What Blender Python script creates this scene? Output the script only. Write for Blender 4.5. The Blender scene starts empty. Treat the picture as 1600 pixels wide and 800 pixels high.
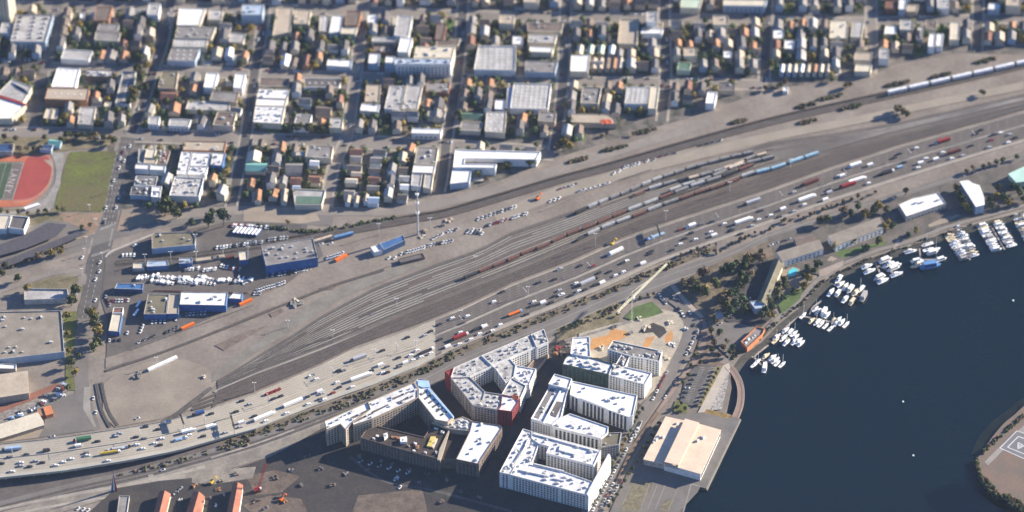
import bpy, math, random
from mathutils import Vector
R = math.radians
rnd = random.Random(7)
# ---------------------------------------------------------------- camera, world, sun, exposure
F, PITCH, DIST = 7000.0, R(43), 4667.0
sc = bpy.context.scene
CAM = Vector((0, -DIST*math.cos(PITCH), DIST*math.sin(PITCH)))
cam = bpy.data.cameras.new('camera'); co = bpy.data.objects.new('camera', cam)
sc.collection.objects.link(co); sc.camera = co
co.location = CAM; co.rotation_euler = (R(90)-PITCH, 0, 0)
cam.sensor_width = 36; cam.lens = 36*F/1600; cam.clip_start = 10; cam.clip_end = 60000
SUN_EL, SUN_AZ = R(20.5), R(23)          # azimuth measured from +X towards +Y
w = bpy.data.worlds.new('World'); sc.world = w; w.use_nodes = True
nt = w.node_tree; bg = nt.nodes['Background']; sky = nt.nodes.new('ShaderNodeTexSky')
sky.sky_type = 'NISHITA'; sky.sun_disc = False; sky.sun_elevation = SUN_EL; sky.sun_rotation = R(90)-SUN_AZ
sky.air_density = 1.3; sky.dust_density = 0.6; sky.ozone_density = 5
tint = nt.nodes.new('ShaderNodeVectorMath'); tint.operation = 'MULTIPLY'; tint.inputs[1].default_value = (.72, .90, 1.28)   # blue tint added to the sky so that shade turns bluer
nt.links.new(sky.outputs[0], tint.inputs[0]); nt.links.new(tint.outputs[0], bg.inputs[0]); bg.inputs[1].default_value = 0.052
sl = bpy.data.lights.new('sun', 'SUN'); sl.energy = 5.0; sl.angle = R(0.5); sl.color = (1.0, 0.89, 0.72)
so = bpy.data.objects.new('sun', sl); sc.collection.objects.link(so)
sd = Vector((math.cos(SUN_EL)*math.cos(SUN_AZ), math.cos(SUN_EL)*math.sin(SUN_AZ), math.sin(SUN_EL)))
so.rotation_euler = sd.to_track_quat('Z', 'Y').to_euler()
sc.view_settings.view_transform = 'Standard'; sc.view_settings.look = 'None'
sc.view_settings.gamma = 1; sc.view_settings.use_curve_mapping = False
sc.view_settings.exposure = 1.42
sc.cycles.max_bounces = 4; sc.cycles.diffuse_bounces = 2; sc.cycles.use_denoising = True

cam.dof.use_dof = True; cam.dof.focus_distance = 4500; cam.dof.aperture_fstop = cam.lens/1000/36   # soft far end, as the long lens shows it

# ---------------------------------------------------------------- helpers
col = sc.collection
FW = Vector((0, math.cos(PITCH), -math.sin(PITCH))); UP = Vector((0, math.sin(PITCH), math.cos(PITCH)))
def at(u, v, h=0.0):                   # where the line of sight through photo point (u, v) meets height h
    d = FW*F + Vector((1, 0, 0))*(u-800) + UP*(400-v)
    t = (h-CAM.z)/d.z
    return CAM + d*t
def T(tile, s):                        # "x y x y" read on an enlarged detail of the photo -> photo points
    ox, oy, k = tile
    a = [float(q) for q in s.replace(',', ' ').split()]
    return [(ox+a[i]/k, oy+a[i+1]/k) for i in range(0, len(a), 2)]
A00, A40, A80, A120 = (0,0,4), (400,0,4), (800,0,4), (1200,0,4)
B00, B40, B80, B120 = (0,200,4), (400,200,4), (800,200,4), (1200,200,4)
C00, C40, C80, C120 = (0,400,4), (400,400,4), (800,400,4), (1200,400,4)
D00, D40, D80, D120 = (0,600,4), (400,600,4), (800,600,4), (1200,600,4)
Z1 = (0,0,1)
def interp(x, tab):
    if x <= tab[0][0]:
        (a, b), (c, d) = tab[0], tab[1]
    elif x >= tab[-1][0]:
        (a, b), (c, d) = tab[-2], tab[-1]
    else:
        for i in range(len(tab)-1):
            if tab[i][0] <= x <= tab[i+1][0]:
                (a, b), (c, d) = tab[i], tab[i+1]; break
    return b+(d-b)*(x-a)/(c-a)
def smooth(pts, n=6):                  # Catmull-Rom through the points
    out = []
    P = [pts[0]]+list(pts)+[pts[-1]]
    for i in range(1, len(P)-2):
        for k in range(n):
            t = k/n
            out.append(tuple(0.5*((2*P[i][j])+(-P[i-1][j]+P[i+1][j])*t+(2*P[i-1][j]-5*P[i][j]+4*P[i+1][j]-P[i+2][j])*t*t
                       + (-P[i-1][j]+3*P[i][j]-3*P[i+1][j]+P[i+2][j])*t**3) for j in range(len(P[i]))))
    out.append(tuple(pts[-1])); return out

MATS = {}
def mat(name, c, rough=0.9, var=0.25, scale=0.08, c2=None, fine=0.6, metal=0.0, rand=0.0, thr=(0.35, 0.65), spec=0.3):
    """base colour broken up by large blotches and fine grain; rand: per object brightness spread"""
    if name in MATS: return MATS[name]
    m = bpy.data.materials.new(name); m.use_nodes = True; MATS[name] = m
    n = m.node_tree.nodes; L = m.node_tree.links; b = n['Principled BSDF']
    b.inputs['Roughness'].default_value = rough; b.inputs['Metallic'].default_value = metal
    b.inputs['Specular IOR Level'].default_value = spec
    geo = n.new('ShaderNodeNewGeometry')
    if var == 0 and not c2 and not rand:
        b.inputs['Base Color'].default_value = (*c, 1); return m
    n1 = n.new('ShaderNodeTexNoise'); n1.inputs['Scale'].default_value = scale; n1.inputs['Detail'].default_value = 5
    n1.inputs['Roughness'].default_value = 0.62
    L.new(geo.outputs['Position'], n1.inputs['Vector'])
    r = n.new('ShaderNodeMapRange'); r.inputs[1].default_value = thr[0]; r.inputs[2].default_value = thr[1]
    L.new(n1.outputs[0], r.inputs[0])
    mx = n.new('ShaderNodeMix'); mx.data_type = 'RGBA'
    lo = c2 if c2 else tuple(q*(1-var) for q in c); hi = c if c2 else tuple(min(1, q*(1+var)) for q in c)
    mx.inputs[6].default_value = (*lo, 1); mx.inputs[7].default_value = (*hi, 1)
    L.new(r.outputs[0], mx.inputs[0]); out = mx.outputs[2]
    n2 = n.new('ShaderNodeTexNoise'); n2.inputs['Scale'].default_value = fine; n2.inputs['Detail'].default_value = 3
    L.new(geo.outputs['Position'], n2.inputs['Vector'])
    r2 = n.new('ShaderNodeMapRange'); r2.inputs[1].default_value = .3; r2.inputs[2].default_value = .7
    r2.inputs[3].default_value = 1-var*.7; r2.inputs[4].default_value = 1+var*.7
    L.new(n2.outputs[0], r2.inputs[0]); fac = r2.outputs[0]
    if rand:
        oi = n.new('ShaderNodeObjectInfo'); r3 = n.new('ShaderNodeMapRange')
        r3.inputs[3].default_value = 1-rand; r3.inputs[4].default_value = 1+rand
        L.new(oi.outputs['Random'], r3.inputs[0])
        mu = n.new('ShaderNodeMath'); mu.operation = 'MULTIPLY'; L.new(fac, mu.inputs[0]); L.new(r3.outputs[0], mu.inputs[1]); fac = mu.outputs[0]
    vm = n.new('ShaderNodeVectorMath'); vm.operation = 'SCALE'
    L.new(out, vm.inputs[0]); L.new(fac, vm.inputs['Scale']); L.new(vm.outputs[0], b.inputs['Base Color'])
    return m

def area2(p): return sum(p[i][0]*p[(i+1) % len(p)][1]-p[(i+1) % len(p)][0]*p[i][1] for i in range(len(p)))
def ccw(p): return list(p) if area2(p) > 0 else list(reversed(p))
def inset(p, d):                       # p ccw list of (x, y)
    n = len(p); out = []
    for i in range(n):
        a, b, c = Vector(p[i-1][:2]), Vector(p[i][:2]), Vector(p[(i+1) % n][:2])
        e1, e2 = (b-a), (c-b)
        if e1.length < 1e-6 or e2.length < 1e-6: out.append((b.x, b.y)); continue
        e1.normalize(); e2.normalize()
        n1, n2 = Vector((-e1.y, e1.x)), Vector((-e2.y, e2.x))
        m = n1+n2; q = max(0.35, 1+n1.dot(n2))
        out.append((b.x+m.x*d/q, b.y+m.y*d/q))
    return out
def inside(x, y, p):
    r = False; n = len(p)
    for i in range(n):
        x1, y1 = p[i][0], p[i][1]; x2, y2 = p[i-1][0], p[i-1][1]
        if (y1 > y) != (y2 > y) and x < (x2-x1)*(y-y1)/(y2-y1)+x1: r = not r
    return r

class MB:
    def __init__(s): s.v = []; s.f = []; s.m = []
    def face(s, vs, m=0):
        k = len(s.v); s.v += [tuple(q) for q in vs]; s.f.append(tuple(range(k, k+len(vs)))); s.m.append(m)
    def prism(s, p, z0, z1, side=0, top=0, bottom=False, cap=True):
        p = ccw(p); n = len(p); k = len(s.v)
        s.v += [(q[0], q[1], z0) for q in p]+[(q[0], q[1], z1) for q in p]
        for i in range(n):
            j = (i+1) % n; s.f.append((k+i, k+j, k+n+j, k+n+i)); s.m.append(side)
        if cap: s.f.append(tuple(range(k+n, k+2*n))); s.m.append(top)
        if bottom: s.f.append(tuple(range(k+n-1, k-1, -1))); s.m.append(side)
    def box(s, cx, cy, z0, dx, dy, dz, rot=0, m=0, taper=1.0):
        c, q = math.cos(rot), math.sin(rot); k = len(s.v)
        for zz, t in ((z0, 1), (z0+dz, taper)):
            for sx, sy in ((-1,-1),(1,-1),(1,1),(-1,1)):
                x, y = sx*dx*t/2, sy*dy*t/2
                s.v.append((cx+x*c-y*q, cy+x*q+y*c, zz))
        for f in ((0,1,5,4),(1,2,6,5),(2,3,7,6),(3,0,4,7),(4,5,6,7),(3,2,1,0)):
            s.f.append(tuple(k+i for i in f)); s.m.append(m)
    def bar(s, a, b, r, m=0, sides=4):
        a, b = Vector(a), Vector(b); d = (b-a)
        if d.length < 1e-6: return
        d.normalize(); u = d.cross(Vector((0, 0, 1)) if abs(d.z) < .9 else Vector((1, 0, 0))).normalized(); v = d.cross(u)
        k = len(s.v)
        for p in (a, b):
            for i in range(sides):
                t = 2*math.pi*(i+.5)/sides; s.v.append(tuple(p+u*math.cos(t)*r+v*math.sin(t)*r))
        for i in range(sides):
            j = (i+1) % sides; s.f.append((k+j, k+i, k+sides+i, k+sides+j)); s.m.append(m)
        s.f.append(tuple(range(k, k+sides))); s.m.append(m)
        s.f.append(tuple(range(k+2*sides-1, k+sides-1, -1))); s.m.append(m)
    def mesh(s, name, mats):
        me = bpy.data.meshes.new(name); me.from_pydata(s.v, [], s.f)
        for m in (mats if isinstance(mats, (list, tuple)) else [mats]): me.materials.append(m)
        me.polygons.foreach_set('material_index', s.m); me.update(); return me
    def build(s, name, mats, parent=None, loc=None, rot=0):
        return link(name, s.mesh(name, mats), parent, loc, rot)
def link(name, me, parent=None, loc=None, rot=0):
    o = bpy.data.objects.new(name, me); col.objects.link(o)
    if loc is not None: o.location = loc
    if rot: o.rotation_euler = (0, 0, rot)
    if parent: o.parent = parent
    return o
def empty(name, loc, rot=0): return link(name, None, None, loc, rot)

REG = []                               # (object, description, place, x, how to count)
def reg(o, desc, place, cat, group=None, order='left'):
    o['category'] = cat
    if group: o['group'] = group
    p = o.location if (o.data is None or o.location.length > 0) else Vector(o.data.vertices[0].co)
    REG.append((o, desc, place, p.x if order == 'left' else -p.y))
    return o
def name_it(o, label, cat, group=None):
    o['label'] = label; o['category'] = cat
    if group: o['group'] = group
    return o
ORD = ['', 'first', 'second', 'third', 'fourth', 'fifth', 'sixth', 'seventh', 'eighth', 'ninth', 'tenth']
def ordn(k):
    if k < len(ORD): return ORD[k]
    return f"{k}{'th' if 10 <= k % 100 <= 20 else {1:'st',2:'nd',3:'rd'}.get(k % 10, 'th')}"
def structure(name, mb, m):
    o = mb.build(name, m); o['kind'] = 'structure'; return o
LEVEL = [0.02]
SURF = []
def surf(poly, z): SURF.append((min(q[0] for q in poly), max(q[0] for q in poly), min(q[1] for q in poly), max(q[1] for q in poly), poly, z))
def gz(x, y):                          # height of the topmost ground surface at x, y
    z = 0
    for a, b, c, d, p, h in SURF:
        if a < x < b and c < y < d and h > z and inside(x, y, p): z = h
    return z
def gat(u, v):
    p = at(u, v); p.z = gz(p.x, p.y); return p
def sheet(name, pts, m, z=None):       # a ground surface given by its outline in photo points
    if z is None: LEVEL[0] += 0.004; z = LEVEL[0]
    mb = MB(); g = [at(*p) for p in pts]; surf([(q.x, q.y) for q in g], z)
    mb.face([(q.x, q.y, z) for q in (ccw(g))]); return structure(name, mb, m)
def strip(mb, g, wd, z, mi=0, reg_=False):         # g: list of ground points, flat ribbon
    n = len(g); L = []
    for i in range(n):
        a, b = Vector(g[max(0, i-1)][:2]), Vector(g[min(n-1, i+1)][:2]); d = (b-a)
        if d.length < 1e-6: d = Vector((1, 0))
        d.normalize(); L.append((Vector(g[i][:2])+Vector((-d.y, d.x))*wd/2, Vector(g[i][:2])-Vector((-d.y, d.x))*wd/2, g[i][2] if len(g[i]) > 2 else 0))
    for i in range(n-1):
        if reg_: surf([(L[i][1].x, L[i][1].y), (L[i+1][1].x, L[i+1][1].y), (L[i+1][0].x, L[i+1][0].y), (L[i][0].x, L[i][0].y)], z)
        mb.face([(L[i][1].x, L[i][1].y, L[i][2]+z), (L[i+1][1].x, L[i+1][1].y, L[i+1][2]+z), (L[i+1][0].x, L[i+1][0].y, L[i+1][2]+z), (L[i][0].x, L[i][0].y, L[i][2]+z)], mi)
def road(name, pts, wd, m, z=None, sm=True):
    if z is None: LEVEL[0] += 0.004; z = LEVEL[0]
    p = smooth(pts) if sm else pts
    mb = MB(); strip(mb, [(q.x, q.y, 0) for q in (at(*a) for a in p)], wd, z, 0, True); return structure(name, mb, m)

# ---------------------------------------------------------------- materials
M_dirt = mat('dry ground', (.25,.215,.182), var=.16, scale=.02, c2=(.17,.142,.12), fine=.25)
M_city = mat('city ground', (.19,.165,.145), var=.3, scale=.07, c2=(.05,.052,.045), fine=.4)
M_street = mat('worn street', (.25,.22,.19), var=.12, scale=.03, c2=(.18,.16,.143))
M_asph = mat('asphalt', (.10,.092,.088), var=.18, scale=.05, fine=.4)
M_asph2 = mat('pale asphalt', (.16,.145,.133), var=.12, scale=.04)
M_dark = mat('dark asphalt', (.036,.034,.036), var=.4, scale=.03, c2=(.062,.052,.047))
M_conc = mat('freeway concrete', (.43,.39,.32), var=.07, scale=.03, c2=(.37,.33,.27))
M_fasph = mat('freeway asphalt', (.15,.13,.117), var=.08, scale=.04, c2=(.125,.108,.098))
M_wear = mat('tyre worn lane', (.31,.28,.235), var=.12, scale=.05)
M_wear2 = mat('tyre worn asphalt', (.105,.092,.085), var=.12, scale=.05)
M_line = mat('lane paint', (.42,.40,.36), var=.2)
M_pave = mat('pavement slabs', (.31,.275,.235), var=.15, scale=.1)
M_ballast = mat('yard ballast', (.145,.128,.113), var=.2, scale=.02, c2=(.095,.082,.074), fine=.3)
M_balpale = mat('pale ballast', (.30,.28,.245), var=.12, scale=.03, c2=(.22,.205,.18))
M_brown = mat('rusty ballast', (.085,.062,.056), var=.2, scale=.03, c2=(.115,.088,.076))
M_tie = mat('sleepers', (.06,.05,.045), var=.25, scale=.1)
M_rail = mat('rail steel', (.24,.22,.20), rough=.5, var=.1)
M_tan = mat('tan sand', (.33,.275,.21), var=.12, scale=.04, c2=(.25,.205,.16))
M_sand = mat('site sand', (.42,.36,.28), var=.2, scale=.07, c2=(.30,.27,.22))
M_orange = mat('orange soil', (.52,.26,.09), var=.2, scale=.1, c2=(.40,.22,.10))
M_grass = mat('field grass', (.125,.145,.03), var=.25, scale=.035, c2=(.10,.088,.045), fine=.3)
M_lawn = mat('lawn', (.10,.16,.045), var=.25, scale=.08, c2=(.075,.10,.04))
M_scrub = mat('scrub', (.11,.10,.05), var=.4, scale=.06, c2=(.22,.18,.12))
M_turf = mat('dark turf', (.055,.085,.05), var=.12, scale=.05)
M_redtrack = mat('red running track', (.30,.06,.05), var=.08, scale=.05)
M_orangetrack = mat('orange running lanes', (.40,.13,.07), var=.15, scale=.05)
M_white = mat('white paint', (.80,.79,.76), var=.06, scale=.1)
M_conc2 = mat('concrete', (.40,.37,.33), var=.15, scale=.08)
M_riprap = mat('riprap', (.30,.28,.26), var=.5, scale=.5, fine=1.2)
M_mud = mat('dark mud', (.05,.048,.042), var=.35, scale=.1)
M_wood = mat('timber deck', (.27,.20,.155), var=.15, scale=.15)
M_glass = mat('window glass', (.035,.045,.06), rough=.25, var=.0, spec=.5)
M_unit = mat('roof unit paint', (.56,.56,.55), var=.1)
M_leaf = [mat('leaves olive', (.075,.080,.028), var=.45, scale=.25, fine=.9, rand=.35), mat('leaves green', (.045,.068,.028), var=.45, scale=.25, fine=.9, rand=.35),
          mat('leaves yellow', (.19,.145,.035), var=.4, scale=.25, fine=.9, rand=.3), mat('leaves brown', (.12,.085,.05), var=.4, scale=.25, fine=.9, rand=.3)]
M_bark = mat('bark', (.10,.075,.055), var=.3)
M_red = mat('red steel', (.45,.035,.035), var=.15); M_yel = mat('crane cream', (.72,.68,.52), var=.1)
M_steel = mat('galvanised steel', (.45,.45,.45), rough=.5, var=.1)
def water_mat():
    m = bpy.data.materials.new('bay water'); m.use_nodes = True; n = m.node_tree.nodes; L = m.node_tree.links; b = n['Principled BSDF']
    b.inputs['Base Color'].default_value = (.003,.009,.017,1); b.inputs['Roughness'].default_value = .2; b.inputs['Specular IOR Level'].default_value = .28
    g = n.new('ShaderNodeNewGeometry'); t = n.new('ShaderNodeTexNoise'); t.inputs['Scale'].default_value = .006; t.inputs['Detail'].default_value = 8; t.inputs['Roughness'].default_value = .7
    L.new(g.outputs['Position'], t.inputs['Vector'])
    mx = n.new('ShaderNodeMix'); mx.data_type = 'RGBA'; mx.inputs[6].default_value = (.0008,.006,.0125,1); mx.inputs[7].default_value = (.0028,.011,.0165,1)
    L.new(t.outputs[0], mx.inputs[0]); L.new(mx.outputs[2], b.inputs['Base Color'])
    t2 = n.new('ShaderNodeTexNoise'); t2.inputs['Scale'].default_value = .35; t2.inputs['Detail'].default_value = 4; L.new(g.outputs['Position'], t2.inputs['Vector'])
    bp = n.new('ShaderNodeBump'); bp.inputs['Strength'].default_value = .9; bp.inputs['Distance'].default_value = .8
    L.new(t2.outputs[0], bp.inputs['Height']); L.new(bp.outputs[0], b.inputs['Normal']); return m
M_water = water_mat()
# ---------------------------------------------------------------- ground, water, roads
mb = MB(); S = 20000
mb.face([(-S, -S, -2.2), (S, -S, -2.2), (S, S, -2.2), (-S, S, -2.2)]); structure('water', mb, M_water)
SHORE = [(1040,1000),(1058,840),(1068,800),(1080,757),(1105,765),(1158,655),(1149,651),(1134,645),(1136,640),(1143,605),(1141,580),(1147,571),(1158,556),(1176,545),(1193,532),
         (1216,507),(1250,480),(1272,455),(1286,441),(1307,425),(1340,412),(1375,398),(1425,384),(1475,364),(1525,350),(1575,337),(1620,325),(1800,270)]
g = [at(*p) for p in SHORE]
g = [(q.x, q.y) for q in g]+[(9000, 2500), (9000, 15000), (-15000, 15000), (-15000, -6000), (g[0][0]-30, -6000)]
g = ccw(g); mb = MB(); mb.prism(g, -3.5, 0, 0, 0)
o = mb.build('ground', [M_dirt]); o['kind'] = 'structure'
mb = MB()                                # sloping rock shore below the promenade
sp = [at(*p) for p in SHORE[10:]]
for i in range(len(sp)-1):
    a, b = Vector(sp[i][:2]), Vector(sp[i+1][:2]); n = Vector((b.y-a.y, -(b.x-a.x))).normalized()*9
    mb.face([(a.x, a.y, .01), (a.x+n.x, a.y+n.y, -2.6), (b.x+n.x, b.y+n.y, -2.6), (b.x, b.y, .01)])
structure('rocky_shore', mb, M_mud)
LEVEL[0] = .02
for s_, nm, c_ in (('1444 772 1470 760 1500 752 1530 764 1555 778 1590 796 1600 830 1500 830 1470 800 1450 784', 'dark_water_patch', (.0006,.004,.010)), ('1519 705 1530 680 1552 655 1575 638 1600 618 1640 600 1640 640 1560 700 1530 720', 'brown_shallows', (.012,.016,.014)),
    ('1512 720 1516 745 1532 768 1560 790 1600 806 1640 815 1640 790 1540 740 1530 715', 'dark_water_patch', (.0006,.004,.010))):
    sheet(nm, smooth([*T(Z1, s_)], 4), mat(nm.replace('_', ' '), c_, rough=.25, var=.2, scale=.03, spec=.28), z=-2.19)  # the dark ones are only a darker water colour
# island with the helicopter pad
isl = smooth([(1640,600),(1600,634),(1585,648),(1568,662),(1548,686),(1536,705),(1527,718),(1530,742),(1545,762),(1565,776),(1590,790),(1640,815)], 4)
g = [at(*p) for p in isl]; g = [(q.x, q.y) for q in g]+[(700, -420), (700, -100)]
o = None; mb = MB(); mb.prism(ccw(g), -3.5, 0, 0, 0); structure('island_ground', mb, mat('island soil', (.20,.135,.105), var=.2, scale=.05, c2=(.15,.125,.10)))
sheet('island_path', [(1640,632),(1602,663),(1560,700),(1538,722),(1544,727),(1566,705),(1605,672),(1640,645)], mat('island path', (.27,.25,.23), var=.1))
sheet('helipad', T((1500,620,4.44), '280 355 395 238 660 330 560 480'), mat('helipad concrete', (.17,.165,.17), var=.08))
z = LEVEL[0]+.02
def outline(mb, pts, wd, z):
    p = [at(*q) for q in pts]
    for i in range(len(p)):
        a, b = p[i], p[(i+1) % len(p)]; strip(mb, [(a.x, a.y, 0), (b.x, b.y, 0)], wd, z)
mb = MB(); outline(mb, T((1500,620,4.44), '278 355 395 236 662 330 562 482'), .9, z)
outline(mb, T((1500,620,4.44), '330 350 405 275 620 350 530 430'), 1.1, z)
outline(mb, T((1500,620,4.44), '403 315 442 340 402 362'), 1.3, z)
structure('helipad_markings', mb, mat('pad paint', (.55,.55,.56), var=.1))
mb = MB()                                # the letter H inside the triangle of the pad
for s in ('413 330 409 352', '424 334 420 351', '411 341 422 343'):
    p = [at(*q) for q in T((1500,620,4.44), s)]; strip(mb, [(q.x, q.y, 0) for q in p], .8, z+.02)
structure('helipad_letter', mb, MATS['pad paint'])
LEVEL[0] = z+.04

# city floor and streets
sheet('city_ground', [(-150,-220),(1760,-220),(1760,55),(1600,85),(1500,83),(1400,100),(1360,118),(1200,140),(1075,185),(1000,205),(930,228),(860,250),(800,275),(740,296),(680,305),(600,325),(500,336),(380,336),(180,328),(165,210),(-150,212)], M_city)
CITYZ = LEVEL[0]; LEVEL[0] += .008
def hstreet(name, pts, wd=17): road('pavement', pts, wd+3, M_pave); return road(name, pts, wd-2, M_street)
hstreet('city_street', [(-120,207),(0,209),(200,211),(400,219),(560,222),(700,229),(790,234),(866,240)], 21)
hstreet('city_street', [(-120,103),(0,104),(200,108),(400,116),(560,121),(720,125),(900,128),(1060,130),(1200,133)], 16)
hstreet('city_street', [(-120,8),(0,9),(200,11),(400,13),(560,17),(720,24),(900,28),(1100,30),(1250,34),(1400,34),(1600,28),(1750,24)], 16)
AVE = {0:[(100,-60),(88,20),(78,75),(66,115),(54,190),(52,208)], 1:[(275,-60),(263,20),(252,75),(240,108),(222,165),(205,208)],
       2:[(418,-60),(413,20),(405,75),(398,112),(390,165),(384,215),(372,270),(360,330)], 3:[(575,-60),(566,20),(558,100),(550,160),(541,215),(520,265),(508,335)],
       4:[(728,-60),(722,30),(717,100),(708,160),(697,226),(692,270),(686,300)], 5:[(888,-60),(883,30),(880,120),(872,195),(866,235)],
       6:[(1040,-60),(1038,30),(1040,120),(1034,190)], 7:[(1200,-60),(1198,30),(1194,128)], 8:[(1362,-60),(1361,20),(1362,70),(1360,116)], 9:[(1530,-60),(1528,30),(1526,80)]}
AVE[-1] = [(-60,-60),(-72,20),(-90,110),(-104,208)]
for k, a in AVE.items():
    if k > 0: road('pavement', a, 15, M_pave); road('city_avenue', a, 9.5, M_street if k in (3,8) else M_asph)
road('city_avenue', AVE[0][:4], 11, M_asph2)
# avenue with crossings on the left, running down to the yards
sheet('avenue', [(188,214),(212,216),(196,262),(186,325),(178,372),(170,405),(163,440),(156,470),(146,505),(118,505),(124,470),(130,440),(137,405),(150,372),(162,325),(174,262)], M_asph)
road('avenue', [(133,498),(128,540),(127,600),(135,640),(146,672)], 15, M_asph2)
road('path', [(137,605),(136,640),(145,668)], 7, M_balpale)
sheet('pavement', [(183,212),(189,214),(176,262),(164,325),(152,366),(146,370),(148,362),(160,322),(172,260)], M_street)
road('boulevard', [(-60,440),(30,412),(110,385),(180,362),(250,345),(330,337),(420,338),(520,342)], 22, M_asph2)
road('pavement', [(-60,427),(40,393),(105,375),(148,362)], 6, M_tan)
road('pavement', [(165,402),(174,393),(200,382),(237,367)], 2, M_conc2)
road('frontage_street', [(215,345),(300,333),(400,328),(520,330),(620,330),(700,315),(800,290),(900,255),(1000,225),(1110,190)], 13, M_street)
mb = MB(); LEVEL[0] += .02               # zebra crossings and lane lines on the avenue
def zebra(a, b, n, ln, wd):
    for i in range(n):
        t = (i+.5)/n; u, v = a[0]+(b[0]-a[0])*t, a[1]+(b[1]-a[1])*t
        p, q = at(u, v-ln/2), at(u-.24*ln*-1, v+ln/2); p = at(u+.12*ln, v-ln/2); q = at(u-.12*ln, v+ln/2)
        strip(mb, [(p.x, p.y, 0), (q.x, q.y, 0)], wd, LEVEL[0])
zebra((156,359),(182,348),12,4,.5); zebra((143,400),(172,391),12,4,.5); 
for s in ('146 372 140 398','178 358 172 385'):
    a = T(Z1, s); zebra((a[0][0]-1.5,a[0][1]),(a[1][0]-1.5,a[1][1]),11,.7,2.2)
for k in range(4):
    for y0 in range(220, 350, 9):
        x = lambda y: interp(y, [(214,190+5*k),(262,177+5*k),(325,165+5*k),(355,158+5*k)])
        p, q = at(x(y0), y0), at(x(y0+4), y0+4); strip(mb, [(p.x,p.y,0),(q.x,q.y,0)], .35, LEVEL[0])
for y0 in range(405, 500, 8):
    for k in (10, 20):
        x = lambda y: interp(y, [(400,137+k),(440,130+k),(500,120+k*.8)])
        p, q = at(x(y0), y0), at(x(y0+4), y0+4); strip(mb, [(p.x,p.y,0),(q.x,q.y,0)], .35, LEVEL[0])
structure('road_markings', mb, M_line)

# sports ground on the left
sheet('verge', [(-60,214),(183,214),(178,228),(105,236),(60,243),(-60,240)], M_scrub)
sheet('grass_field', T((0,220,6.664), '735 118 780 115')+[(150,237),(182,236),(170,290),(162,331),(84,330),(88,312),(100,262),(106,244)], M_grass)
sheet('worn_ground', smooth([(92,318),(98,298),(112,290),(130,296),(148,290),(168,298),(163,318),(158,329),(125,329),(95,329)],4), mat('worn turf', (.13,.10,.055), var=.35, scale=.12, c2=(.115,.12,.04)))
sheet('worn_ground', [(84,334),(160,333),(150,362),(128,372),(100,352),(60,345)], mat('reddish bare earth', (.30,.19,.13), var=.2, scale=.1, c2=(.20,.16,.11)))
sheet('scrub_strip', [(-60,327),(85,326),(100,345),(60,352),(-60,345)], M_scrub)
sheet('path', smooth([(-60,332),(20,330),(48,326),(66,314),(80,296),(87,278),(86,258),(78,241),(60,238)],4)+[(100,238),(94,290),(78,330),(-60,342)], mat('track surround', (.25,.235,.215), var=.2, scale=.1))
sheet('running_track', smooth([(40,241),(60,240),(78,243),(83,258),(82,276),(76,292),(64,306),(48,317),(30,323),(-60,325)],4)+[(-60,241)], M_orangetrack)
sheet('running_track', smooth([(47,243),(60,242),(75,244),(80,258),(79,276),(73,290),(61,303),(46,311),(20,314)],4)+[(12,312),(36,262),(40,250)], M_redtrack)
sheet('sports_turf', [(-60,253),(38,253),(20,313),(-60,313)], M_turf)
sheet('sports_turf', [(32,254),(38,254),(20,312),(4,312),(21,255)], mat('grey end zone', (.14,.115,.105), var=.08))
sheet('path', [(68,250),(80,250),(82,262)], M_tan)
mb = MB(); LEVEL[0] += .02
outline(mb, [(-50,254.5),(37,254.5),(19.5,312),(-50,312)], .5, LEVEL[0])
for k in range(3):
    p, q = at(21-10*k-1,255), at(4-10*k,311); strip(mb, [(p.x,p.y,0),(q.x,q.y,0)], .3, LEVEL[0])
for r_ in (0, 1.9, 3.8):
    c = smooth([(40+r_*.2,246-r_*.4),(60,244.5-r_*.6),(76+r_*.8,247-r_*.5),(81+r_*.5,258),(80+r_*.5,276),(74+r_*.5,290+r_*.4),(62+r_*.3,302+r_*.7),(46,310+r_),(20,313+r_)],4)
    strip(mb, [(q.x,q.y,0) for q in (at(*p) for p in c)], .22, LEVEL[0])
structure('track_markings', mb, M_line)
def word(txt, corners, m, name):
    """letters laid along a line on the ground: first and last letter centres given as photo points"""
    c = bpy.data.curves.new(name, 'FONT'); c.body = txt; c.size = 1; c.align_x = 'CENTER'; c.align_y = 'CENTER'; c.extrude = .01
    return c
a, b = at(24.5,263), at(10,303)          # LANEY across the end zone, read from the field's far side
d = Vector((b.x-a.x, b.y-a.y)); 
c = bpy.data.curves.new('end_zone_lettering', 'FONT'); c.body = 'LANEY'; c.size = 10.5; c.align_x = 'CENTER'; c.align_y = 'CENTER'; c.space_character = 1.3; c.extrude = .01
c.materials.append(mat('end zone letters', (.42,.38,.36), var=.1))
o = link('field_lettering', c, None, ((a.x+b.x)/2, (a.y+b.y)/2, LEVEL[0]+.04), math.atan2(d.y, d.x)); o['kind'] = 'structure'
LEVEL[0] += .05

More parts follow.
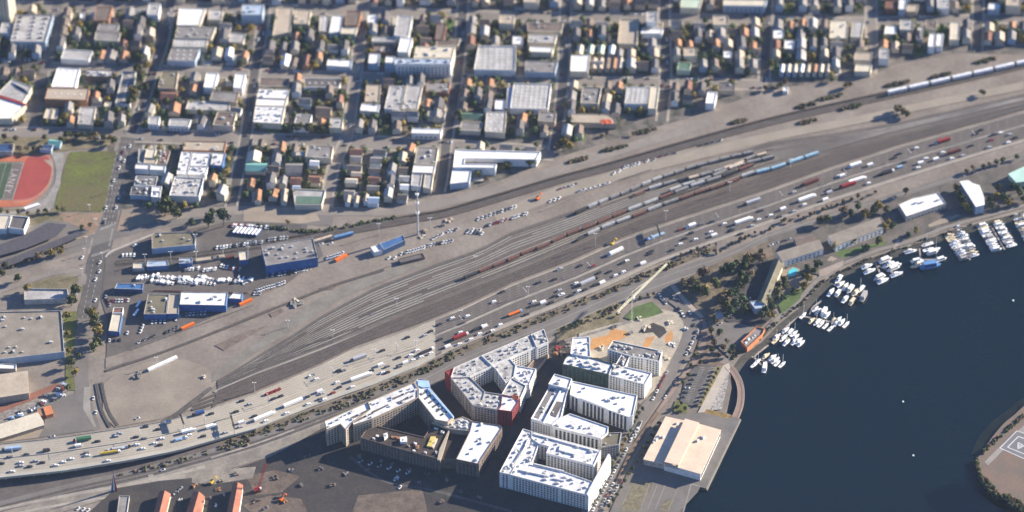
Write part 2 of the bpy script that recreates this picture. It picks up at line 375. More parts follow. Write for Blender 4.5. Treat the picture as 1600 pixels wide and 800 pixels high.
# yards and lots
sheet('yard_asphalt', [(165,405),(180,393),(240,368),(360,346),(480,352),(480,366),(498,380),(505,400),(440,450),(390,478),(300,512),(210,548),(166,560),(168,500),(158,470)], mat('yard asphalt', (.09,.08,.076), var=.2, scale=.05, c2=(.13,.112,.10)))
sheet('parking_lot', [(365,350),(470,352),(478,366),(400,385),(360,372)], M_asph)
sheet('yard_track_bed', [(180,408),(300,395),(420,378),(470,366),(560,352),(560,357),(470,375),(420,388),(300,404),(180,418)], M_tie)
sheet('parking_lot', [(175,70),(190,12),(262,14),(250,78)], M_asph)
sheet('parking_lot', [(-30,85),(70,90),(62,114),(-30,112)], M_asph)
sheet('city_yard', [(290,112),(325,112),(312,150),(290,150)], M_asph2)
sheet('vacant_lot', [(190,328),(240,322),(300,325),(250,345),(182,362)], mat('brown bare earth', (.27,.20,.14), var=.15, scale=.08, c2=(.22,.185,.155)))
sheet('sand_verge', [(380,325),(490,325),(500,345),(470,350),(380,346)], M_tan)
sheet('solar_lot', [(-60,400),(75,344),(108,348),(140,362),(100,378),(20,408),(-60,440)], M_asph2)
sheet('left_lot', [(-60,470),(40,452),(90,430),(120,425),(132,432),(125,470),(112,500),(112,560),(-60,570)], M_dirt)
road('slip_road', [(-40,468),(20,448),(60,434),(95,425),(118,424),(130,432),(128,445)], 7, M_street)
sheet('verge', [(40,445),(95,430),(122,432),(122,450),(100,455),(40,455)], M_scrub)
sheet('verge', [(98,487),(120,487),(120,510),(112,560),(118,610),(102,610),(103,540)], M_grass)
sheet('scrap_yard', [(-60,665),(0,645),(105,597),(108,617),(60,640),(-60,690)], mat('oily scrap yard', (.15,.13,.115), var=.5, scale=.3, c2=(.30,.27,.24)))
sheet('rust_strip', [(-60,668),(0,634),(88,599),(96,604),(60,622),(0,646),(-60,678)], mat('rust red earth', (.22,.10,.07), var=.15, scale=.1))
sheet('tan_lot', [(-60,705),(-60,690),(61,646),(70,670),(110,672),(60,684),(0,692)], M_tan)
sheet('works_yard', [(70,632),(104,618),(128,612),(130,640),(150,672),(60,684),(70,665)], M_asph2)
sheet('dirt_field', [(162,600),(180,584),(230,566),(290,562),(325,576),(338,598),(300,640),(250,655),(180,668),(160,650)], mat('bare field', (.285,.245,.195), var=.15, scale=.03, c2=(.21,.175,.143)))
for s in ('250 545 290 530 330 515 400 488 430 478 425 486 360 512 300 535 255 552', '335 540 380 520 420 508 400 520 350 548', '385 456 425 448 445 452 430 462 395 466'):
    sheet('dark_soil', T(Z1, s), mat('dark spilled soil', (.12,.088,.075), var=.3, scale=.15, c2=(.2,.16,.13)))
for s in ('500 445 530 437 538 442 520 452 500 455','420 490 440 482 445 487 425 496'):
    sheet('dark_soil', T(Z1, s), MATS['dark spilled soil'])
sheet('service_track', smooth([(165,576),(260,548),(340,515),(430,478),(500,450),(560,432),(640,405),(720,368),(800,342),(850,322),(965,284),(1060,258),(1200,226)],4)+
      smooth([(1200,215),(1060,246),(960,272),(850,302),(790,325),(715,345),(640,380),(560,402),(500,428),(430,452),(340,492),(260,528),(165,560)],4), M_dirt)
sheet('service_track', smooth([(780,350),(850,318),(965,282),(1060,256),(1200,222),(1330,196),(1440,172),(1600,140)],4)+smooth([(1600,128),(1440,160),(1330,184),(1200,208),(1060,242),(960,268),(850,300),(770,335)],4), mat('pale track', (.27,.235,.19), var=.1, scale=.03))

# rail yard: T_ = topmost yard track, B_ = lowest, in photo points
T_ = [(330,606),(360,588),(400,562),(450,533),(500,500),(550,473),(587,454),(675,420),(750,394),(800,367),(895,335),(1000,297),(1100,260),(1200,228),(1300,214),(1400,197),(1600,152),(1760,112)]
B_ = [(330,607),(360,594),(400,577),(450,559),(500,540),(550,519),(600,497),(700,457),(800,418),(895,378),(987,340),(1087,304),(1200,264),(1300,232),(1400,205),(1600,157),(1760,117)]
def yy(x, t):
    return interp(x, T_)*(1-t)+interp(x, B_)*t
xs = list(range(340, 1761, 20))
sheet('yard_ballast', [(x, yy(x,0)-5) for x in xs]+[(x, yy(x,1)+7) for x in reversed(xs)], M_ballast)
sheet('pale_ballast', [(330,600),(400,552),(450,520),(500,488),(545,462),(580,446),(620,432),(680,408),(640,412),(600,425),(560,436),(520,455),(480,478),(440,508),(400,535),(330,585)], mat('dusty ballast', (.22,.205,.175), var=.15, scale=.05, c2=(.16,.145,.125)))
sheet('pale_ballast', [(332,612),(400,583),(480,553),(560,522),(600,505),(560,533),(480,568),(420,590),(345,618)], M_balpale)
# freeway outline in photo points
FT = [(-200,706),(0,694),(70,687),(175,672),(250,660),(325,641),(400,615),(450,594),(500,572),(550,547),(650,512),(725,482),(800,446),(900,408),(975,374),(1075,340),(1200,300),(1300,264),(1400,232),(1500,204),(1600,176),(1800,122)]
FB = [(-200,757),(0,747),(100,736),(200,720),(275,705),(350,684),(400,670),(450,650),(525,622),(582,602),(650,574),(700,549),(800,508),(925,458),(1025,412),(1120,378),(1200,350),(1300,315),(1400,283),(1500,252),(1600,222),(1800,160)]
def hfw(x): return interp(x, [(-200,9),(0,9),(200,8),(330,5),(480,1.2),(600,.9),(1800,.9)])
sheet('mainline_ballast', [(330,640)]+[(x, yy(x,1)+8) for x in range(340,1761,20)]+[(x, interp(x,FT)-4) for x in range(1760,330,-20)], M_brown)
def fy(x, t): return interp(x, FT)*(1-t)+interp(x, FB)*t
LEVEL[0] += .03
def track(pts, name='railway_track', z=None):
    z = z or LEVEL[0]
    p = smooth(pts, 3) if len(pts) < 12 else pts
    g = [(q.x, q.y, 0) for q in (at(*a) for a in p)]
    mb = MB(); strip(mb, g, 3.3, z, 0)
    for s in (-.75, .75):
        L = []
        for i in range(len(g)):
            a, b = Vector(g[max(0, i-1)][:2]), Vector(g[min(len(g)-1, i+1)][:2]); d = (b-a).normalized()
            L.append((g[i][0]-d.y*s, g[i][1]+d.x*s, 0))
        strip(mb, L, .26, z+.12, 1)
    return structure(name, mb, [M_tie, M_rail])
NT = 13
for k in range(NT):
    t = k/(NT-1); x0 = 340+[0,18,30,22,40,26,44,30,36,20,28,12,0][k]*2
    track([(x, yy(x, t)) for x in range(x0, 1761, 20)])
    LEVEL[0] += .004
for k in (1, 2):                          # pale strips of clean ballast between the tracks
    pass
mb = MB()
for k in range(NT-1):
    t = (k+.5)/(NT-1)
    for x in range(380, 1500, 20):
        strip(mb, [(q.x, q.y, 0) for q in (at(x, yy(x, t)), at(x+20, yy(x+20, t)))], min(1.5, .03*(yy(x,1)-yy(x,0))), LEVEL[0])
structure('ballast_walkways', mb, M_balpale)
q_ = random.Random(5)
for k in range(26):
    x0 = q_.uniform(480, 1350); ln = q_.uniform(60, 200); t = q_.uniform(.02, .98); wd = q_.uniform(1.5, 4)
    mb = MB(); strip(mb, [(q.x, q.y, 0) for q in (at(x0+ln*i/6, yy(x0+ln*i/6, t)) for i in range(7))], wd, LEVEL[0]); LEVEL[0] += .003
    structure('stained_ballast', mb, M_brown if k % 3 else M_tie)
for k, f in ((0,.25),(1,.6),(2,.95)):     # main line between the yard and the freeway
    track([(x, (yy(x,1)+8)*(1-f)+(interp(x,FT)-6)*f) for x in range(300, 1761, 20)], 'railway_track'); LEVEL[0] += .004
# upper line past the city edge
UP_ = [(430,380),(470,373),(550,359),(650,341),(700,332),(800,303),(875,281),(950,261),(1075,225),(1200,191),(1300,168),(1387,149),(1500,124),(1600,101),(1760,62)]
road('rusty_ballast', UP_, 13, M_brown)
for dy in (-4, 0, 4): track([(x, y+dy) for x, y in smooth(UP_, 3)], 'railway_track'); LEVEL[0] += .004
for s in ('165 580 250 552 340 518 430 482 520 447 600 422', '330 606 300 628 270 650 235 668', '330 607 290 640 262 662', '150 600 158 640 172 668', '158 598 168 640 184 666', '180 412 300 400 420 383 560 354 640 341'):
    track(T(Z1, s)); LEVEL[0] += .004
# crossover ladders at the throat of the yard
for a, b in (((360,590),(470,552)),((345,600),(450,540)),((380,580),(480,520)),((400,572),(560,512)),((352,600),(520,534))): 
    track([a, ((a[0]+b[0])/2, (a[1]+b[1])/2-2), b]); LEVEL[0] += .004

# freeway deck
X = list(range(-200, 1801, 10))
def deck(name, x0, x1, t0, t1, dz, m, th=None):
    mb = MB(); xs = [x for x in X if x0 <= x <= x1]
    A = [at(x, fy(x,t0), hfw(x)) for x in xs]; B = [at(x, fy(x,t1), hfw(x)) for x in xs]
    for i in range(len(xs)-1):
        mb.face([(B[i].x,B[i].y,B[i].z+dz),(B[i+1].x,B[i+1].y,B[i+1].z+dz),(A[i+1].x,A[i+1].y,A[i+1].z+dz),(A[i].x,A[i].y,A[i].z+dz)])
        if th:
            for Q, f in ((A, 1), (B, 0)):
                q = [(Q[i].x,Q[i].y,Q[i].z+dz),(Q[i+1].x,Q[i+1].y,Q[i+1].z+dz),(Q[i+1].x,Q[i+1].y,max(-.5,Q[i+1].z-th)),(Q[i].x,Q[i].y,max(-.5,Q[i].z-th))]
                mb.face(q if f else q[::-1])
            mb.face([(A[i].x,A[i].y,max(-.5,A[i].z-th)),(A[i+1].x,A[i+1].y,max(-.5,A[i+1].z-th)),(B[i+1].x,B[i+1].y,max(-.5,B[i+1].z-th)),(B[i].x,B[i].y,max(-.5,B[i].z-th))])
    return structure(name, mb, m)
deck('freeway', -200, 680, 0, 1, 0, M_conc, 2.0)
deck('freeway', 680, 1800, 0, 1, 0, M_fasph, 2.0)
mb = MB()
for x in range(-190, 330, 22):            # piers under the viaduct
    for t in (.12, .5, .88):
        p = at(x, fy(x,t), hfw(x)); mb.box(p.x, p.y, -.5, 1.6, 1.6, p.z-1.4, 0)
structure('freeway_piers', mb, M_conc2)
LANES = [.045,.11,.175,.24,.305,.37,  .50,.565,.63,.70,.77,.84]
def fstrip(mb, t, wd, z, x0, x1, dash=None):
    xs = [x for x in X if x0 <= x <= x1]
    if not dash:
        strip(mb, [tuple(at(x, fy(x,t), hfw(x))) for x in xs], wd, z)
    else:
        x = x0
        while x < x1:
            strip(mb, [tuple(at(q, fy(q,t), hfw(q))) for q in (x, x+dash)], wd, z); x += dash*3.2
mb = MB(); mb2 = MB()
for t in LANES:
    for s in (-.012, .012):
        fstrip(mb, t+s, .8, .04, -200, 680); fstrip(mb2, t+s, .8, .04, 690, 1800)
structure('tyre_marks', mb, M_wear); structure('tyre_marks', mb2, M_wear2)
deck('freeway_shoulder', 690, 1800, 0, .018, .03, M_tan); deck('freeway_shoulder', 690, 1800, .9, 1, .03, mat('shoulder', (.30,.265,.225), var=.1))
deck('freeway_shoulder', 690, 1800, .41, .445, .03, MATS['shoulder']); deck('freeway_shoulder', -200, 680, .93, 1, .03, mat('greenish concrete', (.36,.36,.32), var=.08))
mb = MB()
for t in (.02, .405, .455, .885): fstrip(mb, t, .25, .08, -200, 1800)
for a, b in zip(LANES[:5]+LANES[6:11], LANES[1:6]+LANES[7:12]): fstrip(mb, (a+b)/2, .16, .08, -200, 1800, 4.5)
structure('lane_markings', mb, M_line)
def barrier(t, hh, wd, name, m, x0=-200, x1=1800):
    mb = MB(); xs = [x for x in X if x0 <= x <= x1]; P = [at(x, fy(x,t), hfw(x)) for x in xs]
    for i in range(len(P)-1):
        a, b = P[i], P[i+1]; n = Vector((-(b.y-a.y), b.x-a.x)).normalized()*wd/2
        for s in (1, -1):
            q = [(a.x+n.x*s, a.y+n.y*s, a.z-.1), (b.x+n.x*s, b.y+n.y*s, b.z-.1), (b.x+n.x*s*.6, b.y+n.y*s*.6, b.z+hh), (a.x+n.x*s*.6, a.y+n.y*s*.6, a.z+hh)]
            mb.face(q if s < 0 else q[::-1])
        mb.face([(a.x-n.x*.6,a.y-n.y*.6,a.z+hh),(b.x-n.x*.6,b.y-n.y*.6,b.z+hh),(b.x+n.x*.6,b.y+n.y*.6,b.z+hh),(a.x+n.x*.6,a.y+n.y*.6,a.z+hh)])
    return mb.build(name, m)
name_it(barrier(.43, .9, .7, 'median_barrier', M_conc2), 'low concrete barrier along the middle of the freeway', 'barrier')
name_it(barrier(.003, .9, .5, 'edge_barrier', M_conc2), 'concrete parapet on the freeway edge beside the rail yard', 'barrier')
name_it(barrier(.997, .9, .5, 'edge_barrier', M_conc2), 'concrete parapet on the freeway edge facing the water side', 'barrier')

# below the freeway
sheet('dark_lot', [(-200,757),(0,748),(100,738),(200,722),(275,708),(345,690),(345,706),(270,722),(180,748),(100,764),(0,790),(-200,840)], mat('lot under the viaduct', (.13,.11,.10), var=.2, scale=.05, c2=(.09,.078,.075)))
sheet('verge', [(345,690),(400,672),(525,626),(582,606),(650,578),(700,553),(800,512),(925,463),(1025,418),(1120,384),(1120,390),(1025,430),(925,473),(800,524),(700,566),(650,592),(582,620),(525,642),(400,690),(345,706)], mat('freeway verge', (.17,.135,.095), var=.3, scale=.1, c2=(.10,.085,.06)))
RR = [(-100,815),(0,790),(110,762),(230,735),(300,716),(400,688),(500,651),(560,628),(650,597),(720,562),(800,530),(875,499),(960,461),(1050,427),(1140,397),(1200,368),(1300,335),(1450,290),(1600,240),(1760,190)]
road('embarcadero_road', [(x, y+7) for x, y in RR], 22, M_asph2)
sheet('gravel_band', [(-100,845),(0,800),(100,778),(170,762),(250,742),(330,722),(420,692),(480,668),(500,655),(500,675),(420,715),(330,742),(230,760),(100,800),(-40,860)], mat('gravel band', (.28,.245,.20), var=.2, scale=.06, c2=(.17,.15,.13)))
for dy in (3, 9): track([(x, y+dy) for x, y in RR[:9]]); LEVEL[0] += .004
for pts_, wd_ in (('-60 812 20 792 120 772 230 752 320 730', 4), ('-60 826 40 800 140 782 200 775', 3), ('180 800 186 775 200 765 250 752 290 745', 6), ('330 716 400 694 460 672', 2), ('235 742 245 765', 5)):
    road('service_lane', T(Z1, pts_), wd_, M_pave)
LEVEL[0] += .01
mb = MB(); strip(mb, [(q.x,q.y,0) for q in (at(x, y+13) for x, y in smooth(RR[2:8],4))], 1.2, LEVEL[0])
strip(mb, [(q.x,q.y,0) for q in (at(x, y+1.5) for x, y in smooth(RR[7:],4))], .7, LEVEL[0]); strip(mb, [(q.x,q.y,0) for q in (at(x, y+13) for x, y in smooth(RR[9:15],4))], .9, LEVEL[0])
structure('kerb_lines', mb, M_balpale)
sheet('frontage_verge', [(x, interp(x,FB)+1) for x in range(1120,1761,40)]+[(x, interp(x,RR)-3) for x in range(1760,1119,-40)], M_dirt)
sheet('dark_lower_lot', [(330,745),(420,716),(500,672),(560,648),(650,612),(730,576),(852,540),(880,530),(900,560),(1010,640),(985,700),(925,830),(100,840),(180,764),(250,752)], M_dark)  # dark mottled colour over the whole lower lot
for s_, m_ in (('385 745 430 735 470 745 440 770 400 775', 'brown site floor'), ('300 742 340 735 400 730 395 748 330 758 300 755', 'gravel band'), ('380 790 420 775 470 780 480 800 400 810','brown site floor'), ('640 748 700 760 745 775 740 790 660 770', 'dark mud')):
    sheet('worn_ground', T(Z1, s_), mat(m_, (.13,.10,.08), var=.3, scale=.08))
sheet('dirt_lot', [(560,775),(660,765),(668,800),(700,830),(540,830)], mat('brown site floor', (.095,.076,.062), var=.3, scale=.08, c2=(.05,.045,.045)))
road('footpath', [(548,715),(600,752),(680,768),(800,800)], 3, M_asph)
sheet('construction_ground', [(905,520),(925,508),(975,505),(1035,484),(1060,490),(1074,515),(1062,550),(1035,600),(1010,622),(1000,600),(935,560),(900,560)], M_sand)
sheet('orange_soil', [(922,545),(925,530),(950,524),(955,514),(978,518),(980,527),(965,533),(955,540),(924,548)], M_orange)
sheet('orange_soil', [(1003,545),(1010,528),(1024,526),(1016,540),(1006,550)], M_orange)
sheet('orange_soil', [(1038,528),(1050,515),(1052,530),(1042,540)], M_orange)
sheet('dark_pit', [(1000,518),(1020,505),(1038,512),(1042,520),(1030,530),(1020,520),(1004,522)], M_dark)
sheet('verge', [(870,515),(965,472),(975,480),(965,505),(905,522),(870,535)], M_scrub)
sheet('lawn', [(975,497),(992,480),(1018,472),(1030,482),(1037,489),(1020,495),(990,502)], M_lawn)
sheet('plaza_street', smooth([(1030,462),(1052,448),(1080,480),(1094,500),(1088,530),(1072,558),(1045,605),(1015,645),(985,700),(955,760),(930,830)],3)+smooth([(890,830),(925,770),(955,700),(985,660),(1005,630),(1022,612),(1050,560),(1064,530),(1068,505),(1055,480)],3), M_asph2)
road('path', [(1050,446),(1066,466),(1082,482),(1098,497)], 5, mat('pink paving', (.38,.31,.26), var=.08))
sheet('verge', [(1098,497),(1106,500),(1112,530),(1105,555),(1140,575),(1100,585),(1062,600),(1000,690),(960,760),(985,700),(1055,600),(1082,560),(1094,530)], mat('brown verge', (.16,.115,.085), var=.25, scale=.1))
sheet('brown_path', smooth([(1101,500),(1105,515),(1102,540),(1090,565),(1070,590),(1045,625),(1030,645)],4)+smooth([(1025,643),(1040,622),(1064,588),(1084,562),(1094,540),(1098,515),(1095,500)],4), mat('brown path', (.24,.18,.15), var=.1))
sheet('tree_park_ground', [(1055,443),(1140,402),(1200,378),(1240,372),(1210,410),(1190,470),(1172,500),(1130,500),(1110,500),(1098,494)], mat('park ground', (.20,.155,.115), var=.3, scale=.07, c2=(.10,.085,.055)))
sheet('hotel_lot', [(1120,470),(1150,420),(1180,395),(1205,410),(1190,470),(1215,490),(1180,520),(1130,500)], mat('asphalt darkened for tree shade', (.065,.06,.058), var=.25, scale=.06))  # shade of the trees is put into this darker asphalt colour
sheet('shore_lot', [(1106,505),(1150,505),(1180,512),(1150,545),(1140,560),(1118,540)], M_asph2)
sheet('shore_lot', [(1200,372),(1320,338),(1400,312),(1500,280),(1600,250),(1760,200),(1760,262),(1620,315),(1500,345),(1380,388),(1310,410),(1280,430),(1230,420),(1210,400)], mat('shore lots', (.15,.13,.115), var=.25, scale=.06, c2=(.085,.078,.07)))
PROM = [(1150,555),(1185,530),(1210,503),(1246,472),(1268,447),(1284,433),(1307,417),(1340,404),(1375,391),(1425,377),(1475,357),(1525,343),(1600,322),(1760,275)]
road('promenade', PROM, 5, mat('promenade', (.21,.19,.17), var=.1))
sheet('promenade_plaza', T((1280,330,5), '0 465 90 430 190 385 185 430 60 500 0 515'), mat('pinkish plaza', (.30,.25,.215), var=.12))
sheet('promenade_plaza', T((1280,330,5), '90 355 145 375 110 395 60 390'), M_tan)
sheet('promenade_plaza', T((1280,330,5), '600 230 635 225 620 270 570 310 590 270'), MATS['pinkish plaza'])
sheet('promenade_plaza', T((1280,330,5), '850 110 960 60 1080 30 1100 40 1000 90 860 130'), M_tan)
sheet('lawn', T((1280,330,5), '130 310 230 300 520 240 530 260 380 300 200 370 130 350'), M_lawn)
sheet('lawn', [(1216,478),(1232,458),(1256,450),(1250,468),(1222,492)], M_lawn)
sheet('pool_terrace', T(C120, '85 95 160 70 200 85 190 125 130 140 85 130'), M_tan)
# terminal surroundings
sheet('parking_lot', [(1070,596),(1084,571),(1120,571),(1090,636),(1062,632)], M_asph)
sheet('planting_bed', [(1117,575),(1130,572),(1098,635),(1090,636)], mat('planting bed', (.20,.17,.09), var=.3, scale=.4))
sheet('promenade_walk', [(1130,572),(1139,568),(1141,575),(1109,645),(1098,660),(1088,650)], mat('beige walk', (.42,.37,.31), var=.08))
sheet('riprap', [(1139,580),(1137,600),(1128,640),(1108,643)], M_riprap)
sheet('lawn', [(1050,640),(1056,626),(1075,634),(1072,648),(1060,650)], M_grass)
sheet('terminal_forecourt', [(1040,650),(1060,648),(1100,645),(1148,654),(1125,700),(1090,770),(1062,800),(1050,830),(940,830),(985,730),(1010,680)], M_asph2)
sheet('planting_bed', [(1104,640),(1146,650),(1140,656),(1100,646)], mat('reed bed', (.22,.15,.06), var=.3, scale=.4))
sheet('wharf_deck', [(1140,652),(1157,656),(1104,764),(1082,757),(1095,742)], mat('grey wharf deck', (.15,.138,.13), var=.15, scale=.06))
mb = MB(); strip(mb, [(q.x,q.y,0) for q in (at(1157,656), at(1104.5,764), at(1081,757.5))], 1.6, LEVEL[0]+.03); strip(mb, [(q.x,q.y,0) for q in (at(1080,757), at(1068,800), at(1050,860))], 1.2, LEVEL[0]+.03)
structure('wharf_edge', mb, M_balpale)
LEVEL[0] += .04
sheet('garden_terrace', T((940,560,3.335), '165 640 270 650 240 720 190 800 100 800 120 740'), mat('garden', (.13,.11,.06), var=.35, scale=.25, c2=(.20,.18,.13)))
sheet('garden_terrace', T((940,560,3.335), '330 740 380 740 350 800 300 800'), MATS['garden'])
mb = MB()
for s in ('155 665 110 765','250 655 200 800','290 660 240 790','330 665 280 790','400 670 350 790','225 600 175 690'):
    p = [at(*q) for q in T((940,560,3.335), s)]; strip(mb, [(q.x,q.y,0) for q in p], 1.2, LEVEL[0]+.02)
structure('terrace_walks', mb, M_street); LEVEL[0] += .03
# parking bay lines beside the terminal
mb = MB()
for i in range(22):
    for f in (.15, .55):
        t = i/22; p = at(1112-f*40-t*26+4, 575+t*55), ; q = at(1112-f*40-t*26+12, 576+t*55)
        strip(mb, [(p[0].x,p[0].y,0),(q.x,q.y,0)], .3, LEVEL[0])
structure('parking_lines', mb, M_line)

mb = MB(); mb.box(0, -1000, -3.6, 9000, 9000, CAM.z+60, 0)
o = mb.build('haze', []); o['kind'] = 'stuff'
hm = bpy.data.materials.new('haze'); hm.use_nodes = True; hn = hm.node_tree.nodes; hn.remove(hn['Principled BSDF'])
vp = hn.new('ShaderNodeVolumePrincipled'); vp.inputs['Density'].default_value = 0.0000085; vp.inputs['Color'].default_value = (.55,.72,1,1); vp.inputs['Anisotropy'].default_value = 0
hm.node_tree.links.new(vp.outputs[0], hn['Material Output'].inputs['Volume']); o.data.materials.append(hm)
# ---------------------------------------------------------------- buildings
def ob(cname, c, **k): return mat(cname, c, **k)
PAL = {
 'white': ((.72,.71,.69), .10), 'pale grey': ((.38,.365,.35), .2), 'grey': ((.22,.205,.195), .2), 'dark grey': ((.12,.11,.11), .2), 'brown': ((.16,.125,.105), .2),
 'dark brown': ((.055,.04,.034), .3), 'tan': ((.42,.35,.27), .12), 'cream': ((.58,.52,.41), .10), 'red brown': ((.20,.10,.075), .25), 'brick red': ((.36,.135,.085), .18), 'bright orange': ((.55,.20,.08), .15), 'dusty': ((.245,.212,.175), .15), 'orange': ((.33,.175,.10), .2), 'blue': ((.05,.13,.30), .15), 'dark blue': ((.03,.07,.17), .15),
 'teal': ((.16,.36,.33), .12), 'green': ((.10,.17,.125), .12), 'olive': ((.17,.15,.105), .15), 'pale blue': ((.36,.44,.54), .1), 'pale green': ((.46,.54,.42), .1), 'red': ((.22,.035,.035), .2), 'yellow': ((.60,.48,.14), .1),
 'bright blue': ((.05,.13,.33), .22), 'glass green': ((.045,.075,.068), .3), 'textured grey': ((.40,.385,.37), .42), 'textured white': ((.66,.65,.64), .26), 'peach': ((.66,.53,.40), .08), 'mint': ((.42,.62,.54), .08)}
def PM(k, kind='roof'):
    c, v = PAL[k]
    if k.startswith('textured'): return mat(k+' roof', c, var=v, scale=.18, fine=.8)
    return mat(f'{k} {kind}', c, var=v, scale=.09 if kind == 'roof' else .2, rough=.85)
UNIT = None
def unit_mesh(kind):
    if kind not in UNITS:
        mb = MB()
        if kind == 'vent': mb.box(0,0,0,1.8,1.8,1.1,0,0); mb.box(0,0,1.1,1.2,1.2,.35,0,0)
        elif kind == 'unit': mb.box(0,0,0,3.2,2.2,1.5,0,0); mb.box(0,0,1.5,2.6,1.4,.35,0,0); mb.box(2.1,0,0,1,1.0,.9,0,0)
        elif kind == 'skylight': mb.box(0,0,0,2.0,1.3,.4,0,0,.8)
        UNITS[kind] = mb.mesh(kind, [M_white if kind == 'skylight' else M_unit])
    return UNITS[kind]
UNITS = {}
WIN = {}
def win_mesh(wd, ht):
    k = (round(wd,1), round(ht,1))
    if k not in WIN:
        mb = MB(); mb.box(0, -.03, -ht/2, wd, .10, ht, 0, 0); WIN[k] = mb.mesh('window', [M_glass])
    return WIN[k]
def windows(root, g, h, wall_names, z0=1.2, sp=3.4, fl=3.2, ww=1.7, wh=1.6, edges=None, cap=100, counter=None):
    """rows of windows on the walls that face the water side; g is the local footprint, ccw"""
    g = ccw(g); n = len(g); cnt = 0; rest = MB(); me = win_mesh(ww, wh)
    cand = []
    for i in range(n):
        a, b = Vector(g[i][:2]), Vector(g[(i+1) % n][:2]); d = b-a; ln = d.length
        if ln < 4: continue
        d.normalize(); nrm = Vector((d.y, -d.x))
        if nrm.y > -.05 and nrm.x < .2: continue
        k = int((ln-1.5)//sp); fn = max(1, int((h-z0-.4)//fl))
        for f in range(fn):
            for j in range(k):
                p = a+d*(ln/2+(j-(k-1)/2)*sp)+nrm*.03; cand.append((nrm.y, p.x, p.y, z0+fl*f+fl*.5, math.atan2(d.y, d.x)))
    cand.sort(key=lambda q: round(q[0], 1))
    for i, (q, x, y, z, r) in enumerate(cand):
        if i < cap: link('window', me, root, (x, y, z), r)
        else: rest.box(x, y, z-wh/2, ww, .16, wh, r)
    if rest.v:
        o = rest.build('window', [M_glass], root); o['kind'] = 'stuff'
BUILT = []                              # ground outlines already taken
CANY = []
def building(px, h, roof='grey', wall='cream', par=.7, units=0, win=None, name='building', z0=0, kind='unit', sky=None, taken=True, gable=False, side=None):
    """px: roof outline in photo points, h: height. Returns the root; parts wall, roof, roof units, windows"""
    P = ccw([tuple(at(u, v, h))[:2] for u, v in px])
    cx = sum(p[0] for p in P)/len(P); cy = sum(p[1] for p in P)/len(P)
    if taken: BUILT.append(P)
    root = empty(name, (cx, cy, z0)); L = [(p[0]-cx, p[1]-cy) for p in P]; h -= z0
    wm, rm = PM(wall, 'wall'), PM(roof)
    if gable and len(L) == 4:
        build_gable(root, L, h, wm, rm); return root
    if par:
        mb = MB(); mb.prism(L, -.3 if z0 == 0 else 0, h+par, cap=False); I = inset(L, .45); n = len(L)
        for i in range(n):
            j = (i+1) % n
            mb.face([(*L[i], h+par), (*L[j], h+par), (*I[j], h+par), (*I[i], h+par)], 1)
            mb.face([(*I[j], h), (*I[i], h), (*I[i], h+par), (*I[j], h+par)], 1)
        mb.build('wall', [wm, PM('pale grey') if 'blue' in wall else wm], root)
        mb = MB(); mb.face([(x, y, h) for x, y in I]); mb.build('roof', [rm], root)
    else:
        mb = MB(); mb.prism(L, -.3 if z0 == 0 else 0, h, cap=False); mb.build('wall', [wm], root)
        mb = MB(); mb.prism(inset(L, -.4), h, h+.35, bottom=True); mb.build('roof', [rm], root)
    if units or sky:
        I = inset(L, 2.2); xs = [p[0] for p in I]; ys = [p[1] for p in I]
        e = max(range(len(L)), key=lambda i: (Vector(L[i])-Vector(L[i-1])).length); d = Vector(L[e])-Vector(L[e-1]); a = math.atan2(d.y, d.x)
        k = 0; tries = 0; seen = []
        if sky:                            # regular rows of skylights: (step x, step y)
            c_, s_ = math.cos(a), math.sin(a); R_ = 70
            for i in range(-20, 21):
                for j in range(-20, 21):
                    x, y = i*sky[0], j*sky[1]; x, y = x*c_-y*s_, x*s_+y*c_
                    if inside(x, y, I) and k < 90: link('skylight', unit_mesh('skylight'), root, (x, y, h), a); k += 1
        k = 0
        while k < units and tries < 600:
            tries += 1; x, y = rnd.uniform(min(xs), max(xs)), rnd.uniform(min(ys), max(ys))
            if not inside(x, y, I) or any(abs(x-q[0])+abs(y-q[1]) < 4.5 for q in seen): continue
            seen.append((x, y)); t = rnd.random()
            link('roof_vent' if t < .6 else 'roof_unit', unit_mesh('vent' if t < .6 else 'unit'), root, (x, y, h), a+(0 if rnd.random() < .7 else R(90))); k += 1
    if win:
        windows(root, L, h, None, **win)
    return root
def build_gable(root, L, h, wm, rm):
    e = [(Vector(L[(i+1) % 4])-Vector(L[i])).length for i in range(4)]
    k = 0 if e[0]+e[2] < e[1]+e[3] else 1     # short sides carry the gables
    p = [L[(i+k) % 4] for i in range(4)]      # p0-p1 short, p2-p3 short
    rise = min(e)*.28; eav = h-rise*.6
    m1 = ((p[0][0]+p[1][0])/2, (p[0][1]+p[1][1])/2); m2 = ((p[2][0]+p[3][0])/2, (p[2][1]+p[3][1])/2)
    mb = MB(); mb.prism(L, -.3, eav, cap=False)
    mb.face([(*p[0], eav), (*p[1], eav), (*m1, eav+rise)]); mb.face([(*p[2], eav), (*p[3], eav), (*m2, eav+rise)])
    mb.build('wall', [wm], root)
    O = ccw(inset(ccw(L), -.5)); 
    if k: O = O[1:]+O[:1]
    q1 = ((O[0][0]+O[1][0])/2, (O[0][1]+O[1][1])/2); q2 = ((O[2][0]+O[3][0])/2, (O[2][1]+O[3][1])/2)
    mb = MB()
    for dz, rv in ((0, 1), (.3, 0)):
        f1 = [(*O[1], eav+dz-.1), (*O[2], eav+dz-.1), (*q2, eav+rise+dz), (*q1, eav+rise+dz)]; f2 = [(*O[3], eav+dz-.1), (*O[0], eav+dz-.1), (*q1, eav+rise+dz), (*q2, eav+rise+dz)]
        for f in (f1, f2): mb.face(f[::-1] if rv else f)
    mb.build('roof', [rm], root)

